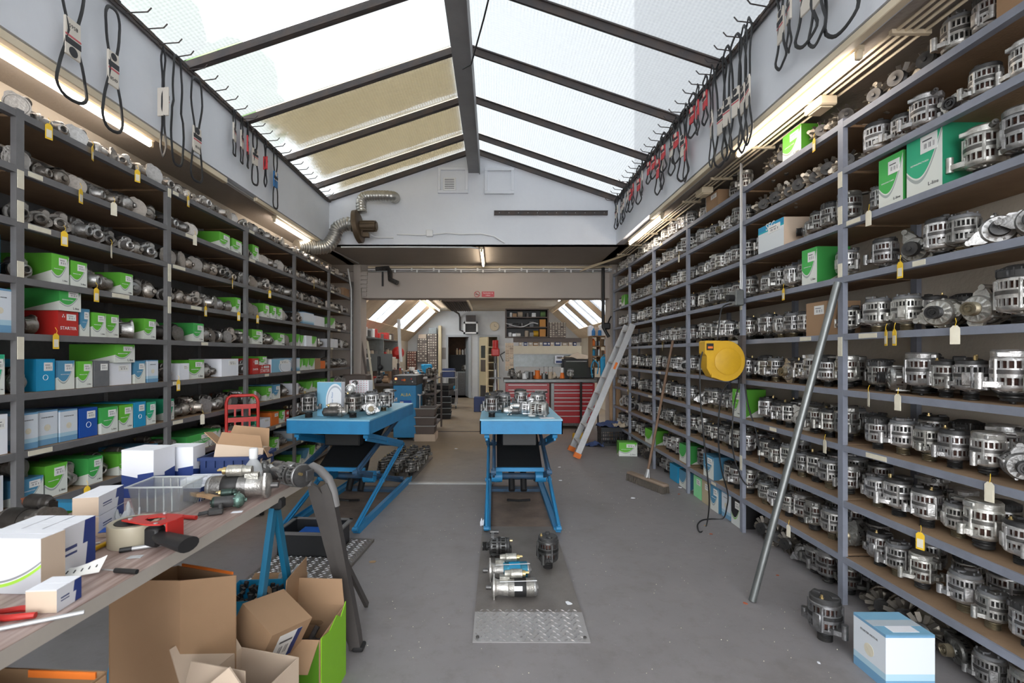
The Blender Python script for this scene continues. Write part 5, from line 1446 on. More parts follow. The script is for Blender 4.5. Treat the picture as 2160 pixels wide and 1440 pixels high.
# ================================================================ CHEQUER PLATES
def plate(label, x, y, rz, w_, L, ramp, tread, label_r=None, full=False):
    t = thing('chequer_plate', label, 'metal plate', (x, y, 0), rz)
    mb = MB(); mb.box((w_ / 2, ramp + (L - ramp) / 2, .018), (w_, L - ramp, .006)); mb.box((.006, ramp + (L - ramp) / 2, .009), (.01, L - ramp, .017)); mb.box((w_ - .006, ramp + (L - ramp) / 2, .009), (.01, L - ramp, .017))
    part('flat_plate', mb, 'platemat', t, sharp=0)
    if ramp:
        ang = math.atan2(.016, ramp)
        mb = MB(); mb.box((w_ / 2, ramp / 2, .011), (w_, ramp, .005), rot=Matrix.Rotation(ang, 3, 'X')); r_ = part('ramp', mb, 'rampmat', t, label=label_r, sharp=0)
    nx, ny = int(w_ / .036), int((L if full else tread) / .024)
    mb = MB(); o0 = len(mb.v)
    for j in range(ny):
        for i in range(nx):
            xx = .02 + i * .036 + (.018 if j % 2 else 0); yy = .014 + j * .024
            if xx > w_ - .02 or yy > L - .02: continue
            zz = (.0145 + .016 * (yy - ramp / 2) / ramp if ramp and yy < ramp else .022)
            if ramp and yy < ramp: zz = .011 + (yy - ramp / 2) * math.tan(ang) + .0035
            a = R(40) if (i + j) % 2 else R(-40)
            c, s_ = cos(a), sin(a); l_, w2 = .0155, .0052
            P_ = [(l_, 0), (0, w2), (-l_, 0), (0, -w2)]
            vs = [(xx + p[0] * c - p[1] * s_, yy + p[0] * s_ + p[1] * c, zz - .001) for p in P_] + [(xx, yy, zz + .0045)]
            mb.add(vs, [(0, 1, 4), (1, 2, 4), (2, 3, 4), (3, 0, 4)])
    o = part('tread_lugs', mb, 'lugmat', t, sharp=60); o['kind'] = 'stuff'
    for xx in (.025, w_ - .025):
        mb = MB(); mb.cyl((xx, .03, .010), (xx, .03, .017), .009, n=6); part('bolt', mb, 'steel', t)
    return t
M('platemat', (.205, .19, .18), .5, .25, noise=(2.6, .7, (.12, .10, .09)), bump=(90, .15))
M('rampmat', (.37, .365, .37), .45, .4, noise=(5, .5, (.30, .28, .27)), bump=(90, .1))
M('lugmat', (.66, .66, .69), .30, .8, noise=(5, .5, (.38, .35, .33)))
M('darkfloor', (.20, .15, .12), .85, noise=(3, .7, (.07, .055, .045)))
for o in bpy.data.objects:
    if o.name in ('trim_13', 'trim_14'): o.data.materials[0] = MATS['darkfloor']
plate('grey chequer plate with bright ramp on the floor before the middle lift', -.112, 2.47, R(-.5), .615, 1.62, .26, .30, 'bright worn ramp')
plate('grey chequer plate on the floor before the left lift', -1.66, 2.95, R(-5), .62, .92, 0, .9, full=True)
# ================================================================ HARDWARE LYING ON THE PLATE AND THE LIFTS
def alt(key, label, loc, rot, col=(.6, .6, .6), sc=1.0, name='alternator', grp=None):
    return place(key, name, label, 'alternator' if name == 'alternator' else 'starter motor', grp, loc, rot, col, sc)
dk = (.22, .22, .22)
alt('altE', 'dark alternator lying on its side, pulley left, on the chequer plate', (-.085, 3.47, .10), (0, R(90), 0), dk, 1.05)
alt('altA', 'dark alternator standing pulley-down on the chequer plate', (.375, 3.30, .022), (0, 0, 1.1), dk, 1.12)
def starter_big(label, loc, rz, col, band, silver=True):
    t = thing('starter_motor', label, 'starter motor', loc, rz)
    MX = Matrix.Translation((0, 0, .058)) @ Matrix.Rotation(R(-90), 4, 'Y')   # axis towards -x
    mb = MB(); mb.lathe([(.05, -.12), (.0525, -.115), (.0525, .035), (.050, .04)], 28, MX); part('motor_body', mb, 'cast', t, color=col)
    mb = MB(); mb.lathe([(.053, -.07), (.0545, -.068), (.0545, .0), (.053, .002)], 28, MX); part('body_band', mb, band, t)
    mb = MB(); mb.lathe([(0, -.145), (.02, -.145), (.022, -.138), (.046, -.136), (.052, -.128), (.052, -.118)], 28, MX); part('end_cap', mb, 'cast', t, color=(.6, .6, .6))
    mb = MB(); mb.lathe([(.05, .038), (.048, .05), (.044, .10), (.050, .118), (.053, .122), (.053, .132), (.03, .136), (.026, .14), (.012, .142)], 28, MX)
    mb.prism([(.060 * cos(a) * (1.3 if k in (1, 7) else 1), .056 * sin(a) * (1.3 if k in (1, 7) else 1)) for k, a in enumerate([i * pi / 6 for i in range(12)])], .120, .130, MX); part('nose_housing', mb, 'cast', t, color=(.85, .82, .78))
    mb = MB(); mb.lathe([(0, .175), (.012, .175), (.014, .17), (.014, .138), (0, .136)], 10, MX); part('pinion', mb, 'steel', t)
    S_ = Matrix.Translation((0, .01, .058 + .078)) @ Matrix.Rotation(R(-90), 4, 'Y')
    mb = MB(); mb.lathe([(.024, -.05), (.027, -.047), (.027, .02), (.022, .026), (.02, .06)], 20, S_); mb.box((-.06, .01, .11), (.06, .03, .03)); s_ = part('solenoid', mb, 'cast', t, color=(.8, .78, .70))
    mb = MB(); mb.cyl((.05, .01, .136), (.068, .01, .136), .018, n=12)
    for a in (.5, 2.4): mb.cyl((.066, .01 + .010 * cos(a), .136 + .01 * sin(a)), (.09, .01 + .010 * cos(a), .136 + .01 * sin(a)), .0045, n=6)
    part('terminal', mb, 'brass', s_)
    mb = MB(); mb.cyl((-.09, -.03, .105), (.135, -.03, .110), .003, n=6); part('tie_bolt', mb, 'alu', t)
    if silver:
        mb = MB(); mb.box((.02, -.0555, .075), (.05, .002, .026), rot=Matrix.Rotation(R(-18), 3, 'X')); part('label_plate', mb, 'paperwhite', t, sharp=0)
    return t
starter_big('large silver starter motor with black band on the chequer plate', (.125, 2.90, .022), R(1), (.62, .60, .56), 'black')
starter_big('blue-painted starter motor behind the silver one on the plate', (.10, 3.13, .022), R(3), (.10, .48, .72), 'cyanbin', False)
# --- middle lift top (z=.935)
zT = .937
mid = [('altA', (-.02, 4.30), 0, 1.0, (.42, .42, .42), 'dark alternator with black cap, front left corner of the middle lift'),
       ('altD', (.10, 4.66), 1.3, 1.0, (.6, .6, .6), 'grey alternator at the middle of the middle lift top'), ('altB', (.27, 4.72), 2, .95, (.75, .75, .76), 'grey alternator behind the cone-shaped one on the middle lift'),
       ('altD', (.42, 4.60), .5, 1.05, (1.15, 1.15, 1.15), 'bright alternator near the right side of the middle lift'), ('altA', (-.02, 4.62), .5, 1.0, (.8, .8, .82), 'silver alternator at the left edge of the middle lift'),
       ('altC', (.28, 5.05), .5, .9, (.55, .55, .55), 'ribbed-cap alternator at the back of the middle lift'), ('altB', (.48, 4.95), .9, .9, (.5, .5, .5), 'dark alternator at the back right of the middle lift'), ('altE', (.05, 5.05), .9, .9, (.7, .7, .7), 'grey alternator at the back left of the middle lift')]
for k, (x, y), a, sc, c_, lb in mid: alt(k, lb, (x, y, zT), (0, 0, a), c_, sc)
alt('altB', 'light grey alternator on its side at the front of the middle lift', (.29, 4.35, zT + .072), (R(90), 0, R(70)), (.85, .85, .83), 1.0)
alt('altD', 'bright alternator on its side, pulley right, front right of the middle lift', (.42, 4.34, zT + .07), (0, R(-90), R(-12)), (1.25, 1.25, 1.27), .95)
alt('st1', 'silver cone-nosed starter motor pointing left on the middle lift', (.16, 4.40, zT), (0, 0, R(185)), (1.0, .98, .95), .9, 'starter_motor')
alt('altA', 'brass-pulley alternator behind the dark one on the middle lift', (.12, 4.84, zT + .07), (R(90), 0, R(-80)), (.7, .7, .7), .9)
c = carton('carton', 'white carton with a red mark at the back of the middle lift', 'P', (.30, 4.99, zT + .18), R(-90), .10, .12, .07, detail=False)
c.location = (.33, 4.86, zT)
mb = MB(); mb.lathe([(.032, 0), (.032, .10), (.016, .13), (.014, .14)], 14); b_ = solo('glue_bottle', mb, 'paperwhite', 'small white bottle with red cap among the alternators', 'bottle', (.36, 4.42 + .34, zT))
mb = MB(); mb.lathe([(.015, .14), (.012, .165), (0, .168)], 10); part('cap', mb, 'red', b_, label='red cap')
mb = MB(); mb.lathe([(.0325, .035), (.0325, .065)], 14); part('label_band', mb, 'plateredlabel', b_)
mb = MB(); mb.box((0, 0, .0008), (.13, .09, .0012)); solo('paper_slip', mb, 'paperwhite', 'white paper slip at the front right of the middle lift', 'paper', (.47, 4.22, zT), .1, sharp=0)
# --- left lift top
def LLp(u, v): # local coords on left lift
    a = R(-5.2); return (-1.83 + u * cos(a) - v * sin(a), 4.18 + u * sin(a) + v * cos(a), zT)
c = carton('carton', 'upright pale blue box with white oval on the left lift', 'E', LLp(.30, .20), R(-98), .075, .235, .31, detail=False)
part('printed_text', text_mesh('Starter Motor', .022, 'beltblue'), None, c, loc=(.0008, .03, .16), rot=(R(90), R(-90), R(90)))
left = [('altE', (.155, .10), .3, 1.12, (.40, .39, .38), 'dark alternator at the front left corner of the left lift'), ('altA', (.55, .14), 1.3, 1.08, (.5, .48, .45), 'dark alternator with black cap at the front of the left lift'),
        ('altB', (.46, .33), 2.2, .95, (.75, .73, .70), 'grey alternator behind the front row of the left lift'), ('altD', (.62, .42), .2, 1.1, (1.1, 1.1, 1.1), 'bright silver alternator near the right side of the left lift'),
        ('altC', (.30, .55), 1.2, .85, (.5, .5, .5), 'ribbed-cap alternator in the middle of the left lift'), ('altB', (.45, .62), 1.2, .9, (.7, .7, .7), 'grey alternator in the middle of the left lift'), ('altD', (.66, .66), 2.2, .95, (.8, .79, .77), 'silver alternator at the right edge of the left lift'),
        ('altA', (.15, .45), 2.2, .95, (.8, .79, .77), 'silver black-capped alternator at the left edge of the left lift'), ('altE', (.25, .85), 2.2, .95, (.6, .59, .57), 'grey alternator at the back left of the left lift'), ('altA', (.45, .92), .2, .95, (.55, .54, .52), 'dark alternator at the back of the left lift'), ('altB', (.62, .95), .2, .95, (.8, .8, .8), 'silver alternator at the back right of the left lift')]
for k, (u, v), a, sc, c_, lb in left: alt(k, lb, LLp(u, v), (0, 0, a), c_, sc)
p = LLp(.69, .22); alt('altD', 'small alternator lying pulley-forward at the right edge of the left lift', (p[0], p[1], p[2] + .066), (R(-90), 0, R(20)), (1.0, 1.0, 1.0), .85)
alt('st1', 'dull starter motor lying on the front of the left lift', LLp(.42, .13), (0, 0, R(8)), (.7, .66, .62), 1.0, 'starter_motor')
c = carton('carton', 'white box with small red prints stacked at the back of the left lift', 'P', LLp(.42, .62), R(-95), .12, .20, .12, detail=False)
c.data.materials[0] = MATS['print_pattern']; c.location.z += .17 * .9 + .03
p = LLp(.44, .36); alt('st2', 'silver dome-nosed starter motor lying on top of the pile on the left lift', (p[0], p[1], p[2] + .19), (0, 0, R(-80)), (1.15, 1.15, 1.15), 1.0, 'starter_motor')
# alternators on a pallet behind the left lift
mb = MB(); mb.box((0, 0, .012), (.5, 1.25, .024)); solo('steel_sheet', mb, 'platemat', 'flat steel sheet on the floor behind the left lift', 'metal plate', (-1.18, 6.25, 0), R(-4), sharp=0)
random.seed(5); n = 0
for j in range(6):
    for i in range(3):
        n += 1
        alt(random.choice(['altA', 'altD', 'altE']), f'grimy alternator on the steel sheet behind left lift, {ORD[n-1]} from front left', (-1.36 + i * .17 + j * .012, 5.80 + j * .18, .026), (0, 0, random.uniform(0, 6)), (.5, .48, .45), .95, grp='alternators on the steel sheet')
# ================================================================ LADDER
def beam(mb, p0, p1, w_, t_, side):
    p0, p1 = Vector(p0), Vector(p1); d = (p1 - p0).normalized(); s_ = Vector(side); s_ = (s_ - d * s_.dot(d)).normalized(); u = d.cross(s_)
    rot = Matrix((s_, u, d)).transposed()
    mb.box((p0 + p1) / 2, (t_, w_, (p1 - p0).length), rot=rot)
N0, N1 = Vector((1.19, 6.86, .01)), Vector((2.055, 7.02, 1.95))
F0, F1 = Vector((1.19, 7.36, .01)), Vector((2.055, 7.34, 1.95))
t = thing('ladder', 'aluminium ladder with orange feet leaning on the right shelving', 'ladder', tuple(N0))
for p0, p1 in ((N0, N1), (F0, F1)):
    mb = MB(); beam(mb, p0 + (p1 - p0) * .03 - N0, p1 - N0, .085, .028, (0, 1, 0)); part('stile', mb, 'alu', t, sharp=0)
    mb = MB(); beam(mb, p0 - N0 + Vector((0, 0, .0)), p0 + (p1 - p0) * .035 - N0, .105, .045, (0, 1, 0)); part('foot', mb, 'orange', t, label='orange rubber foot', sharp=0)
for k in range(8):
    u = .10 + k * .122; a_, b_ = N0.lerp(N1, u) - N0, F0.lerp(F1, u) - N0
    mb = MB(); beam(mb, a_, b_, .078, .022, (0, 0, 1)); part('tread', mb, 'alu', t, sharp=0)
mb = MB(); beam(mb, N0.lerp(N1, .66) - N0 + Vector((0, -.016, 0)), N0.lerp(N1, .71) - N0 + Vector((0, -.016, 0)), .035, .004, (0, 1, 0)); part('sticker', mb, 'orange', t, label='orange sticker', sharp=0)
# ================================================================ BROOM
c0 = Vector((1.74, 5.40, 0)); ax = Vector((.24, -.60, 0)).normalized(); rz = math.atan2(ax.y, ax.x)
t = thing('broom', 'wide push broom with wooden handle leaning on the right shelving', 'broom', tuple(c0), rz)
mb = MB(); mb.box((0, 0, .088), (.64, .085, .034), bev=.012); part('broom_head', mb, 'broomwood', t, sharp=40)
mb = MB(); random.seed(2)
for i in range(64):
    for j in range(5):
        x_, y_ = -.31 + i * .0098, -.036 + j * .018; dx, dy = random.uniform(-.008, .008), (j - 2) * .006 + random.uniform(-.006, .006)
        mb.cyl((x_, y_, .075), (x_ + dx, y_ + dy, .002), .006, .0075, 4, cap=True)
o = part('bristles', mb, 'bristle', t); o['kind'] = 'stuff'
hd = Matrix.Rotation(-rz, 4, 'Z') @ (Vector((2.06, 5.46, 1.66)) - c0)
mb = MB(); mb.cyl((0, 0, .11), tuple(hd), .015, .0145, 10); part('broom_handle', mb, 'woodhandle', t)
mb = MB(); u_ = hd.normalized(); mb.tube([(-.04, 0, .10), tuple(Vector((0, 0, .11)) + u_ * .12)], .006, 6); mb.tube([(.04, 0, .10), tuple(Vector((0, 0, .11)) + u_ * .12)], .006, 6); mb.cyl((0, 0, .10), tuple(Vector((0, 0, .1)) + u_ * .10), .019, n=10); part('handle_socket', mb, 'alu', t)
# ================================================================ LONG PIPE
mb = MB(); p0, p1 = Vector((0, 0, .0)), Vector((2.072 - 1.572, 2.857 - 2.885, 1.935)); mb.tube([p0 + Vector((0, 0, .004)), p1], .0215, 16); 
solo('steel_pipe', mb, 'galv', 'long galvanised steel pipe leaning on the right shelving', 'pipe', (1.572, 2.885, 0), sharp=60)
# ================================================================ HOSE REEL on the post
t = thing('hose_reel', 'yellow wall-mounted cable reel on the right shelving post', 'reel', (1.885, 3.92, 1.46))
mb = MB(); pr = []
poly = []
for k in range(25):
    a = R(-100) + R(200) * k / 24 * 1.0
    poly.append((.152 * cos(a) + .01, .165 * sin(a) - .01))
poly += [(-.05, .155), (-.155, .155), (-.165, .145), (-.165, .05), (-.150, .03), (-.150, -.07), (-.11, -.14)]
o = len(mb.v); mb.prism(poly, -.055, .055, Matrix.Rotation(R(90), 4, 'X')); part('casing', mb, 'yellow', t, sharp=30)
mb = MB(); mb.lathe([(.105, .055), (.108, .063), (.095, .067), (.0, .070)], 32, Matrix.Translation((.02, 0, -.015)) @ Matrix.Rotation(R(90), 4, 'X')); part('drum_cover', mb, 'yellow', t)
mb = MB(); mb.box((-.125, -.057, .105), (.055, .01, .055)); part('outlet_mouth', mb, 'black', t, sharp=0)
mb = MB(); mb.box((-.125, -.063, .100), (.04, .006, .018)); part('roller', mb, 'orange', t, sharp=0)
mb = MB(); mb.box((.175, .02, 0), (.03, .07, .40)); mb.box((.19, .04, .18), (.04, .05, .03)); part('wall_bracket', mb, 'dark_iron', t, sharp=0)
mb = MB(); mb.box((0, -.058, -.075), (.20, .003, .006)); mb.box((-.11, -.060, -.13), (.01, .01, .03)); part('casing_rib', mb, 'yellow', t, sharp=0)
def cable(label, pts, r=.006, mat='rubber', name='cable'):
    P = [Vector(p) for p in pts]; Q = []
    for i in range(len(P) - 1):
        p0, p1, p2, p3 = P[max(i - 1, 0)], P[i], P[i + 1], P[min(i + 2, len(P) - 1)]
        for k in range(6):
            u = k / 6; Q.append(.5 * ((2 * p1) + (p2 - p0) * u + (2 * p0 - 5 * p1 + 4 * p2 - p3) * u * u + (3 * p1 - p0 - 3 * p2 + p3) * u ** 3))
    Q.append(P[-1]); return solo(name, MB().tube(Q, r, 6), mat, label, 'cable', sharp=60)
def onf(x, y, z=.006): return onz(x, y, z)
cable('black cable hanging from the yellow reel and looping on the floor', [px(1482, 742, 3.84), px(1477, 770, 3.80), px(1478, 850, 3.80), px(1492, 1000, 3.85), px(1496, 1060, 4.0), onf(1490, 1108), onf(1477, 1122), onf(1471, 1108), onf(1480, 1097), onf(1500, 1094), onf(1525, 1093, .01), px(1533, 1070, 4.25), px(1535, 1040, 4.1), px(1520, 980, 3.95), px(1515, 900, 3.9), px(1523, 830, 3.9), px(1540, 805, 3.9), px(1560, 797, 3.93), px(1567, 790, 3.95)])
cable('black cable hanging in a loop beside the second post of the right shelving', [px(1562, 730, 3.93), px(1560, 800, 3.92), px(1548, 860, 3.9), px(1545, 940, 3.88), px(1560, 1000, 3.86), px(1580, 1024, 3.84), px(1597, 1000, 3.84), px(1602, 960, 3.84), px(1595, 910, 3.85), px(1578, 855, 3.9), px(1570, 800, 3.93), px(1562, 740, 3.95)])
cable('black cable running from the grey socket box down to the reel', [px(1543, 640, 3.95), px(1524, 648, 3.92), px(1517, 680, 3.90), px(1514, 712, 3.9), px(1512, 722, 3.93)])
t = thing('socket_box', 'grey socket box on the second post of the right shelving', 'socket', (2.075, 4.0, 1.975))
mb = MB(); mb.box((-.03, 0, 0), (.07, .12, .13), bev=.006); part('box', mb, 'galv', t, sharp=0)
mb = MB(); mb.cyl((-.065, -.02, .0), (-.12, -.03, 0), .028, n=14); part('plug', mb, 'black', t)
for k in range(3):
    cable(f'grey conduit down the second right post, {ORD[k]} of three', [(2.10 - .016 - k * .014, 3.985 - .015 * k, 3.10), (2.084 - k * .014, 3.985 - .015 * k, 2.6), (2.084 - k * .014, 3.985 - .015 * k, 2.05)], .006, 'alu', 'conduit')
# ================================================================ FLOOR ITEMS
alt('altA', 'dark black-capped alternator standing on the floor beside the striped box', (1.745, 2.50, .001), (0, 0, R(100)), (.40, .40, .41), 1.18)
c = carton('carton', 'white and pale blue box on the floor at the bottom right', 'W', (1.752, 2.215, 0), R(180), .22, .19, .245, detail=True, sticker=False)
mb = MB(); mb.box((-.11, 0, .2475), (.221, .05, .0012)); part('packing_tape', mb, 'hazeplastic', c, sharp=0)
mb = MB(); mb.box((-.11, .05, .2475), (.12, .05, .001)); part('label_sticker', mb, 'paperwhite', c, sharp=0)
mb = MB(); mb.add([(0, -.095, .2474), (0, .095, .2474), (-.22, .095, .2474), (-.22, -.095, .2474)], [(0, 1, 2, 3)]); mb.box((-.11, 0, .2465), (.22, .19, .002)); part('lid_print', mb, 'lidblue' if 'lidblue' in MATS else 'paperwhite', c, label='pale blue lid', sharp=0)
M('lidblue', (.20, .42, .60), .5)
for o in bpy.data.objects:
    if o.name.startswith('lid_print'): o.data.materials[0] = MATS['lidblue']
q_ = onf(1325, 962, 0); carton('carton', 'small green and white carton on the floor near the ladder', 'G', (q_.x, q_.y, 0), R(-95), .20, .265, .20, sticker=True)
q_ = px(1302, 1, 8)
# black crate with rags, yellow bag
t = thing('plastic_crate', 'black ventilated plastic crate with rags below the ladder', 'crate', (1.98, 7.95, 0))
mb = MB()
for sx, sy, w_, d_ in ((0, -.15, .42, .012), (0, .15, .42, .012), (-.21, 0, .012, .30), (.21, 0, .012, .30)):
    mb.box((sx, sy, .02), (w_, d_, .04)); mb.box((sx, sy, .27), (w_ + .01, d_ + .01, .07))
    n = 12
    for k in range(n):
        u = -.5 + (k + .5) / n; mb.box((sx + (u * w_ if w_ > d_ else 0), sy + (u * d_ if d_ > w_ else 0), .14), (.012, .012, .22))
    for zz in (.09, .15, .20): mb.box((sx, sy, zz), (w_, d_, .012))
mb.box((0, 0, .008), (.42, .30, .012)); part('crate_body', mb, 'binblack', t, sharp=0)
def rag(name, label, loc, size, mat, seed, hz=.06):
    random.seed(seed); mb = MB(); n = 14; vs = []
    ph = [random.uniform(0, 6) for _ in range(6)]
    for i in range(n + 1):
        for j in range(n + 1):
            u, v = i / n - .5, j / n - .5; r_ = math.hypot(u, v)
            z = hz * max(0, 1 - 2.0 * r_) + .018 * sin(9 * u + ph[0] + 5 * v) + .014 * sin(14 * v + ph[1] - 6 * u) + .01 * sin(23 * u + ph[2])
            vs.append((u * size[0] * (1 + .12 * sin(7 * v + ph[3])), v * size[1] * (1 + .12 * sin(6 * u + ph[4])), max(.004, z + .02)))
    fs = [(i * (n + 1) + j, (i + 1) * (n + 1) + j, (i + 1) * (n + 1) + j + 1, i * (n + 1) + j + 1) for i in range(n) for j in range(n)]
    m_ = len(vs); vs += [(x, y, z - .004) for x, y, z in vs]; fs += [tuple(reversed([k + m_ for k in f])) for f in fs]
    mb.add(vs, fs); return solo(name, mb, mat, label, 'cloth', loc, random.uniform(-.3, .3), sharp=60)
rag('rag', 'blue work cloth heaped on the black crate', (1.95, 7.90, .31), (.46, .36), 'rag', 1, .07)
rag('rag', 'grey-beige cloth draped on the black crate', (2.06, 7.80, .315), (.24, .20), 'ragbeige', 2, .06)
rag('rag', 'blue cloth lying on the floor beside the black crate', (1.66, 7.80, .0), (.28, .18), 'rag', 3, .05)
t = thing('toolbag', 'small yellow plastic case on the floor behind the ladder', 'case', (1.50, 8.25, 0))
mb = MB(); mb.box((0, 0, .07), (.26, .12, .14), bev=.02); part('case_body', mb, 'yellow', t)
mb = MB(); mb.tube([(-.09, 0, .14), (-.07, 0, .19), (.07, 0, .19), (.09, 0, .14)], .011, 6); part('handle', mb, 'black', t)
for k, (x, w_) in enumerate(((2.10, .10), (2.21, .08))):
    mb = MB(); mb.box((0, 0, .55), (w_, .02, 1.1), rot=Matrix.Rotation(R(-4), 3, 'X')); solo('board', mb, 'wood', ['brown wooden board standing beside the rear right post', 'narrow wooden board standing beside the rear right post'][k], 'board', (x, 8.42, .0), sharp=0)
# grey tote with blue item
q_ = onz(665, 1172, .023)
t = thing('storage_tote', 'black plastic tote on the chequer plate before the left lift', 'tote', (-1.37, 3.62, .023), R(-4))
mb = MB()
W_, D_, H_ = .43, .30, .17
for s_ in (-1, 1):
    mb.box((0, s_ * (D_ / 2 - .004), H_ / 2), (W_, .008, H_)); mb.box((s_ * (W_ / 2 - .004), 0, H_ / 2), (.008, D_, H_))
mb.box((0, 0, .005), (W_, D_, .01)); part('tote_body', mb, 'binblack', t, sharp=0)
mb = MB()
for s_ in (-1, 1):
    mb.box((0, s_ * (D_ / 2 + .008), H_), (W_ + .05, .03, .014)); mb.box((s_ * (W_ / 2 + .010), 0, H_), (.03, D_ + .04, .014))
part('rim', mb, 'handlegrey', t, label='grey rim', sharp=0)
mb = MB(); mb.box((0, 0, .075), (.20, .24, .05), bev=.008); mb.box((0, 0, .105), (.18, .22, .012), bev=.004); solo('blue_case', mb, 'binblue', 'bright blue plastic case inside the black tote', 'case', (-1.41, 3.63, .034), R(-4))
# floor litter
random.seed(9)
for k, (x, y, m_, lb, s_) in enumerate((
        (1572, 1272, 'redleaf', 'red dry leaf by the foot of the leaning pipe', .03), (1500, 1126, 'redleaf', 'brown-red dry leaf near the cable loop', .03), (1488, 1108, 'wood', 'small wooden chip near the cable loop', .03),
        (1640, 1213, 'redleaf', 'small dry leaf near the floor alternator', .025), (1432, 1042, 'redleaf', 'dry leaf beside the broom head', .03), (1335, 1050, 'paperwhite', 'white paper scrap on the floor left of the broom', .05),
        (1435, 1028, 'paperwhite', 'white paper scrap beside the boxes on the floor', .05), (1182, 1013, 'paperwhite', 'white scrap on the floor right of the middle lift', .05), (1180, 985, 'paperwhite', 'oval white scrap on the floor behind the middle lift', .05),
        (962, 946, 'paperwhite', 'white scrap on the brown floor of the rear aisle', .06), (1727, 1398, 'paperwhite', 'white crumb on the floor before the floor alternator', .02), (785, 1185, 'wood', 'thin straw on the floor beside the leaning panel', .05),
        (1330, 1262, 'concrete', 'grey crumb on the floor in the right foreground', .02), (1200, 1272, 'paperwhite', 'white scuff flake on the chequer plate', .05))):
    p = onz(x, y, .001 if y != 1272 or x > 1500 else .024)
    mb = MB(); pl = [(s_ * random.uniform(.35, .6) * cos(a), s_ * random.uniform(.25, .5) * sin(a)) for a in [i * pi / 3.5 for i in range(7)]]
    mb.prism(pl, 0, .0025); solo('paper_scrap' if m_ == 'paperwhite' else 'dry_leaf' if m_ == 'redleaf' else 'debris_chip', mb, m_, lb, 'litter', tuple(p), random.uniform(0, 3), sharp=0)
mb = MB(); random.seed(31)
for k in range(500):
    x = random.uniform(-1.0, 1.95); y = random.uniform(2.0, 6.5); s_ = random.uniform(.001, .0035)
    mb.sph((x, y, s_ * .5), s_, 4, 2)
o = solo('grit', mb, 'creamtag', 'fine pale grit scattered over the floor', 'grit'); o['kind'] = 'stuff'
# white flower-like crumpled tissue by the plate corner
p = onz(1022, 1108, .0); rag('tissue', 'crumpled white tissue at the back left corner of the chequer plate', tuple(p), (.07, .06), 'paperwhite', 6, .03)
# ================================================================ WORKBENCH (left foreground)
def fx(y): return -.92 - .0604 * (2.29 - y)
t = thing('workbench', 'long oak-look workbench top on blue trestles in the left foreground', 'workbench', (-1.3, 1.3, 0))
O = Vector((-1.3, 1.3, 0)); BZ = .9
def bpoly(y0, y1, a, c): return [(fx(y0) - a + 1.3, y0 - 1.3), (fx(y1) - a + 1.3, y1 - 1.3), (fx(y1) - c + 1.3, y1 - 1.3), (fx(y0) - c + 1.3, y0 - 1.3)]
mb = MB(); mb.prism(bpoly(.25, 2.29, .001, .66), BZ - .038, BZ); part('bench_board', mb, 'benchtop', t, sharp=0)
mb = MB(); mb.prism(bpoly(.25, 2.2915, -.001, .0), BZ - .0385, BZ - .001); mb.prism(bpoly(2.2905, 2.2925, 0, .66), BZ - .0385, BZ - .001); part('edge_band', mb, 'benchedge', t, sharp=0)
for yy, nm in ((2.08, 'a'), (.55, 'b')):
    mb = MB(); mb.box((-.01 - .30, yy - 1.3, BZ - .058), (.70, .05, .035)); part('trestle_bar', mb, 'trestle', t, sharp=0)
    for xx in (fx(yy) + 1.3 - .03, fx(yy) + 1.3 - .58):
        for s_ in (-1, 1):
            mb = MB(); beam(mb, (xx, yy - 1.3 + s_ * .012, BZ - .07), (xx, yy - 1.3 + s_ * .27, .0), .038, .022, (1, 0, 0)); part('trestle_leg', mb, 'trestle', t, sharp=0)
        mb = MB(); mb.box((xx, yy - 1.3, .40), (.02, .32, .02)); part('trestle_brace', mb, 'trestle', t, sharp=0)
mb = MB(); mb.box((fx(2.08) + 1.3 - .015, 2.08 - 1.3, BZ - .05), (.05, .06, .05), bev=.01); part('trestle_clamp', mb, 'black', t, label='black clamp block', sharp=0)
mb = MB(); mb.box((0, 0, .32), (.50, .012, .45)); solo('grey_panel', mb, 'handlegrey', 'grey flat panel standing in the shade under the workbench', 'panel', (-1.25, 1.42, 0.0), 0, sharp=0)
bpy.data.objects['grey_panel'].location.z = .18
bpy.data.objects.remove(bpy.data.objects['grey_panel'])
# ---- cartons on the bench
BK['U'] = ('print_navyfoot', 'print_navyfoot', 'paperwhite', (1, 1, 1), 'white and navy')
BK['X'] = ('print_navyside', 'kraft_pale', 'paperwhite', (1, 1, 1), 'white and navy')
BK['Z'] = ('kraft_pale', 'print_swoosh', 'paperwhite', (1, 1, 1), 'white box with green swoosh')
BK['M'] = ('navy', 'navy', 'paperwhite', (1, 1, 1), 'navy')
zB = BZ + .001
def bc(lab, kind, x, y, rz, d, w_, h, z=zB): 
    c = carton('carton', lab, kind, (x, y, z), R(rz), d, w_, h, detail=False); return c
bc('tall white box with jagged navy foot on the bench, nearer of two', 'U', -1.414, 2.035, -4, .142, .12, .20)
bc('tall white box with jagged navy foot on the bench, farther of two', 'U', -1.352, 2.175, 4, .13, .10, .185)
c = bc('lower of two small stacked white and navy boxes on the bench', 'X', -1.322, 1.64, 12, .075, .15, .0635)
bc('upper of two small stacked white and navy boxes on the bench', 'X', -1.322, 1.64, 12, .075, .15, .0625, z=zB + .0665)
for k in range(3): bc(f'upright white and navy box behind the swoosh box, {ORD[k]} from the aisle', 'X', -1.165 - k * .058, 1.325, 3, .055, .13, .128)
bc('white box with grey and green swoosh at the left end of the bench', 'Z', -1.132, 1.218, -2, .26, .065, .138)
bc('small low white and navy box at the front of the bench', 'X', -1.018, 1.137, 4, .068, .072, .052)
bc('small white and navy box cut by the left picture edge', 'X', -1.105, 1.03, 20, .06, .07, .05)
bc('low white box behind the clear tray on the bench', 'P', -1.215, 2.09, 5, .13, .11, .062)
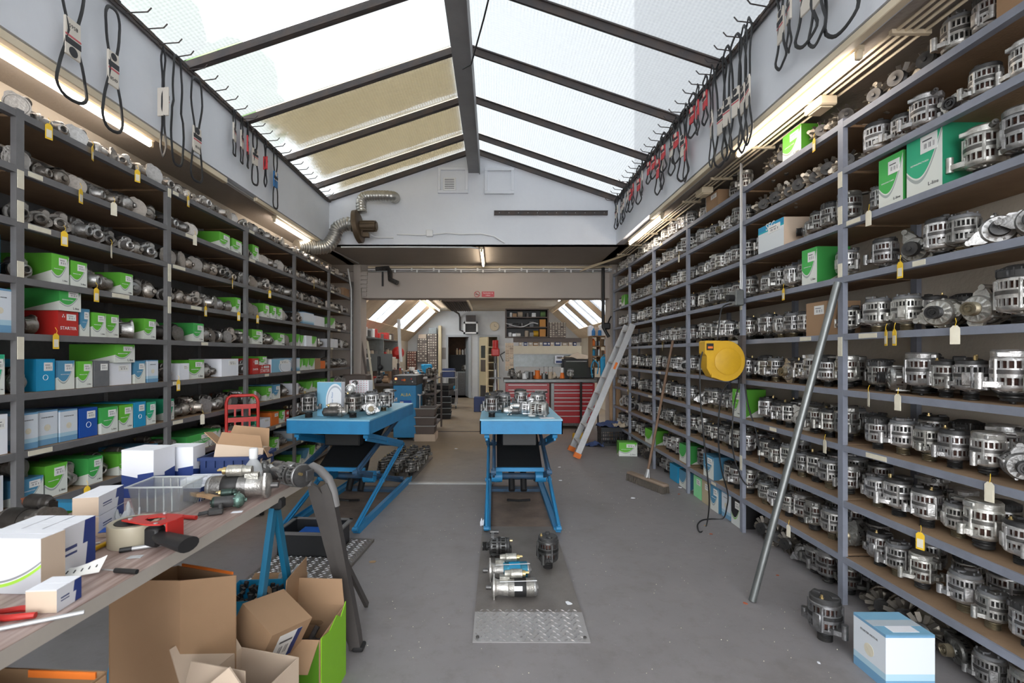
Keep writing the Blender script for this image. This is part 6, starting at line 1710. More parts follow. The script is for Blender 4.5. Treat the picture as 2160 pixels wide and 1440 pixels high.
bc('low white box beside the blue crate on the bench', 'P', -1.135, 2.115, 25, .10, .07, .05)
bc('small navy box with white lid beside the clear tray', 'M', -1.20, 1.965, 2, .07, .055, .055)
c = bc('flat blue and violet box beside the tape gun', 'P', -1.235, 1.60, 20, .075, .05, .016); c.data.materials[2] = MATS['royal']; c.data.materials[1] = MATS['kraft_pale']
c = bc('small blue box lying behind the flat one on the bench', 'N', -1.25, 1.70, 25, .06, .045, .018)
for i, (x, y) in enumerate(((-1.235, 1.60),)):
    mb = MB(); mb.box((0, 0, 0), (.03, .02, .001)); 
# ---- blue crate with an open cardboard box
t = thing('stacking_crate', 'dark blue plastic stacking crate at the far end of the bench', 'crate', (-1.225, 2.275, zB), R(4))
W_, D_, H_ = .25, .20, .13; mb = MB()
for s_ in (-1, 1):
    mb.box((0, s_ * (D_ / 2 - .004), H_ / 2), (W_, .007, H_)); mb.box((s_ * (W_ / 2 - .004), 0, H_ / 2), (.007, D_, H_))
mb.box((0, 0, .004), (W_, D_, .008)); part('crate_body', mb, 'crateblue', t, sharp=0)
mb = MB()
for s_ in (-1, 1):
    mb.box((0, s_ * (D_ / 2 + .003), H_ - .008), (W_ + .02, .012, .014)); mb.box((s_ * (W_ / 2 + .003), 0, H_ - .008), (.012, D_ + .02, .014))
    for k in range(6): mb.box((-.10 + k * .04, s_ * (D_ / 2 + .004), H_ - .03), (.006, .010, .035))
part('rim', mb, 'crateblue', t, sharp=0)
mb = MB(); mb.box((W_ / 2 + .002, .02, .07), (.002, .07, .04)); part('label_plate', mb, 'creamtag', t, sharp=0)
def openbox(name, label, loc, rz, w_, d_, h, flaps, mat='kraft', inner='kraft', tilt=None, th=.004, group=None):
    """flaps: dict side->(length, angle from horizontal outward) side in n,s,e,w"""
    rot = (0, 0, rz) if tilt is None else (tilt[0], tilt[1], rz)
    t = thing(name, label, 'box', loc, rot=rot, group=group)
    mb = MB()
    mb.box((0, -d_ / 2, h / 2), (w_, th, h)); mb.box((0, d_ / 2, h / 2), (w_, th, h)); mb.box((-w_ / 2, 0, h / 2), (th, d_, h)); mb.box((w_ / 2, 0, h / 2), (th, d_, h)); mb.box((0, 0, th / 2), (w_, d_, th))
    part('box_walls', mb, mat, t, sharp=0)
    for sd, (ln, ang) in flaps.items():
        a = R(ang); q = {'e': 0, 'n': 90, 'w': 180, 's': 270}[sd]; half = w_ / 2 if sd in 'ew' else d_ / 2; wid = d_ if sd in 'ew' else w_
        mb = MB(); o = len(mb.v); mb.prism([(0, -wid / 2 + .002), (ln, -wid / 2 + .018), (ln, wid / 2 - .018), (0, wid / 2 - .002)], -th / 2, th / 2)
        mb.tf(o, Matrix.Rotation(R(q), 4, 'Z') @ Matrix.Translation((half, 0, h)) @ Matrix.Rotation(-a, 4, 'Y'))
        part('flap', mb, inner, t, sharp=0)
    return t
openbox('open_carton', 'open brown cardboard box tilted in the blue crate on the bench', (-1.215, 2.27, zB + .065), R(14), .20, .15, .10, {'n': (.09, 78), 'w': (.08, 35), 's': (.06, 70), 'e': (.05, -60)}, tilt=(R(-8), R(8)), mat='kraft_pale', inner='kraft')
# ---- clear tray
t = thing('clear_tray', 'clear plastic tray on the bench', 'tray', (-1.285, 1.865, zB), R(3))
mb = MB(); W_, D_, H_ = .165, .125, .10
def flare(mb, w0, d0, w1, d1, h, th):
    V = []
    for (w_, d_, z) in ((w0, d0, 0), (w1, d1, h), (w1 - th, d1 - th, h), (w0 - th, d0 - th, th)):
        V += [(-w_ / 2, -d_ / 2, z), (w_ / 2, -d_ / 2, z), (w_ / 2, d_ / 2, z), (-w_ / 2, d_ / 2, z)]
    F = [(3, 2, 1, 0)]
    for l_ in range(3):
        for k in range(4): F.append((l_ * 4 + k, l_ * 4 + (k + 1) % 4, l_ * 4 + 4 + (k + 1) % 4, l_ * 4 + 4 + k))
    F.append((12, 13, 14, 15)); mb.add(V, F)
flare(mb, W_, D_, W_ + .03, D_ + .03, H_, .004); part('tray_body', mb, 'clearplastic', t, sharp=0)
mb = MB()
for s_ in (-1, 1): mb.box((0, s_ * (D_ / 2 + .018), H_), (W_ + .05, .010, .004)); mb.box((s_ * (W_ / 2 + .018), 0, H_), (.010, D_ + .03, .004))
for k in range(5):
    for s_ in (-1, 1): mb.box((-.06 + k * .03, s_ * (D_ / 2 + .008), H_ / 2), (.003, .003, H_ * .9))
part('rim', mb, 'hazeplastic', t, sharp=0)
# ---- motors on the bench
s_ = starter_big('dark starter motor with silver nose on the bench behind the brush', (-1.06, 1.975, zB), R(188), (.42, .41, .40), 'black', False); s_.scale = (.88,) * 3
P = onz(505, 1072, BZ); alt('st2', 'small green and rust motor on the bench in front of the big starter', (P.x - .02, P.y, zB), (0, 0, R(20)), (.25, .42, .36), .58, 'starter_motor')
for k, x, y, rz_, c_, sc, lb in (('st0', 560, 1003, 15, .5, .92, 'dark starter motor lying behind the silver-nosed one on the bench'), ('altE', 592, 1024, 0, .5, .85, 'grimy alternator near the far right corner of the bench'),
                                 ('st1', 612, 988, 60, 1.25, .8, 'bright silver starter motor at the far end of the bench')):
    P = onz(x, y, BZ)
    if k == 'altE': alt(k, lb, (P.x, min(P.y, 2.2), zB + .062), (R(90), 0, R(60)), (c_, c_, c_), sc)
    else: alt(k, lb, (P.x, min(P.y, 2.25), zB), (0, 0, R(rz_)), (c_, c_, c_ * .98), sc, 'starter_motor')
alt('st2', 'bright silver housing lying across the far corner of the bench', (-1.0, 2.235, zB + .0), (0, 0, R(-15)), (1.3, 1.3, 1.32), .72, 'starter_motor')
alt('st0', 'large dark starter motor at the left edge behind the swoosh box', (-1.50, 1.56, zB), (0, 0, R(-12)), (.42, .40, .38), 1.0, 'starter_motor')
# ---- bottle
t = thing('bottle', 'clear plastic bottle with white flip cap on the far end of the bench', 'bottle', (-1.065, 2.10, zB))
mb = MB(); mb.lathe([(0, 0), (.034, .001), (.036, .008), (.036, .09), (.030, .115), (.016, .135), (.014, .142), (0, .142)], 22, sq=None); part('bottle_body', mb, 'hazeplastic', t)
mb = MB(); mb.lathe([(.017, .14), (.018, .146), (.0185, .18), (.016, .186), (0, .187)], 18); part('cap', mb, 'white', t, label='white cap')
mb = MB(); mb.lathe([(.0365, .02), (.0368, .022), (.0368, .082), (.0365, .084)], 22); part('label_band', mb, 'white', t, label='pale label')
# ---- wire brush
A, B = onz(398, 1053, BZ), onz(490, 1075, BZ); d = B - A; L = d.length; rz_ = math.atan2(d.y, d.x)
t = thing('wire_brush', 'wooden wire brush lying on the bench', 'brush', (A.x, A.y, zB), rz_)
mb = MB(); mb.prism([(0, -.016), (.085, -.017), (.10, -.010), (L * .8, -.011), (L, -.007), (L, .005), (L * .8, .010), (.10, .010), (.085, .017), (0, .016)], .024, .038); part('handle', mb, 'wood', t, sharp=0)
mb = MB(); random.seed(1)
for i in range(11):
    for j in range(4): mb.cyl((.006 + i * .0075, -.012 + j * .008, .025), (.0 + i * .0075, -.018 + j * .011, .001), .0016, n=4)
o = part('wire_bristles', mb, 'alu', t); o['kind'] = 'stuff'
# ---- black connector bracket
P = onz(455, 1085, BZ); t = thing('brush_holder', 'black plastic brush-holder part with prongs on the bench', 'spare part', (P.x, P.y, zB), R(25))
mb = MB(); mb.box((0, 0, .012), (.05, .035, .02), bev=.004); mb.box((.015, .004, .028), (.015, .02, .018), bev=.003); part('moulding', mb, 'blackplastic', t, sharp=0)
mb = MB(); 
for k in range(3): mb.tube([(-.02, -.012 + k * .012, .012), (-.045, -.015 + k * .012, .010), (-.055, -.012 + k * .013, .008)], .004, 5)
part('prong', mb, 'blackplastic', t)
# ---- pens, tools (from a to b on the bench)
def stick(name, label, cat, p, q, r, mats, zoff=None, z2=0):
    A, B = onz(*p, BZ), onz(*q, BZ); d = B - A; L = d.length; t = thing(name, label, cat, (A.x, A.y, zB + (zoff or r)), math.atan2(d.y, d.x))
    for (nm, u0, u1, k, m_, lb) in mats:
        mb = MB(); mb.cyl((u0 * L, 0, z2 * u0), (u1 * L, 0, z2 * u1), r * k, n=12); part(nm, mb, m_, t, label=lb)
    return t
stick('marker_pen', 'grey marker pen with black cap at the front of the bench', 'pen', (252, 1166), (345, 1152), .0065, [('cap', 0, .28, 1.1, 'black', 'black cap'), ('barrel', .28, .92, 1, 'alu', None), ('end', .92, 1, .8, 'alu', None)])
stick('marker_pen', 'yellow pen with dark cap beside the red screwdriver', 'pen', (184, 1170), (245, 1141), .007, [('tip', 0, .08, .9, 'alu', None), ('barrel', .08, .68, 1, 'yellow', None), ('cap', .68, 1, 1.1, 'black', 'dark cap')])
stick('screwdriver', 'screwdriver with thick red handle on the bench', 'screwdriver', (148, 1163), (206, 1153), .010, [('handle', 0, .72, 1.25, 'red', 'red handle'), ('collar', .72, .84, .9, 'alu', None), ('shaft', .84, 1.1, .35, 'alu', None)])
stick('utility_knife', 'small tool with red handle beside the tape gun', 'tool', (352, 1092), (414, 1096), .007, [('blade_holder', 0, .5, .9, 'alu', None), ('handle', .45, 1, 1.1, 'red', 'red handle')])
stick('small_knife', 'small black-handled knife on the bench', 'knife', (215, 1206), (289, 1211), .006, [('blade', 0, .4, .3, 'alu', None), ('handle', .38, 1, 1.1, 'black', 'black handle')])
stick('steel_rule', 'flat silver strip lying on the bench edge', 'rule', (0, 1332), (178, 1296), .005, [('strip', 0, 1, 1, 'alu', None)])
t = thing('pliers', 'pliers with red handles at the bottom left of the bench', 'pliers', tuple(onz(30, 1300, BZ) + Vector((0, 0, .008))), R(8))
for s_ in (-1, 1):
    mb = MB(); mb.tube([(.0 - .01, s_ * .004, 0), (-.03, s_ * .016, 0), (-.12, s_ * .022, 0)] if False else [(.055, s_ * .016, 0), (.0, s_ * .020, 0), (-.05, s_ * .008, 0)], [.007, .0075, .006], 8); part('handle', mb, 'red', t, label='red grip')
mb = MB(); mb.box((-.075, 0, 0), (.05, .018, .008), bev=.003); part('jaw', mb, 'steel', t, sharp=0)
# label strip
P = onz(165, 1213, BZ); t = thing('sticker_strip', 'curled strip of white barcode stickers on the bench', 'stickers', (P.x, P.y, zB), R(10))
mb = MB(); vs = []; 
for i in range(13):
    u = -.05 + i * .009; z = .002 + .030 * max(0, (i - 3) / 9) ** 1.3 * (1 if i < 10 else .95); vs += [(u, -.014, z * .3), (u + .004, .016, z + .012)]
mb.add(vs, [(i * 2, i * 2 + 2, i * 2 + 3, i * 2 + 1) for i in range(12)]); m_ = len(vs); mb.add([(x, y, z + .0008) for x, y, z in vs], [(i * 2 + 1, i * 2 + 3, i * 2 + 2, i * 2) for i in range(12)]); part('strip', mb, 'paper', t, sharp=60)
mb = MB()
for i in range(6):
    a_, b_ = Vector(vs[4 * i]), Vector(vs[4 * i + 1]); c_ = (a_ + b_) / 2 + Vector((.003, -.0006, .0014)); mb.box(c_, (.003, .010, .001), rot=Matrix.Rotation(R(25), 3, 'X'))
part('printed_barcode', mb, 'ink', t, sharp=0)
for (x, y, lb, s_, m_) in ((340, 1165, None, 0, None), (500, 1080, 'small pale blue paper slip on the bench edge', .02, 'paperwhite'), (205, 1098, 'torn white paper bits beside the stacked boxes', .03, 'paper'), (470, 978, 'curled white paper at the back of the bench', .035, 'paperwhite'), (285, 1175, 'small clear plastic strip beside the marker pen', .02, 'hazeplastic')):
    if lb is None: continue
    P = onz(x, y, BZ); mb = MB(); mb.prism([(-s_, -s_ * .5), (s_ * .9, -s_ * .6), (s_, s_ * .4), (-s_ * .8, s_ * .6)], 0, .001); solo('paper_slip', mb, m_, lb, 'paper', (P.x, min(P.y, 2.24), zB), .3, sharp=0)
rag('plastic_wrap', 'crumpled clear plastic wrap behind the tape gun', tuple(onz(268, 1105, BZ)), (.06, .05), 'hazeplastic', 14, .04)
# ---- tape dispenser
P = onz(285, 1150, BZ); t = thing('tape_dispenser', 'red and black packing tape dispenser with brown roll on the bench', 'tape gun', (P.x - .0, 1.515, zB), R(-6)); t.scale = (1.35,) * 3
mb = MB(); mb.lathe([(.040, 0), (.052, 0), (.0525, .002), (.0525, .048), (.052, .050), (.040, .050), (.0395, .025), (.040, 0)], 32, Matrix.Translation((-.015, 0, 0))); part('tape_roll', mb, 'tapebrown', t, label='brown translucent tape roll')
mb = MB(); mb.lathe([(.012, .0), (.0385, .0), (.0385, .049), (.012, .049)], 24, Matrix.Translation((-.015, 0, .002))); part('roll_core', mb, 'black', t)
mb = MB(); o = len(mb.v)
ring = [(-.03, -.020), (.055, -.045), (.085, -.040), (.092, .0), (.075, .045), (.02, .048), (-.02, .02)]
hole = [(.020, -.010), (.045, -.022), (.060, -.016), (.060, .008), (.045, .022), (.028, .020), (.015, .005)]
n = 7
vs = [(x, y, 0) for x, y in ring] + [(x, y, 0) for x, y in hole] + [(x, y, .003) for x, y in ring] + [(x, y, .003) for x, y in hole]
fs = []
for i in range(n):
    j = (i + 1) % n
    fs += [(i, n + i, n + j, j), (2 * n + i, 2 * n + j, 3 * n + j, 3 * n + i), (i, j, 2 * n + j, 2 * n + i), (n + i, 3 * n + i, 3 * n + j, n + j)]
mb.add(vs, fs); mb.tf(o, Matrix.Translation((0, 0, .054)) @ Matrix.Rotation(R(-4), 4, 'X')); mb.box((.088, 0, .032), (.004, .05, .05)); part('side_plate', mb, 'red', t, label='red metal plate', sharp=0)
mb = MB(); mb.tube([(.06, -.012, .028), (.085, -.03, .026), (.12, -.040, .024), (.165, -.052, .022)], [.016, .017, .019, .022], 14, flat=(.75, 1.15)); mb.box((.055, -.02, .025), (.035, .03, .045), bev=.005); part('handle', mb, 'black', t, label='black grip')
for (x, y) in ((-.015, -.012), (.03, .038), (.07, -.035)):
    mb = MB(); mb.cyl((x, y, .056), (x, y, .061), .0045, n=8); part('rivet', mb, 'alu', t)
# ================================================================ BOXES UNDER AND BESIDE THE BENCH
t = thing('large_carton', 'tall brown cardboard box standing under the workbench', 'box', (-1.12, 1.72, 0))
o_ = Vector((-1.12, 1.72, 0)); ring = [Vector((-1.30, 1.60, 0)), Vector((-1.033, 1.56, 0)), Vector((-.935, 1.72, 0)), Vector((-1.2, 1.80, 0))]; tops = [.74, .757, .70, .70]
for i in range(4):
    a_, b_ = ring[i] - o_, ring[(i + 1) % 4] - o_; nrm = (b_ - a_).cross(Vector((0, 0, 1))).normalized() * .004
    za, zb = tops[i], tops[(i + 1) % 4]
    for (z0a, z0b, z1a, z1b) in ((0, 0, .30, .30), (.302, .302, za, zb)):
        mb = MB(); mb.add([a_ + Vector((0, 0, z0a)), b_ + Vector((0, 0, z0b)), b_ + Vector((0, 0, z1b)), a_ + Vector((0, 0, z1a)), a_ - nrm + Vector((0, 0, z0a)), b_ - nrm + Vector((0, 0, z0b)), b_ - nrm + Vector((0, 0, z1b)), a_ - nrm + Vector((0, 0, z1a))],
               [(0, 1, 2, 3), (7, 6, 5, 4), (3, 2, 6, 7), (0, 4, 5, 1), (1, 5, 6, 2), (0, 3, 7, 4)])
        part('cardboard_panel', mb, 'kraft', t, sharp=0)
mb = MB(); a_, b_ = ring[2] - o_, ring[3] - o_; mb.box(((a_ + b_) / 2) + Vector((0, .004, .703)), (.24, .006, .010), rz=R(-17)); part('tape_strip', mb, 'orange', t, label='orange printed tape', sharp=0)
t = openbox('open_carton', 'open cardboard box with orange printed tape at the bottom left corner', (-1.06, 1.00, .0), R(-3), .36, .16, .785, {}, mat='kraft_dark', inner='kraft_dark')
mb = MB(); mb.box((.08, .076, .777), (.16, .003, .016)); part('tape_strip', mb, 'orange', t, label='torn orange tape', sharp=0)
mb = MB(); mb.box((.183, 0, .5), (.003, .15, .56)); part('side_print', mb, 'kraft', t, sharp=0)
t = openbox('open_carton', 'open brown cardboard box with raised flap in front of the tilted box', (-.845, 1.60, 0), R(-14), .24, .25, .42, {'w': (.14, 60), 's': (.10, 100)}, mat='kraft_pale', inner='kraft_pale')
mb = MB(); o = len(mb.v)
mb.prism([(-.17, 0), (.17, 0), (.02, .16)], -.003, .003, Matrix.Rotation(R(82), 4, 'X')); solo('cardboard_flap', mb, 'kraft_pale', 'pale triangular cardboard corner sticking up at the bottom of the picture', 'cardboard', (-.82, 1.41, .40), R(-6), sharp=0)
mb = MB(); mb.box((0, 0, .2), (.3, .02, .40)); 
t = openbox('green_carton', 'open green and white carton with brown inside beside the leaning panel', (-.855, 2.10, 0), R(-3), .29, .28, .325, {'n': (.115, 84), 's': (.12, -52), 'w': (.11, 52)}, mat='kraft', inner='kraft')
M('limegreen', (.22, .52, .01), .5, noise=(6, .3, (.28, .58, .05)))
M('darkgreen', (.08, .22, .01), .5)
mb = MB(); mb.prism([(-.135, 0), (.14, 0), (.14, .34), (.08, .30), (.03, .335), (-.05, .31), (-.135, .33)], 0, .004, Matrix.Translation((.147, 0, 0)) @ Matrix.Rotation(R(90), 4, 'Z') @ Matrix.Rotation(R(90), 4, 'X')); part('printed_side', mb, 'limegreen', t, label='bright green torn side', sharp=0)
mb = MB(); mb.box((0, -.1445, .16), (.285, .004, .315)); part('printed_front', mb, 'darkgreen', t, sharp=0)
mb = MB(); mb.prism([(-.045, 0), (-.035, .01), (.035, .01), (.045, 0), (.035, -.01), (-.035, -.01)], 0, .002, Matrix.Translation((0, .135, .24)) @ Matrix.Rotation(R(90), 4, 'X')); part('handle_hole', mb, 'kraft_dark', t, sharp=0)
mb = MB(); mb.box((0, 0, .10), (.24, .22, .12)); mb.cyl((.02, .0, .17), (.06, .05, .25), .012, n=8); mb.cyl((-.05, .03, .16), (.06, .02, .20), .02, n=8); solo('metal_castings', mb, 'steel', 'grey metal castings lying inside the green carton', 'spare part', (-.86, 2.10, .02), 0)
t = thing('tilted_carton', 'small closed brown box with white barcode label tilted on the others', 'box', (-.90, 1.90, .40), rot=(R(-10), R(24), R(-28)))
mb = MB(); mb.box((0, 0, 0), (.19, .20, .17)); part('box_body', mb, 'kraft', t, sharp=0)
mb = MB(); mb.add([(.0965, -.05, -.06), (.0965, .06, -.06), (.0965, .06, .06), (.0965, -.05, .06)], [(0, 1, 2, 3)], [[(0, 0), (1, 0), (1, 1), (0, 1)]]); mb.box((.0955, .005, 0), (.001, .11, .12)); part('label_sticker', mb, 'print_stickerprint', t, label='white barcode label', sharp=0)
mb = MB(); mb.box((.097, .048, 0), (.001, .024, .12)); part('label_band', mb, 'navy', t, label='navy band', sharp=0)
openbox('open_carton', 'open cardboard box holding the blue bin behind the tilted box', (-1.08, 2.22, 0), R(2), .30, .28, .34, {'n': (.08, 35), 'e': (.16, 88)}, mat='kraft', inner='kraft')
t = thing('parts_bin', 'bright blue plastic bin full of black connectors', 'bin', (-1.10, 2.20, .30), R(4))
mb = MB(); flare(mb, .22, .18, .25, .21, .11, .006); part('bin_body', mb, 'cyanbin', t, sharp=0)
mb = MB(); random.seed(4)
for k in range(60): mb.box((random.uniform(-.09, .09), random.uniform(-.07, .07), random.uniform(.06, .105)), (.03, .018, .012), rot=Euler((random.uniform(0, 3), random.uniform(0, 3), random.uniform(0, 3))).to_matrix())
o = solo('connectors', mb, 'blackplastic', 'heap of small black connectors in the blue bin', 'connectors', (-1.10, 2.20, .30), R(4)); o['kind'] = 'stuff'
rag('plastic_bag', 'crumpled clear plastic bag behind the blue trestle leg', (-1.02, 2.42, .34), (.16, .10), 'hazeplastic', 22, .05)
# ================================================================ LEANING DARK PANEL (folded stand) at the bench end
t = thing('folding_stand', 'dark grey plastic folding stand with rounded handle leaning at the bench end', 'stand', (-.70, 2.40, 0))
def PX(x, y, Y=2.40): return ((x - 1042) * Y / 1000 + .70, 1.5 - (y - 748) * Y / 1000)
outer = [(737, 1370), (760, 1364), (757, 1340), (722, 1150), (708, 1075), (700, 1040), (690, 1018), (676, 1026), (684, 1050), (694, 1100), (716, 1210)]
leftp = [(737, 1370), (716, 1210), (694, 1100), (684, 1050), (668, 1028), (646, 1016), (652, 1050), (676, 1130), (706, 1240), (728, 1350)]
RX = Matrix.Rotation(R(90), 4, 'X')
mb = MB(); mb.prism([PX(*p) for p in leftp], -.012, .012, Matrix.Translation((0, .02, 0)) @ RX); part('panel', mb, 'boardgrey', t, sharp=30)
mb = MB(); mb.prism([PX(*p) for p in outer], -.028, .028, Matrix.Translation((0, .02, 0)) @ RX); part('side_frame', mb, 'boardgrey', t, sharp=30)
pts = [PX(x, y) for x, y in ((650, 1026), (643, 1005), (645, 991), (657, 985), (672, 993), (690, 1012), (700, 1038), (706, 1070))]
mb = MB(); mb.tube([(x, .02, z) for x, z in pts], [.017, .019, .021, .022, .022, .022, .022, .020], 12); part('handle', mb, 'handlegrey', t, label='worn grey rounded handle', sharp=60)
mb = MB(); beam(mb, (PX(690, 1130)[0], .05, PX(690, 1130)[1]), (PX(735, 1330)[0] - .02, .42, .012), .03, .02, (1, 0, 0)); part('rear_leg', mb, 'boardgrey', t, sharp=0)
mb = MB(); mb.box((.012, .02, .012), (.055, .07, .022), bev=.006); part('foot', mb, 'black', t, sharp=0)
# ================================================================ RED SACK TRUCK
A, B = Vector((-2.40, 4.25, 0)), Vector((-2.17, 4.36, 0)); d = B - A; W_ = d.length
t = thing('red_trolley', 'red metal trolley back with slotted plates standing before the left shelving', 'trolley', tuple(A), math.atan2(d.y, d.x))
H_ = 1.13
mb = MB(); mb.tube([(0, 0, .05), (0, .0, H_ - .06), (.012, 0, H_ - .02), (.04, 0, H_), (W_ - .04, 0, H_), (W_ - .012, 0, H_ - .02), (W_, 0, H_ - .06), (W_, 0, .05)], .014, 8); part('tube_frame', mb, 'red', t, sharp=60)
for k in range(9):
    z = H_ - .10 - k * .118; mb = MB(); mb.box((W_ / 2, 0, z), (W_ - .02, .006, .042)); mb.box((W_ * .27, 0, z - .05), (.016, .006, .075)); mb.box((W_ * .5, 0, z - .05), (.016, .006, .075)); mb.box((W_ * .73, 0, z - .05), (.016, .006, .075)); part('slat', mb, 'red', t, sharp=0)
mb = MB(); mb.box((W_ / 2, .02, .06), (W_, .03, .02)); part('axle_bar', mb, 'red', t, sharp=0)
for x in (-.03, W_ + .03):
    mb = MB(); o = len(mb.v); mb.lathe([(.03, -.018), (.075, -.02), (.08, -.012), (.08, .012), (.075, .02), (.03, .018)], 20); mb.tf(o, Matrix.Translation((x, .08, .08)) @ Matrix.Rotation(R(90), 4, 'Y')); part('wheel', mb, 'black', t)
# ================================================================ REAR WORKSHOP
def pxr(x0, x1, y0, y1, Y): return (x0 - 1042) * Y / 1000, (x1 - 1042) * Y / 1000, 1.5 - (y1 - 748) * Y / 1000, 1.5 - (y0 - 748) * Y / 1000
def cabinet(label, x0, x1, z0, z1, y, dep, cols, rows_, mat='cabinetdark', group=None, colr=None, lab=(.7, .66, .55)):
    t = thing('drawer_cabinet', label, 'drawer cabinet', ((x0 + x1) / 2, y, z0), group=group); w_, h_ = x1 - x0, z1 - z0
    mb = MB(); mb.box((0, dep / 2, h_ / 2), (w_, dep, h_)); part('cabinet_body', mb, mat, t, sharp=0)
    dw, dh = w_ / cols, h_ / rows_; mb = MB(); mb.box((0, -.006, 0), (dw * .86, .012, dh * .80)); dm = mb.mesh('drawer', ['drawerfront'], 0)
    mb = MB(); mb.box((0, -.014, dh * .08), (dw * .5, .004, dh * .34)); lm = mb.mesh('drawer_label', ['creamtag'], 0)
    for i in range(cols):
        for j in range(rows_):
            k = random.uniform(.5, 1.2); o = part('drawer', dm, None, t, loc=(-w_ / 2 + dw * (i + .5), 0, dh * (j + .5)), color=(k, k, k) if colr is None else tuple(c * k for c in colr))
            if random.random() < .75: part('drawer_label', lm, None, o)
    return t
random.seed(6)
cabinet('tall small-drawer cabinet on the rear wall beside the grey doorway', -2.27, -1.95, 1.0, 2.22, 16.2, .2, 4, 14)
cabinet('small-drawer cabinet on the rear wall, left of the tall one', -2.62, -2.29, 1.25, 2.06, 16.2, .2, 4, 10)
cabinet('reddish small-drawer cabinet low on the rear wall at the left', -2.95, -2.64, .95, 1.62, 16.1, .2, 4, 8, colr=(1.2, .5, .4))
mb = MB(); mb.box((0, 0, .1), (.27, .2, .2)); solo('metal_box', mb, 'galv', 'grey metal box on top of the tall small-drawer cabinet', 'box', (-2.1, 16.3, 2.222), sharp=0)
mb = MB(); mb.box((0, 0, .07), (.27, .2, .14)); solo('carton', mb, 'kraft_pale', 'pale carton on top of the left small-drawer cabinet', 'box', (-2.45, 16.3, 2.062), sharp=0)
mb = MB(); mb.box((0, 0, 1.25), (.10, .22, 2.5)); solo('upright_board', mb, 'dooryellow', 'cream upright trunk beside the small-drawer cabinets', 'board', (-1.86, 16.35, 0), sharp=0)
# heater, clock, ceiling vent
t = thing('wall_heater', 'white framed heater grille above the grey doorway', 'heater', (-.80, YB - .08, 2.22))
x0, x1, z0, z1 = pxr(978, 1008, 677, 702, 16.4); w_, h_ = x1 - x0, z1 - z0
mb = MB()
for (cx, cz, sx, sz) in ((0, .03, w_, .06), (0, h_ - .03, w_, .06), (-w_ / 2 + .03, h_ / 2, .06, h_), (w_ / 2 - .03, h_ / 2, .06, h_)): mb.box((cx, -.06, cz), (sx, .20, sz))
part('frame', mb, 'white', t, sharp=0)
mb = MB(); mb.box((0, .0, h_ / 2), (w_ - .1, .06, h_ - .1)); part('core', mb, 'black', t, sharp=0)
for k in range(7):
    mb = MB(); mb.box((0, -.10, .08 + k * .045), (w_ - .12, .03, .010)); part('louvre', mb, 'steel', t, sharp=0)
mb = MB(); mb.box((0, -.03, h_ + .12), (.34, .14, .22)); part('blower', mb, 'dark_iron', t, sharp=0)
t = thing('wall_clock', 'round pale wall clock on the rear wall', 'clock', (.015, YB - .01, 2.49))
mb = MB(); o = len(mb.v); mb.lathe([(.14, 0), (.158, 0), (.16, .03), (.145, .035), (.14, .02)], 28); mb.tf(o, RX); part('rim', mb, 'lamphousing', t)
mb = MB(); o = len(mb.v); mb.lathe([(.145, 0), (.145, .012), (0, .012)], 28); mb.tf(o, RX); part('dial', mb, 'cream', t)
mb = MB(); mb.box((0.0, -.02, .035), (.008, .004, .08)); mb.box((.04, -.02, -.01), (.07, .004, .008), rot=Matrix.Rotation(R(20), 3, 'Y')); part('hand', mb, 'ink', t, sharp=0)
t = thing('ceiling_heater', 'dark slatted heater hanging under the rear ceiling', 'heater', (-1.0, 13.2, 2.86))
mb = MB(); mb.box((0, 0, .06), (.62, 2.6, .16)); part('casing', mb, 'cabinetdark', t, sharp=0)
for k in range(9):
    mb = MB(); mb.box((-.26 + k * .065, 0, -.03), (.012, 2.5, .03)); part('slat', mb, 'dark_iron', t, sharp=0)
for s_ in (-1, 1):
    mb = MB(); mb.box((s_ * .33, 0, .02), (.03, 2.7, .10)); part('edge_rail', mb, 'lamphousing', t, sharp=0)
batten('tube_lamp', 'left fluorescent tube over the rear workshop, nearer one', -1.92, 9.6, 12.0, 2.93, 'tube')
batten('tube_lamp', 'left fluorescent tube over the rear workshop, farther one', -1.78, 12.4, 15.4, 2.93, 'tube')
batten('tube_lamp', 'fluorescent tube on the right of the rear workshop ceiling', 1.72, 9.8, 12.6, 2.93, 'tube')
pipe('ceiling_pipe', [(-1.5, 9.2, 2.95), (-1.35, 14.5, 2.93), (-1.2, 16.2, 2.9), (-1.18, YB - .05, 2.8), (-1.18, YB - .05, 2.35), (-1.02, YB - .05, 2.3)], .03, 'dark_iron', 'dark pipe across the rear ceiling and down beside the heater')
pipe('roof_tube', [(-2.0, 9.95, 2.25), (-1.98, 9.95, 1.75), (-1.95, 9.95, 1.35)], .035, 'white', 'white tapered tube hanging at the left of the rear workshop')
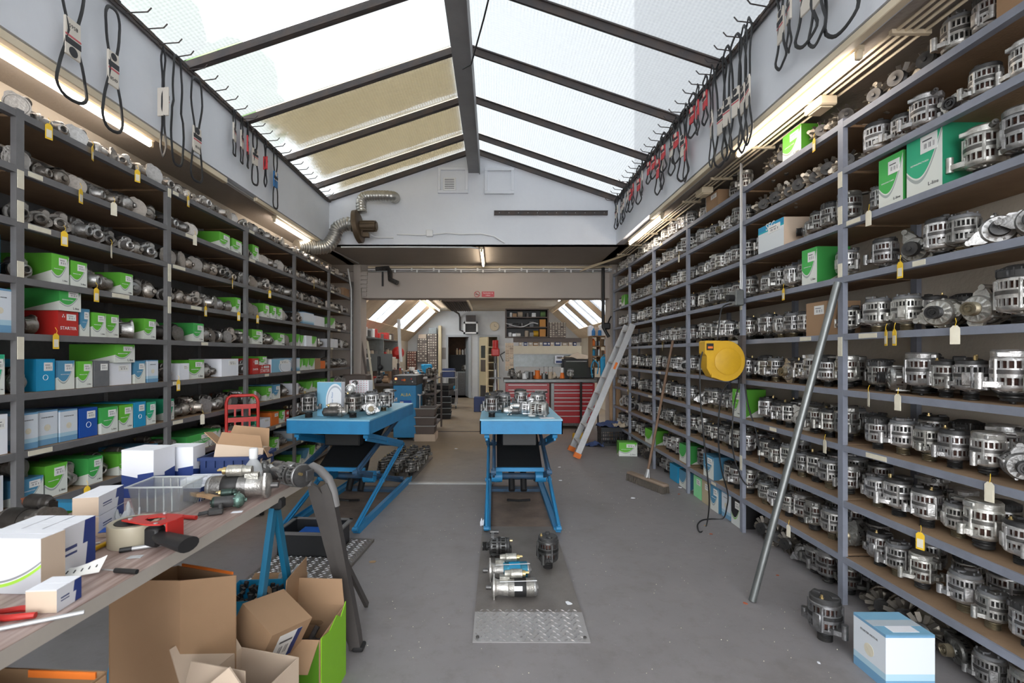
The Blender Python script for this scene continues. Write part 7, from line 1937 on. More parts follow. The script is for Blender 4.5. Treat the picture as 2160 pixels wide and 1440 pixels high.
# niche behind the left doorway: spray booth
t = thing('spray_booth', 'dark steel booth behind the grey doorway', 'booth', (-1.2, YB + 1.35, 0))
mb = MB(); mb.box((0, 0, .42), (1.35, .7, .84)); part('lower_cabinet', mb, 'steel', t, sharp=0)
mb = MB(); mb.box((0, .33, 1.15), (1.35, .04, .64)); mb.box((-.66, 0, 1.15), (.04, .7, .64)); mb.box((.66, 0, 1.15), (.04, .7, .64)); mb.box((0, 0, 1.48), (1.35, .7, .04)); part('hood', mb, 'black', t, sharp=0)
mb = MB(); mb.box((0, -.36, .86), (1.35, .03, .05)); part('front_lip', mb, 'galv', t, sharp=0)
alt('altB', 'pale casting standing inside the dark booth', (-1.12, YB + 1.25, .845), (0, 0, 1), (.8, .75, .65), 1.3)
def vessel(name, label, loc, r, h, body, capm, cat='bottle', group=None, neck=.45):
    t = thing(name, label, cat, loc, group=group)
    mb = MB(); mb.lathe([(0, 0), (r * .95, 0), (r, .01), (r, h * .68), (r * neck, h * .85), (r * neck, h * .88), (0, h * .88)], 12); part('body', mb, body, t)
    mb = MB(); mb.lathe([(r * neck * 1.15, h * .86), (r * neck * 1.15, h), (0, h)], 10); part('cap', mb, capm, t); return t
random.seed(12)
for k in range(7): vessel('spray_can', f'small bottle on top of the dark booth, {ORD[k]} from the left', (-1.38 + k * .105, YB + 1.2, 1.502), .038, random.uniform(.2, .28), random.choice(['red', 'white', 'creamlight', 'white']), random.choice(['white', 'red', 'black']), group='bottles on the booth')
mb = MB(); mb.box((0, 0, 0), (.10, .06, .04)); solo('glow_box', mb, 'tubewarm', 'small unseen glowing box inside the rear room', 'lamp', (-1.0, YB + 1.0, 2.2), sharp=0)  # unseen glowing box above the door head, lights the booth room
# ---- red tool benches right of the opening
WB = thing('long_workbench', 'dark worktop over the red tool cabinets', 'worktop', (.22, 9.55, .93))
mb = MB(); mb.box((.98, .34, .045), (2.0, .70, .07)); part('worktop_slab', mb, 'dark_iron', WB, sharp=0)
mb = MB(); mb.box((.98, -.012, .045), (2.0, .02, .05)); part('front_edge', mb, 'galv', WB, sharp=0)
for x in (.96,):
    mb = MB(); mb.box((x, .03, -.44), (.06, .06, .86)); part('leg', mb, 'galv', WB, sharp=0)
def redcab(label, x0, x1, rows_):
    t = thing('tool_cabinet', label, 'tool cabinet', ((x0 + x1) / 2, 9.60, .12)); w_ = x1 - x0
    mb = MB(); mb.box((0, .28, .40), (w_, .55, .81)); part('cabinet_body', mb, 'redcab', t, sharp=0)
    mb = MB(); mb.box((0, .28, -.03), (w_ - .04, .5, .06)); part('plinth', mb, 'steel', t, sharp=0)
    z = .79
    for h in rows_:
        mb = MB(); mb.box((0, -.008, z - h / 2), (w_ - .07, .016, h - .012)); o = part('drawer', mb, 'redcab', t, sharp=0)
        mb = MB(); mb.box((0, -.022, z - .022), (w_ - .10, .018, .014)); part('handle', mb, 'alu', o, label='silver pull strip', sharp=0)
        z -= h
    return t
redcab('red steel tool cabinet with eight drawers behind the ladder', 1.17, 2.04, [.10, .06, .10, .08, .08, .10, .11, .16])
redcab('red steel tool cabinet behind the middle lift', .24, 1.12, [.10, .06, .10, .08, .08, .10, .11, .16])
mb = MB(); mb.box((0, 0, .03), (.7, .3, .06)); 
mb = MB(); mb.tube([(0, 0, .96), (.0, 0, 0)], .022, 8); solo('black_post', mb, 'black', 'thin black post in front of the right red tool cabinet', 'post', (1.735, 9.45, 0.0))
for (x, w_, lb) in ((.55, .5, 'black low tray under the left red tool cabinet'), (1.6, .7, 'black low tray under the right red tool cabinet')): pass
# hutch behind the bench
x0, x1, z0, z1 = pxr(1083, 1226, 712, 722, 10.15)
t = thing('wall_shelf', 'long grey two-rail shelf over the red tool benches', 'shelf', (0, 10.2, 1.50))
mb = MB(); mb.box(((x0 + x1) / 2, 0, .315), (x1 - x0, .16, .09)); part('upper_rail', mb, 'cabinetdark', t, sharp=0)
mb = MB(); mb.box(((x0 + x1) / 2, 0, .105), (x1 - x0, .18, .17)); part('lower_board', mb, 'cream', t, sharp=0); bpy.data.objects[-1] if False else None
mb = MB(); mb.box(((x0 + x1) / 2, .10, -.13), (x1 - x0, .02, .26)); mb.box((x0 + .02, .08, -.28), (.05, .05, .56)); mb.box((x1 - .02, .08, -.28), (.05, .05, .56)); part('back_board', mb, 'galv', t, sharp=0)
random.seed(14)
x = x0 + .12; k = 0
while x < x1 - .08:
    w_ = random.uniform(.05, .12); h = random.uniform(.07, .10); mb = MB(); mb.box((0, 0, h / 2), (w_, .1, h)); mb.cur = 1; mb.box((0, -.051, h * .5), (w_ * .7, .002, h * .4))
    m1 = random.choice(['navy', 'navy', 'kraft', 'kraft_pale', 'ragbeige']); solo('small_carton', mb, [m1, 'paper'], f'small carton in the slot of the long grey shelf, {ORD[k] if k < 20 else "last"} from the left', 'box', (x + w_ / 2, 10.2, 1.692), group='small cartons in the long shelf', sharp=0); x += w_ + random.uniform(.005, .05); k += 1
# upper open shelf unit
x0, x1, z0, z1 = pxr(1067, 1155, 652, 712, 10.2); H_ = z1 - z0
t = thing('shelf_unit', 'dark open shelf unit with three tiers over the long shelf', 'shelf', (x0, 10.12, z0))
for xx in (0, x1 - x0): mb = MB(); mb.box((xx, .12, H_ / 2), (.03, .28, H_)); part('side_panel', mb, 'cabinetdark', t, sharp=0)
TI = [.0, .21, .42]
for z in TI + [H_ - .02]: mb = MB(); mb.box(((x1 - x0) / 2, .12, z + .01), (x1 - x0, .28, .02)); part('shelf_board', mb, 'cabinetdark', t, sharp=0)
mb = MB(); mb.box(((x1 - x0) / 2, .27, H_ / 2), (x1 - x0, .01, H_)); part('back_sheet', mb, 'black', t, sharp=0)
sh = [(z0 + z + .022) for z in TI]
items = [(0, .04, 'white', .08), (0, .13, 'alu', .07), (0, .22, 'paper', .08), (0, .40, 'ragbeige', .12), (0, .50, 'concrete', .09), (0, .60, 'yellow', .13), (0, .74, 'O', .16), (1, .05, 'steel', .08), (1, .17, 'blackplastic', .08), (1, .30, 'steel', .07), (1, .50, 'greyplastic', .12), (1, .74, 'O', .16),
         (2, .06, 'alu', .09), (2, .14, 'wood', .08), (2, .26, 'ragbeige', .12), (2, .42, 'steel', .08), (2, .55, 'white', .09), (2, .75, 'leafgreen', .13)]
for k, (tier, u, m_, h) in enumerate(items):
    mb = MB()
    if m_ == 'O': mb.box((0, 0, h / 2), (.13, .16, h), bev=.004); nm, lb, m_ = 'carton', 'orange-brown carton', 'insulbox'
    elif k % 3 == 0: mb.cyl((0, 0, 0), (0, 0, h), .045, n=14); mb.cyl((0, 0, h), (0, 0, h + .01), .035, n=14); nm, lb = 'tin', 'small round tin'
    elif k % 3 == 1: mb.box((0, 0, h / 2), (.09, .14, h), bev=.006); nm, lb = 'small_box', 'small box'
    else: mb.cyl((-.05, 0, h / 2), (.05, 0, h / 2), h / 2, n=14); mb.cyl((-.055, 0, h / 2), (-.05, 0, h / 2), h / 2 + .008, n=14); nm, lb = 'spool', 'small spool'
    if 'insulbox' not in MATS: M('insulbox', (.60, .28, .07), .7)
    solo(nm, mb, m_, f"{lb} on the {['bottom', 'middle', 'upper'][tier]} tier of the dark shelf unit, {ORD[[a for a in items if a[0] == tier].index(items[k])]} from the left", 'box' if 'box' in nm or nm == 'carton' else nm, (x0 + .05 + u, 10.24, sh[tier]))
cable('white cable drooping across the dark shelf unit', [(x0, 10.08, z0 + .30), (x0 + .18, 10.06, z0 + .24), (x0 + .36, 10.06, z0 + .23), (x0 + .55, 10.07, z0 + .31), (x0 + .68, 10.08, z0 + .29)], .012, 'alu')
random.seed(15)
x0, x1, z0, z1 = pxr(1158, 1193, 680, 712, 10.2); cabinet('dark small-drawer cabinet right of the open shelf unit', x0, x1, z0, z1, 10.14, .2, 6, 8)
x0, x1, z0, z1 = pxr(1066, 1083, 728, 765, 10.15); cabinet('narrow pale-drawer rack at the left end of the long shelf', x0, x1, 1.16, z1 + .05, 10.12, .15, 2, 12, mat='lamphousing', colr=(2.6, 2.4, 2.0))
# oven on the bench
x0, x1, z0, z1 = pxr(1190, 1256, 757, 799, 9.75); t = thing('toaster_oven', 'black countertop oven with glass door on the worktop', 'oven', ((x0 + x1) / 2, 9.82, 1.012)); w_, h_ = x1 - x0, .40
mb = MB(); mb.box((0, .18, h_ / 2), (w_, .36, h_), bev=.01); part('oven_body', mb, 'black', t, sharp=0)
mb = MB(); mb.box((-.06, -.008, h_ / 2 - .01), (w_ - .20, .016, h_ - .09)); part('glass_door', mb, 'ovenglass', t, sharp=0)
mb = MB(); mb.cyl((-w_ / 2 + .04, -.04, h_ - .05), (w_ / 2 - .17, -.04, h_ - .05), .009, n=8); part('door_handle', mb, 'alu', t)
for k in range(3): mb = MB(); mb.cyl((w_ / 2 - .06, 0, .08 + k * .12), (w_ / 2 - .06, -.03, .08 + k * .12), .022, n=14); part('knob', mb, 'alu', t)
rag('cloth', 'beige cloth heaped on top of the black oven', ((x0 + x1) / 2, 9.98, 1.412), (w_ + .06, .34), 'ragbeige', 8, .10)
alt('altD', 'silver alternator standing before the oven on the worktop', (1.56, 9.66, 1.012), (0, 0, 1.2), (.9, .9, .88), 1.05)
alt('old', 'dusty fan alternator on the worktop at the left', (.48, 9.8, 1.08), (R(90), 0, R(20)), (.5, .48, .44), 1.0, 'fan_alternator')
alt('altE', 'grey alternator on the left end of the worktop', (.36, 9.72, 1.012), (0, 0, 1.2), (.55, .52, .48), 1.05)
mb = MB(); mb.box((0, 0, .06), (.20, .2, .12), bev=.01); mb.box((0, -.02, .13), (.14, .14, .04), bev=.008); solo('bench_tester', mb, 'galv', 'grey metal instrument on the worktop left of the orange holder', 'instrument', (.70, 9.85, 1.012), sharp=0)
t = thing('tool_holder', 'orange tool tray on the worktop', 'tray', (.92, 9.72, 1.012)); mb = MB(); flare(mb, .20, .12, .24, .15, .06, .006); part('tray_body', mb, 'orange', t, sharp=0)
t = thing('black_bowl', 'black plastic bowl on the worktop', 'bowl', (1.10, 9.70, 1.012)); mb = MB(); mb.lathe([(.0, 0), (.07, 0), (.085, .08), (.082, .08), (.068, .006), (0, .006)], 20); part('bowl', mb, 'black', t)
rag('cloth', 'striped beige rag standing on the worktop beside the cone', (1.24, 9.70, 1.012), (.17, .14), 'ragbeige', 3, .10)
mb = MB(); mb.cur = 0; mb.cyl((0, 0, 0), (0, 0, .12), .055, .03, 16); mb.cur = 1; mb.cyl((0, 0, .12), (0, 0, .22), .035, .035, 16); solo('sealant_tube', mb, ['orange', 'white'], 'white bottle with orange base on the worktop before the oven', 'bottle', (1.41, 9.80, 1.012))
random.seed(19)
for k in range(12):
    m_ = random.choice(['alu', 'steel', 'steel', 'leafgreen', 'paper', 'blackplastic', 'red']); h = random.uniform(.10, .24); mb = MB(); mb.cyl((0, 0, 0), (0, 0, h * .5), .011, n=8); mb.cyl((0, 0, h * .5), (0, 0, h), .005, n=6); mb.box((0, 0, h), (.02, .008, .02))
    solo('hand_tool', mb, m_, f'upright hand tool at the back of the worktop, {ORD[k]} from the left', 'tool', (.78 + k * .046, 10.02, 1.012), group='hand tools in the bench rack')
mb = MB(); mb.box((.26, 0, .03), (.62, .05, .04)); solo('tool_rack', mb, 'dark_iron', 'low black tool rack at the back of the worktop', 'rack', (.76, 10.07, 1.012), sharp=0)
mb = MB(); mb.cur = 0; mb.box((0, 0, 0), (.19, .008, .17)); mb.cur = 1; mb.box((0, -.005, .05), (.12, .002, .02)); mb.box((0, -.005, .02), (.12, .002, .012)); mb.cur = 2; mb.box((0, -.005, -.05), (.15, .002, .05))
solo('warning_sign', mb, ['paperwhite', 'ink', 'navy'], 'small white notice over the worktop left of the oven', 'sign', (1.39, 10.08, 1.40), sharp=0)
# right-hand bottle shelves
t = thing('bottle_shelf', 'brown shelf with pigeon holes of bottles at the right of the opening', 'shelf', (2.20, 9.6, 1.25))
mb = MB()
for z in (0, .22, .42, .62): mb.box((0, 0, z), (.50, .36, .02))
for xx in (-.25, -.08, .09, .25): mb.box((xx, 0, .31), (.016, .36, .62))
part('shelf_frame', mb, 'kraft_dark', t, sharp=0)
random.seed(23); n = 0
for li, z in enumerate((1.262, 1.482, 1.682, 1.882)):
    for k in range(4):
        n += 1; m_ = random.choice(['cyanbin', 'white', 'beltblue', 'ragbeige', 'white', 'orange', 'galv']); h = random.uniform(.12, .17)
        vessel('bottle', f"bottle on the {['lowest', 'second', 'third', 'top'][li]} board of the brown bottle shelf, {ORD[k]} from the left", (1.99 + k * .13 + random.uniform(-.01, .01), 9.52, z), .036, h, m_, random.choice(['white', 'red', 'leafgreen', 'cyanbin', 'black']), neck=random.choice([.4, .7]))
mb = MB(); mb.box((0, 0, .19), (.14, .10, .38), bev=.02); mb.box((0, 0, .39), (.10, .07, .03), bev=.01); mb.tube([(-.03, -.05, .40), (-.03, -.08, .44), (.03, -.08, .44), (.03, -.05, .40)], .008, 6); solo('water_jug', mb, 'cyanbin', 'tall blue plastic container behind the ladder', 'container', (2.16, 9.30, 1.06), sharp=0)
mb = MB(); mb.box((0, 0, 0), (.3, .3, .02)); mb.box((-.12, 0, -.525), (.03, .03, 1.03)); mb.box((.12, 0, -.525), (.03, .03, 1.03)); solo('small_stand', mb, 'dark_iron', 'small dark stand holding the blue container', 'stand', (2.16, 9.30, 1.045), sharp=0)
cable('blue air hose coiled beside the blue container', [(1.95, 9.4, 1.05), (1.93, 9.4, 1.25), (1.98, 9.38, 1.38), (2.06, 9.36, 1.30), (2.04, 9.36, 1.12)], .012, 'cyanbin')
# red drill press
t = thing('drill_press', 'red pillar drill at the left end of the worktop', 'drill', (.03, 9.9, 0))
mb = MB(); mb.cyl((0, 0, .9), (0, 0, 1.72), .03, n=12); mb.cyl((0, 0, 0), (0, 0, .9), .05, n=12); mb.box((0, 0, .02), (.3, .3, .04), bev=.01); part('pillar', mb, 'alu', t)
mb = MB(); mb.box((.0, -.03, 1.55), (.17, .26, .16), bev=.02); mb.cyl((0, -.1, 1.63), (0, -.1, 1.80), .06, n=14); part('head', mb, 'red', t, sharp=30)
mb = MB(); mb.cyl((0, -.11, 1.48), (0, -.11, 1.33), .032, n=12); mb.cyl((0, -.11, 1.33), (0, -.11, 1.2), .014, n=8); part('quill', mb, 'steel', t)
mb = MB(); mb.tube([(.10, -.05, 1.5), (.16, -.05, 1.36)], .009, 6); mb.tube([(.10, -.05, 1.5), (.20, -.05, 1.56)], .009, 6); part('feed_lever', mb, 'black', t)
mb = MB(); mb.box((0, -.08, 1.02), (.22, .22, .025)); part('work_table', mb, 'steel', t, sharp=0)
# yellow ladder in the second doorway
t = thing('yellow_ladder', 'yellow folding ladder standing near the second doorway', 'ladder', (-.05, 15.3, 0))
for xx in (-.2, .2): mb = MB(); beam(mb, (xx, -.25, 0), (xx * .85, .1, 1.95), .05, .03, (1, 0, 0)); part('stile', mb, 'dooryellow', t, sharp=0)
for k in range(7): mb = MB(); mb.box((0, -.21 + k * .045, .25 + k * .25), (.38, .06, .025)); part('step', mb, 'dooryellow', t, sharp=0)
# ---- left side: blue test machine
x0, x1, z0, z1 = pxr(822, 870, 792, 930, 8.28)
t = thing('test_machine', 'blue battery test machine with dark control panel behind the left lift', 'machine', (-1.56, 8.28, .05)); w_ = .40
mb = MB(); mb.box((0, .36, .46), (w_, .72, .92), bev=.01); part('cabinet', mb, 'liftblue', t, sharp=0)
mb = MB(); mb.box((-.0, .36, 1.0), (w_ + .03, .74, .17), bev=.01); c_ = part('control_panel', mb, 'blackplastic', t, label='dark control console', sharp=0)
for k, (xx, zz, m_, r_) in enumerate(((-.15, 1.03, 'redlamp', .018), (-.16, .97, 'leafgreen', .012), (0.0, 1.01, 'orange', .022), (.12, 1.03, 'red', .012), (.14, .98, 'white', .010), (-.04, 1.01, 'red', .014))):
    mb = MB(); mb.cyl((xx, -.01, zz), (xx, -.03, zz), r_, n=12); part('knob', mb, m_, c_)
mb = MB(); mb.box((.02, -.004, .60), (.20, .004, .11)); part('logo_plate', mb, 'royal', t, label='blue printed plate', sharp=0)
mb = MB(); mb.box((-.05, -.007, .60), (.06, .003, .07)); part('logo_plate', mb, 'beltcard', t, sharp=0)
part('lettering', text_mesh('ALBA', .075, 'inkyellow'), None, t, loc=(0.02, -.006, .75), rot=(R(90), 0, 0))
part('lettering', text_mesh('CAPACITY', .042, 'inkwhite'), None, t, loc=(0.03, -.006, .50), rot=(R(90), 0, 0))
part('lettering', text_mesh('500 kg', .042, 'inkwhite'), None, t, loc=(0.05, -.006, .45), rot=(R(90), 0, 0))
for sx in (-1, 1):
    for sy in (.06, .66): mb = MB(); mb.cyl((sx * .16, sy, -.05), (sx * .16, sy, .01), .022, n=10); part('foot', mb, 'alu', t)
mb = MB(); mb.tube([(.21, .1, .75), (.25, .1, .73), (.25, .6, .73), (.21, .6, .75)], .015, 6); mb.tube([(.25, .1, .73), (.25, .1, .35)], .012, 6); part('push_bar', mb, 'alu', t)
# trays stack & dark parts trolley
mb = MB(); mb.box((0, 0, .06), (.36, .42, .12)); 
for k in range(4): mb.box((0, -.15 + k * .1, .06), (.37, .02, .13))
solo('wooden_pallet', mb, 'kraft_pale', 'small pale wooden pallet under the stacked black crates', 'pallet', (-1.33 + .13, 8.42, 0), sharp=0)
for k in range(3):
    t = thing('stacked_crate', f"black crate on the small pallet, {['bottom', 'middle', 'top'][k]} of three", 'crate', (-1.20, 8.42 - .0, .122 + k * .152))
    mb = MB(); flare(mb, .31, .36, .34, .40, .15, .01); part('crate_body', mb, 'cabinetdark', t, sharp=0)
    mb = MB(); mb.box((0, -.20, .14), (.36, .012, .02)); mb.box((0, .20, .14), (.36, .012, .02)); mb.box((.18, 0, .14), (.012, .40, .02)); mb.box((-.18, 0, .14), (.012, .40, .02)); part('rim', mb, 'concrete', t, sharp=0)
t = thing('parts_trolley', 'tall dark steel trolley of parts beside the rear aisle', 'trolley', (-1.42, 8.9, 0)); 
for xx in (0, .32):
    for yy in (0, 1.0): mb = MB(); mb.box((xx, yy, .56), (.035, .035, 1.12)); part('post', mb, 'rustpost' if 'rustpost' in MATS else 'cabinetdark', t, sharp=0)
for z in (.16, .46, .76, 1.04): mb = MB(); mb.box((.16, .5, z), (.32, 1.0, .02)); part('tray', mb, 'cabinetdark', t, sharp=0)
random.seed(40); n = 0
for z in (.172, .472, .772, 1.052):
    for yy in (.10, .32, .54, .76):
        n += 1
        alt(random.choice(['altE', 'old', 'st0', 'altA']), f"dusty used unit on dark parts trolley, {ORD[['0.172','0.472','0.772','1.052'].index('%.3f' % z)]} tray up, {ORD[[.10, .32, .54, .76].index(yy)]} from the front", (-1.42 + .18, 8.95 + yy, z + .0), (0, 0, random.uniform(0, 6)), (.42, .38, .33), 1.0, grp='used units on the dark trolley')
# black storage bins farther along the aisle
for k in range(6):
    t = thing('open_bin', f'black open-front bin beside the rear aisle, {ORD[k]} from the floor', 'bin', (-1.20, 11.3, .002 + k * .135), R(3 if k < 4 else -8))
    mb = MB(); flare(mb, .34, .5, .38, .56, .13, .01); mb.box((0, -.285, .12), (.38, .015, .02)); part('bin_body', mb, 'binblack', t, sharp=0)
    mb = MB(); mb.box((0, -.29, .122), (.39, .012, .014)); part('rim', mb, 'galv', t, sharp=0)
# utility cart
t = thing('service_cart', 'silver tubular service cart with blue trays in the rear aisle', 'cart', (-1.30, 13.2, 0))
for xx in (-.18, .24):
    for yy in (0, .5): mb = MB(); mb.tube([(xx, yy, .08), (xx, yy, 1.0)], .014, 8); part('post', mb, 'alu', t)
mb = MB(); mb.tube([(-.18, 0, 1.0), (-.16, 0, 1.04), (.22, 0, 1.04), (.24, 0, 1.0)], .014, 8); part('push_handle', mb, 'alu', t)
for z, m_ in ((.86, 'crateblue'), (.50, 'alu'), (.12, 'alu')):
    mb = MB(); mb.box((.03, .25, z), (.42, .50, .02)); part('tray', mb, 'alu', t, sharp=0)
for xx in (-.18, .24):
    mb = MB(); mb.cyl((xx - .015, 0, .04), (xx + .015, 0, .04), .04, n=12); part('wheel', mb, 'black', t)
mb = MB(); mb.box((0, 0, .12), (.34, .3, .24), bev=.01); solo('blue_box', mb, 'crateblue', 'dark blue box on the upper tray of the service cart', 'box', (-1.27, 13.35, .875), sharp=0)
mb = MB(); flare(mb, .30, .26, .34, .3, .10, .006); solo('blue_tray', mb, 'cyanbin', 'bright blue tray on the middle tray of the service cart', 'tray', (-1.27, 13.35, .515), sharp=0)
mb = MB(); flare(mb, .30, .26, .34, .3, .14, .006); solo('black_tray', mb, 'binblack', 'black tray low on the service cart', 'tray', (-1.27, 13.35, .135), sharp=0)
# desk, monitor, bench clutter on the left
t = thing('left_bench', 'long cluttered workbench along the left of the rear workshop', 'workbench', (-2.95, 9.15, 0))
mb = MB(); mb.box((.52, 3.3, .92), (1.0, 6.6, .05)); part('bench_top', mb, 'cabinetdark', t, sharp=0)
for yy in (.1, 2.2, 4.4, 6.5):
    mb = MB(); mb.box((.95, yy, .45), (.06, .06, .9)); part('leg', mb, 'dark_iron', t, sharp=0)
mb = MB(); mb.box((.9, 3.3, .4), (.02, 6.4, .5)); part('front_panel', mb, 'black', t, sharp=0)
x0, x1, z0, z1 = pxr(772, 827, 744, 781, 9.6); t = thing('monitor', 'computer monitor seen from behind at the left of the opening', 'monitor', ((x0 + x1) / 2, 9.62, .946)); w_, h_ = x1 - x0, z1 - z0
mb = MB(); mb.box((0, 0, .22 + h_ / 2), (w_, .035, h_), bev=.008); part('screen_back', mb, 'screen', t, sharp=0)
mb = MB(); mb.box((0, -.03, .22 + h_ * .45), (.06, .04, h_ * .8), bev=.01); mb.sph((.03, -.05, .30), .06, 10, 6); mb.cyl((0, -.01, 0), (0, -.01, .30), .022, n=10); mb.cyl((0, -.01, 0), (0, -.01, .015), .11, n=20); part('stand_arm', mb, 'black', t)
random.seed(77); n = 0
kinds = [('tin', 'tin'), ('small_box', 'box'), ('spare_part', 'spare part'), ('bottle', 'bottle')]
for yy in [9.3 + .28 * i for i in range(16)]:
    for xx in (-2.1, -2.3, -2.6):
        if 9.4 < yy < 9.9 and xx < -2.0: continue
        n += 1; nm, cat = random.choice(kinds); m_ = random.choice(['steel', 'blackplastic', 'alu', 'red', 'paper', 'kraft', 'cyanbin', 'steel', 'cabinetdark', 'greyplastic']); h = random.uniform(.08, .24)
        row_w = {-2.1: 'aisle side', -2.3: 'middle', -2.6: 'wall side'}[xx]; lab = f"small {MATS and {'steel':'steel','blackplastic':'black','alu':'silver','red':'red','paper':'white','kraft':'brown','cyanbin':'blue','cabinetdark':'dark brown','greyplastic':'grey'}[m_]} {cat} on {row_w} of left rear bench, {ORD[int((yy - 9.29) / .28)]} from the front"
        loc = (xx + random.uniform(-.03, .03), yy, .946)
        if nm == 'bottle': vessel('bottle', lab, loc, .04, h, m_, 'white'); continue
        mb = MB()
        if nm == 'tin': mb.cyl((0, 0, 0), (0, 0, h * .8), .05, n=14); mb.cyl((0, 0, h * .8), (0, 0, h * .84), .053, n=14)
        elif nm == 'small_box': mb.box((0, 0, h / 2), (.12, .12, h), bev=.006); mb.box((0, 0, h), (.10, .01, .004))
        else: mb.cyl((-.07, 0, .05), (.05, 0, .05), .05, n=12); mb.cyl((.05, 0, .05), (.10, 0, .05), .03, .015, 10); mb.cyl((-.03, 0, .12), (.04, 0, .12), .025, n=10)
        solo(nm, mb, m_, lab, cat, loc, random.uniform(0, 3))
# wall shelf on the left
t = thing('wall_shelf', 'white-edged shelf along the left wall of the rear workshop', 'shelf', (-2.85, 9.1, 1.85))
mb = MB(); mb.box((.18, 1.6, 0), (.36, 3.2, .03)); part('shelf_board', mb, 'galv', t, sharp=0)
mb = MB(); mb.box((.18, 1.6, -.42), (.36, 3.2, .03)); part('shelf_board', mb, 'white', t, sharp=0)
for yy in (.02, 1.6, 3.18): mb = MB(); mb.box((.18, yy, -.22), (.36, .02, .44)); part('bracket', mb, 'galv', t, sharp=0)
random.seed(80)
for k in range(11):
    m_ = random.choice(['cabinetdark', 'red', 'paper', 'creamlight', 'steel', 'kraft_pale', 'white']); h = random.uniform(.10, .2); mb = MB(); mb.box((0, 0, h / 2), (.2, random.uniform(.12, .2), h), bev=.005); mb.box((0, 0, h), (.16, .012, .004))
    solo('small_box', mb, m_, f"small {'red ' if m_ == 'red' else 'dark ' if m_ in ('cabinetdark', 'steel') else 'pale '}box on the upper left wall shelf, {ORD[k]} from the front", 'box', (-2.66, 9.25 + k * .28, 1.867), sharp=0)
for k in range(10):
    m_ = random.choice(['steel', 'paper', 'ragbeige', 'red', 'alu']); vessel('jar', f'small jar on the lower left wall shelf, {ORD[k]} from the front', (-2.62, 9.25 + k * .3, 1.447), .05, random.uniform(.12, .22), m_, 'steel', 'jar', neck=.8)
mb = MB(); mb.sph((0, 0, 0), .16, 16, 10, (1, .6, 1)); mb.cyl((0, -.05, 0), (0, -.14, 0), .06, n=14); solo('red_reel', mb, 'red', 'round red hose reel on the left of the rear workshop', 'reel', (-2.45, 12.1, 1.55))
mb = MB(); mb.cyl((0, 0, 1.28), (0, 0, 1.52), .012, n=6); mb.cyl((0, 0, 0), (0, 0, 1.28), .03, n=8); solo('stand_pole', mb, 'dark_iron', 'dark pole carrying the red hose reel', 'pole', (-2.45, 12.12, 0))
mb = MB(); mb.box((0, 0, .14), (.30, .24, .28), bev=.03); mb.box((0, -.1, .20), (.2, .1, .14), bev=.01); solo('blue_machine', mb, 'cyanbin', 'bright blue plastic bin on the left rear bench', 'bin', (-1.98, 13.9, .946), R(20), sharp=0)
mb = MB(); mb.box((0, 0, .11), (.42, .3, .22), bev=.02); mb.box((0, -.16, .12), (.03, .02, .03)); mb.box((.1, -.16, .12), (.03, .02, .03)); solo('dark_box', mb, 'cabinetdark', 'dark brown metal box on stand at the left rear, before the monitor', 'box', (-2.33, 8.05, .95), sharp=0)
mb = MB(); mb.box((0, 0, .93), (.44, .34, .03)); 
for a_ in (-.18, .18):
    for b_ in (-.14, .14): mb.box((a_, b_, .465), (.03, .03, .93))
solo('metal_stand', mb, 'cabinetdark', 'dark metal stand under the brown box behind the left lift', 'stand', (-2.33, 8.05, 0), sharp=0)
for k, (xa, xb) in enumerate(((-2.45, -2.2), (-2.34, -2.13))):
    mb = MB(); mb.tube([(xa, 8.75, 1.75), (xb, 8.8, .05)], .022, 6); solo('leaning_bar', mb, ['cabinetdark', 'cream'][k], ['dark wooden bar leaning at the left pier', 'pale bar leaning at the left pier'][k], 'bar')
mb = MB(); mb.box((0, 0, 0), (.2, .02, .40)); solo('wall_plate', mb, 'concrete', 'grey plate on the white rear wall left of the doorway', 'plate', (-1.73, YB - .02, 1.55), sharp=0)

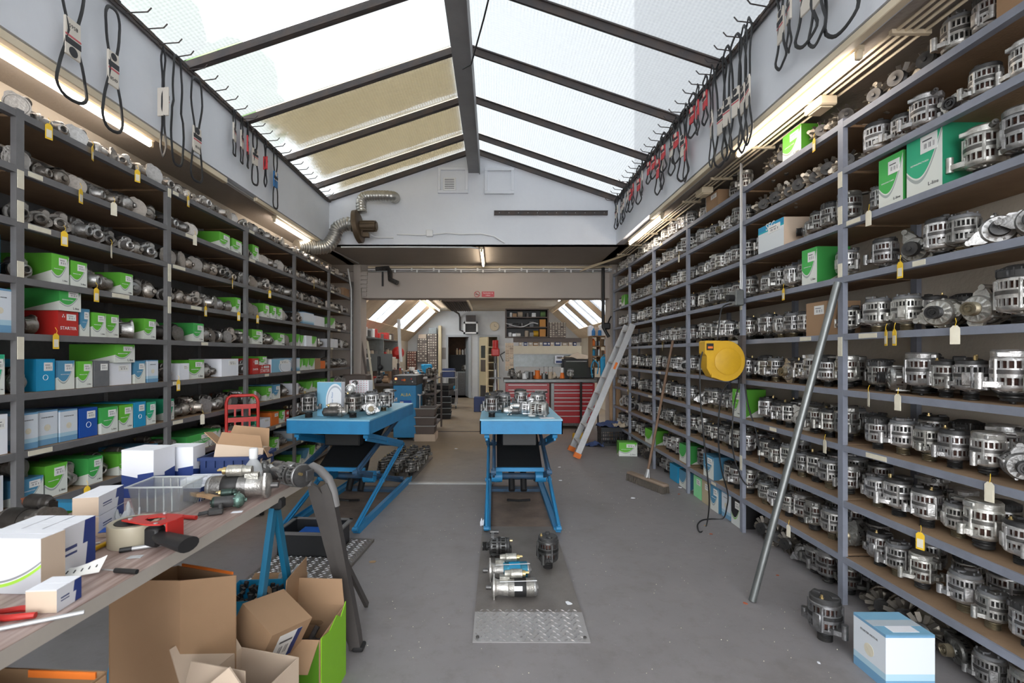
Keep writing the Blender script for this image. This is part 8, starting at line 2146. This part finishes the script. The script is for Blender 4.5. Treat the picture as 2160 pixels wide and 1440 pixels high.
# dense odds and ends at the right of the opening
random.seed(91)
for li, z in enumerate((1.262, 1.482, 1.682)):
    for k in range(3):
        h = random.uniform(.08, .15); m_ = random.choice(['ragbeige', 'wood', 'galv', 'kraft', 'paper', 'steel']); mb = MB(); mb.box((0, 0, h / 2), (.10, .12, h), bev=.008); mb.box((0, -.061, h * .55), (.06, .003, h * .4))
        solo('small_box', mb, m_, f"small box on the {['lowest', 'second', 'third'][li]} board of the brown bottle shelf, {ORD[k]} from the left", 'box', (2.05 + k * .14, 9.68, z), sharp=0)
for k, (x, w_, h, m_, c_) in enumerate(((1.97, .10, .20, 'paperwhite', 'white'), (2.09, .08, .17, 'kraft_pale', 'tan'), (2.20, .12, .22, 'white', 'white'), (2.34, .09, .15, 'cyanbin', 'blue'))):
    mb = MB(); mb.box((0, 0, h / 2), (w_, .13, h), bev=.006); mb.cyl((0, 0, h), (0, 0, h + .02), w_ * .25, n=12)
    solo('canister', mb, m_, f'{c_} canister on the very top of the brown bottle shelf, {ORD[k]} from the left', 'canister', (x, 9.68, 1.882), sharp=0)
t = thing('wall_bracket_light', 'dark lamp head on the right pier of the opening', 'lamp', (2.02, 8.62, 2.02))
mb = MB(); mb.box((.02, 0, 0), (.14, .10, .12), bev=.02); part('lamp_head', mb, 'black', t)
mb = MB(); mb.tube([(.05, 0, .05), (.09, .02, .14), (.12, .04, .18)], .014, 6); part('lamp_arm', mb, 'black', t)
mb = MB(); mb.box((0, 0, .19), (.46, .34, .38), bev=.01); mb.box((0, -.175, .30), (.30, .01, .03))
solo('storage_box', mb, 'crateblue', 'dark blue storage box under the left end of the tool benches', 'box', (-.30, 12.6, 0), sharp=0)
for k in range(5):
    mb = MB(); h = .10 + .03 * (k % 3); mb.cyl((0, 0, 0), (0, 0, h), .05, n=14); mb.cyl((0, 0, h), (0, 0, h + .012), .053, n=14)
    solo('tin', mb, ['white', 'steel', 'orange', 'galv', 'ragbeige'][k], f'small round tin at the front of the worktop, {ORD[k]} from the left', 'tin', (.62 + .13 * k, 9.60, 1.012))
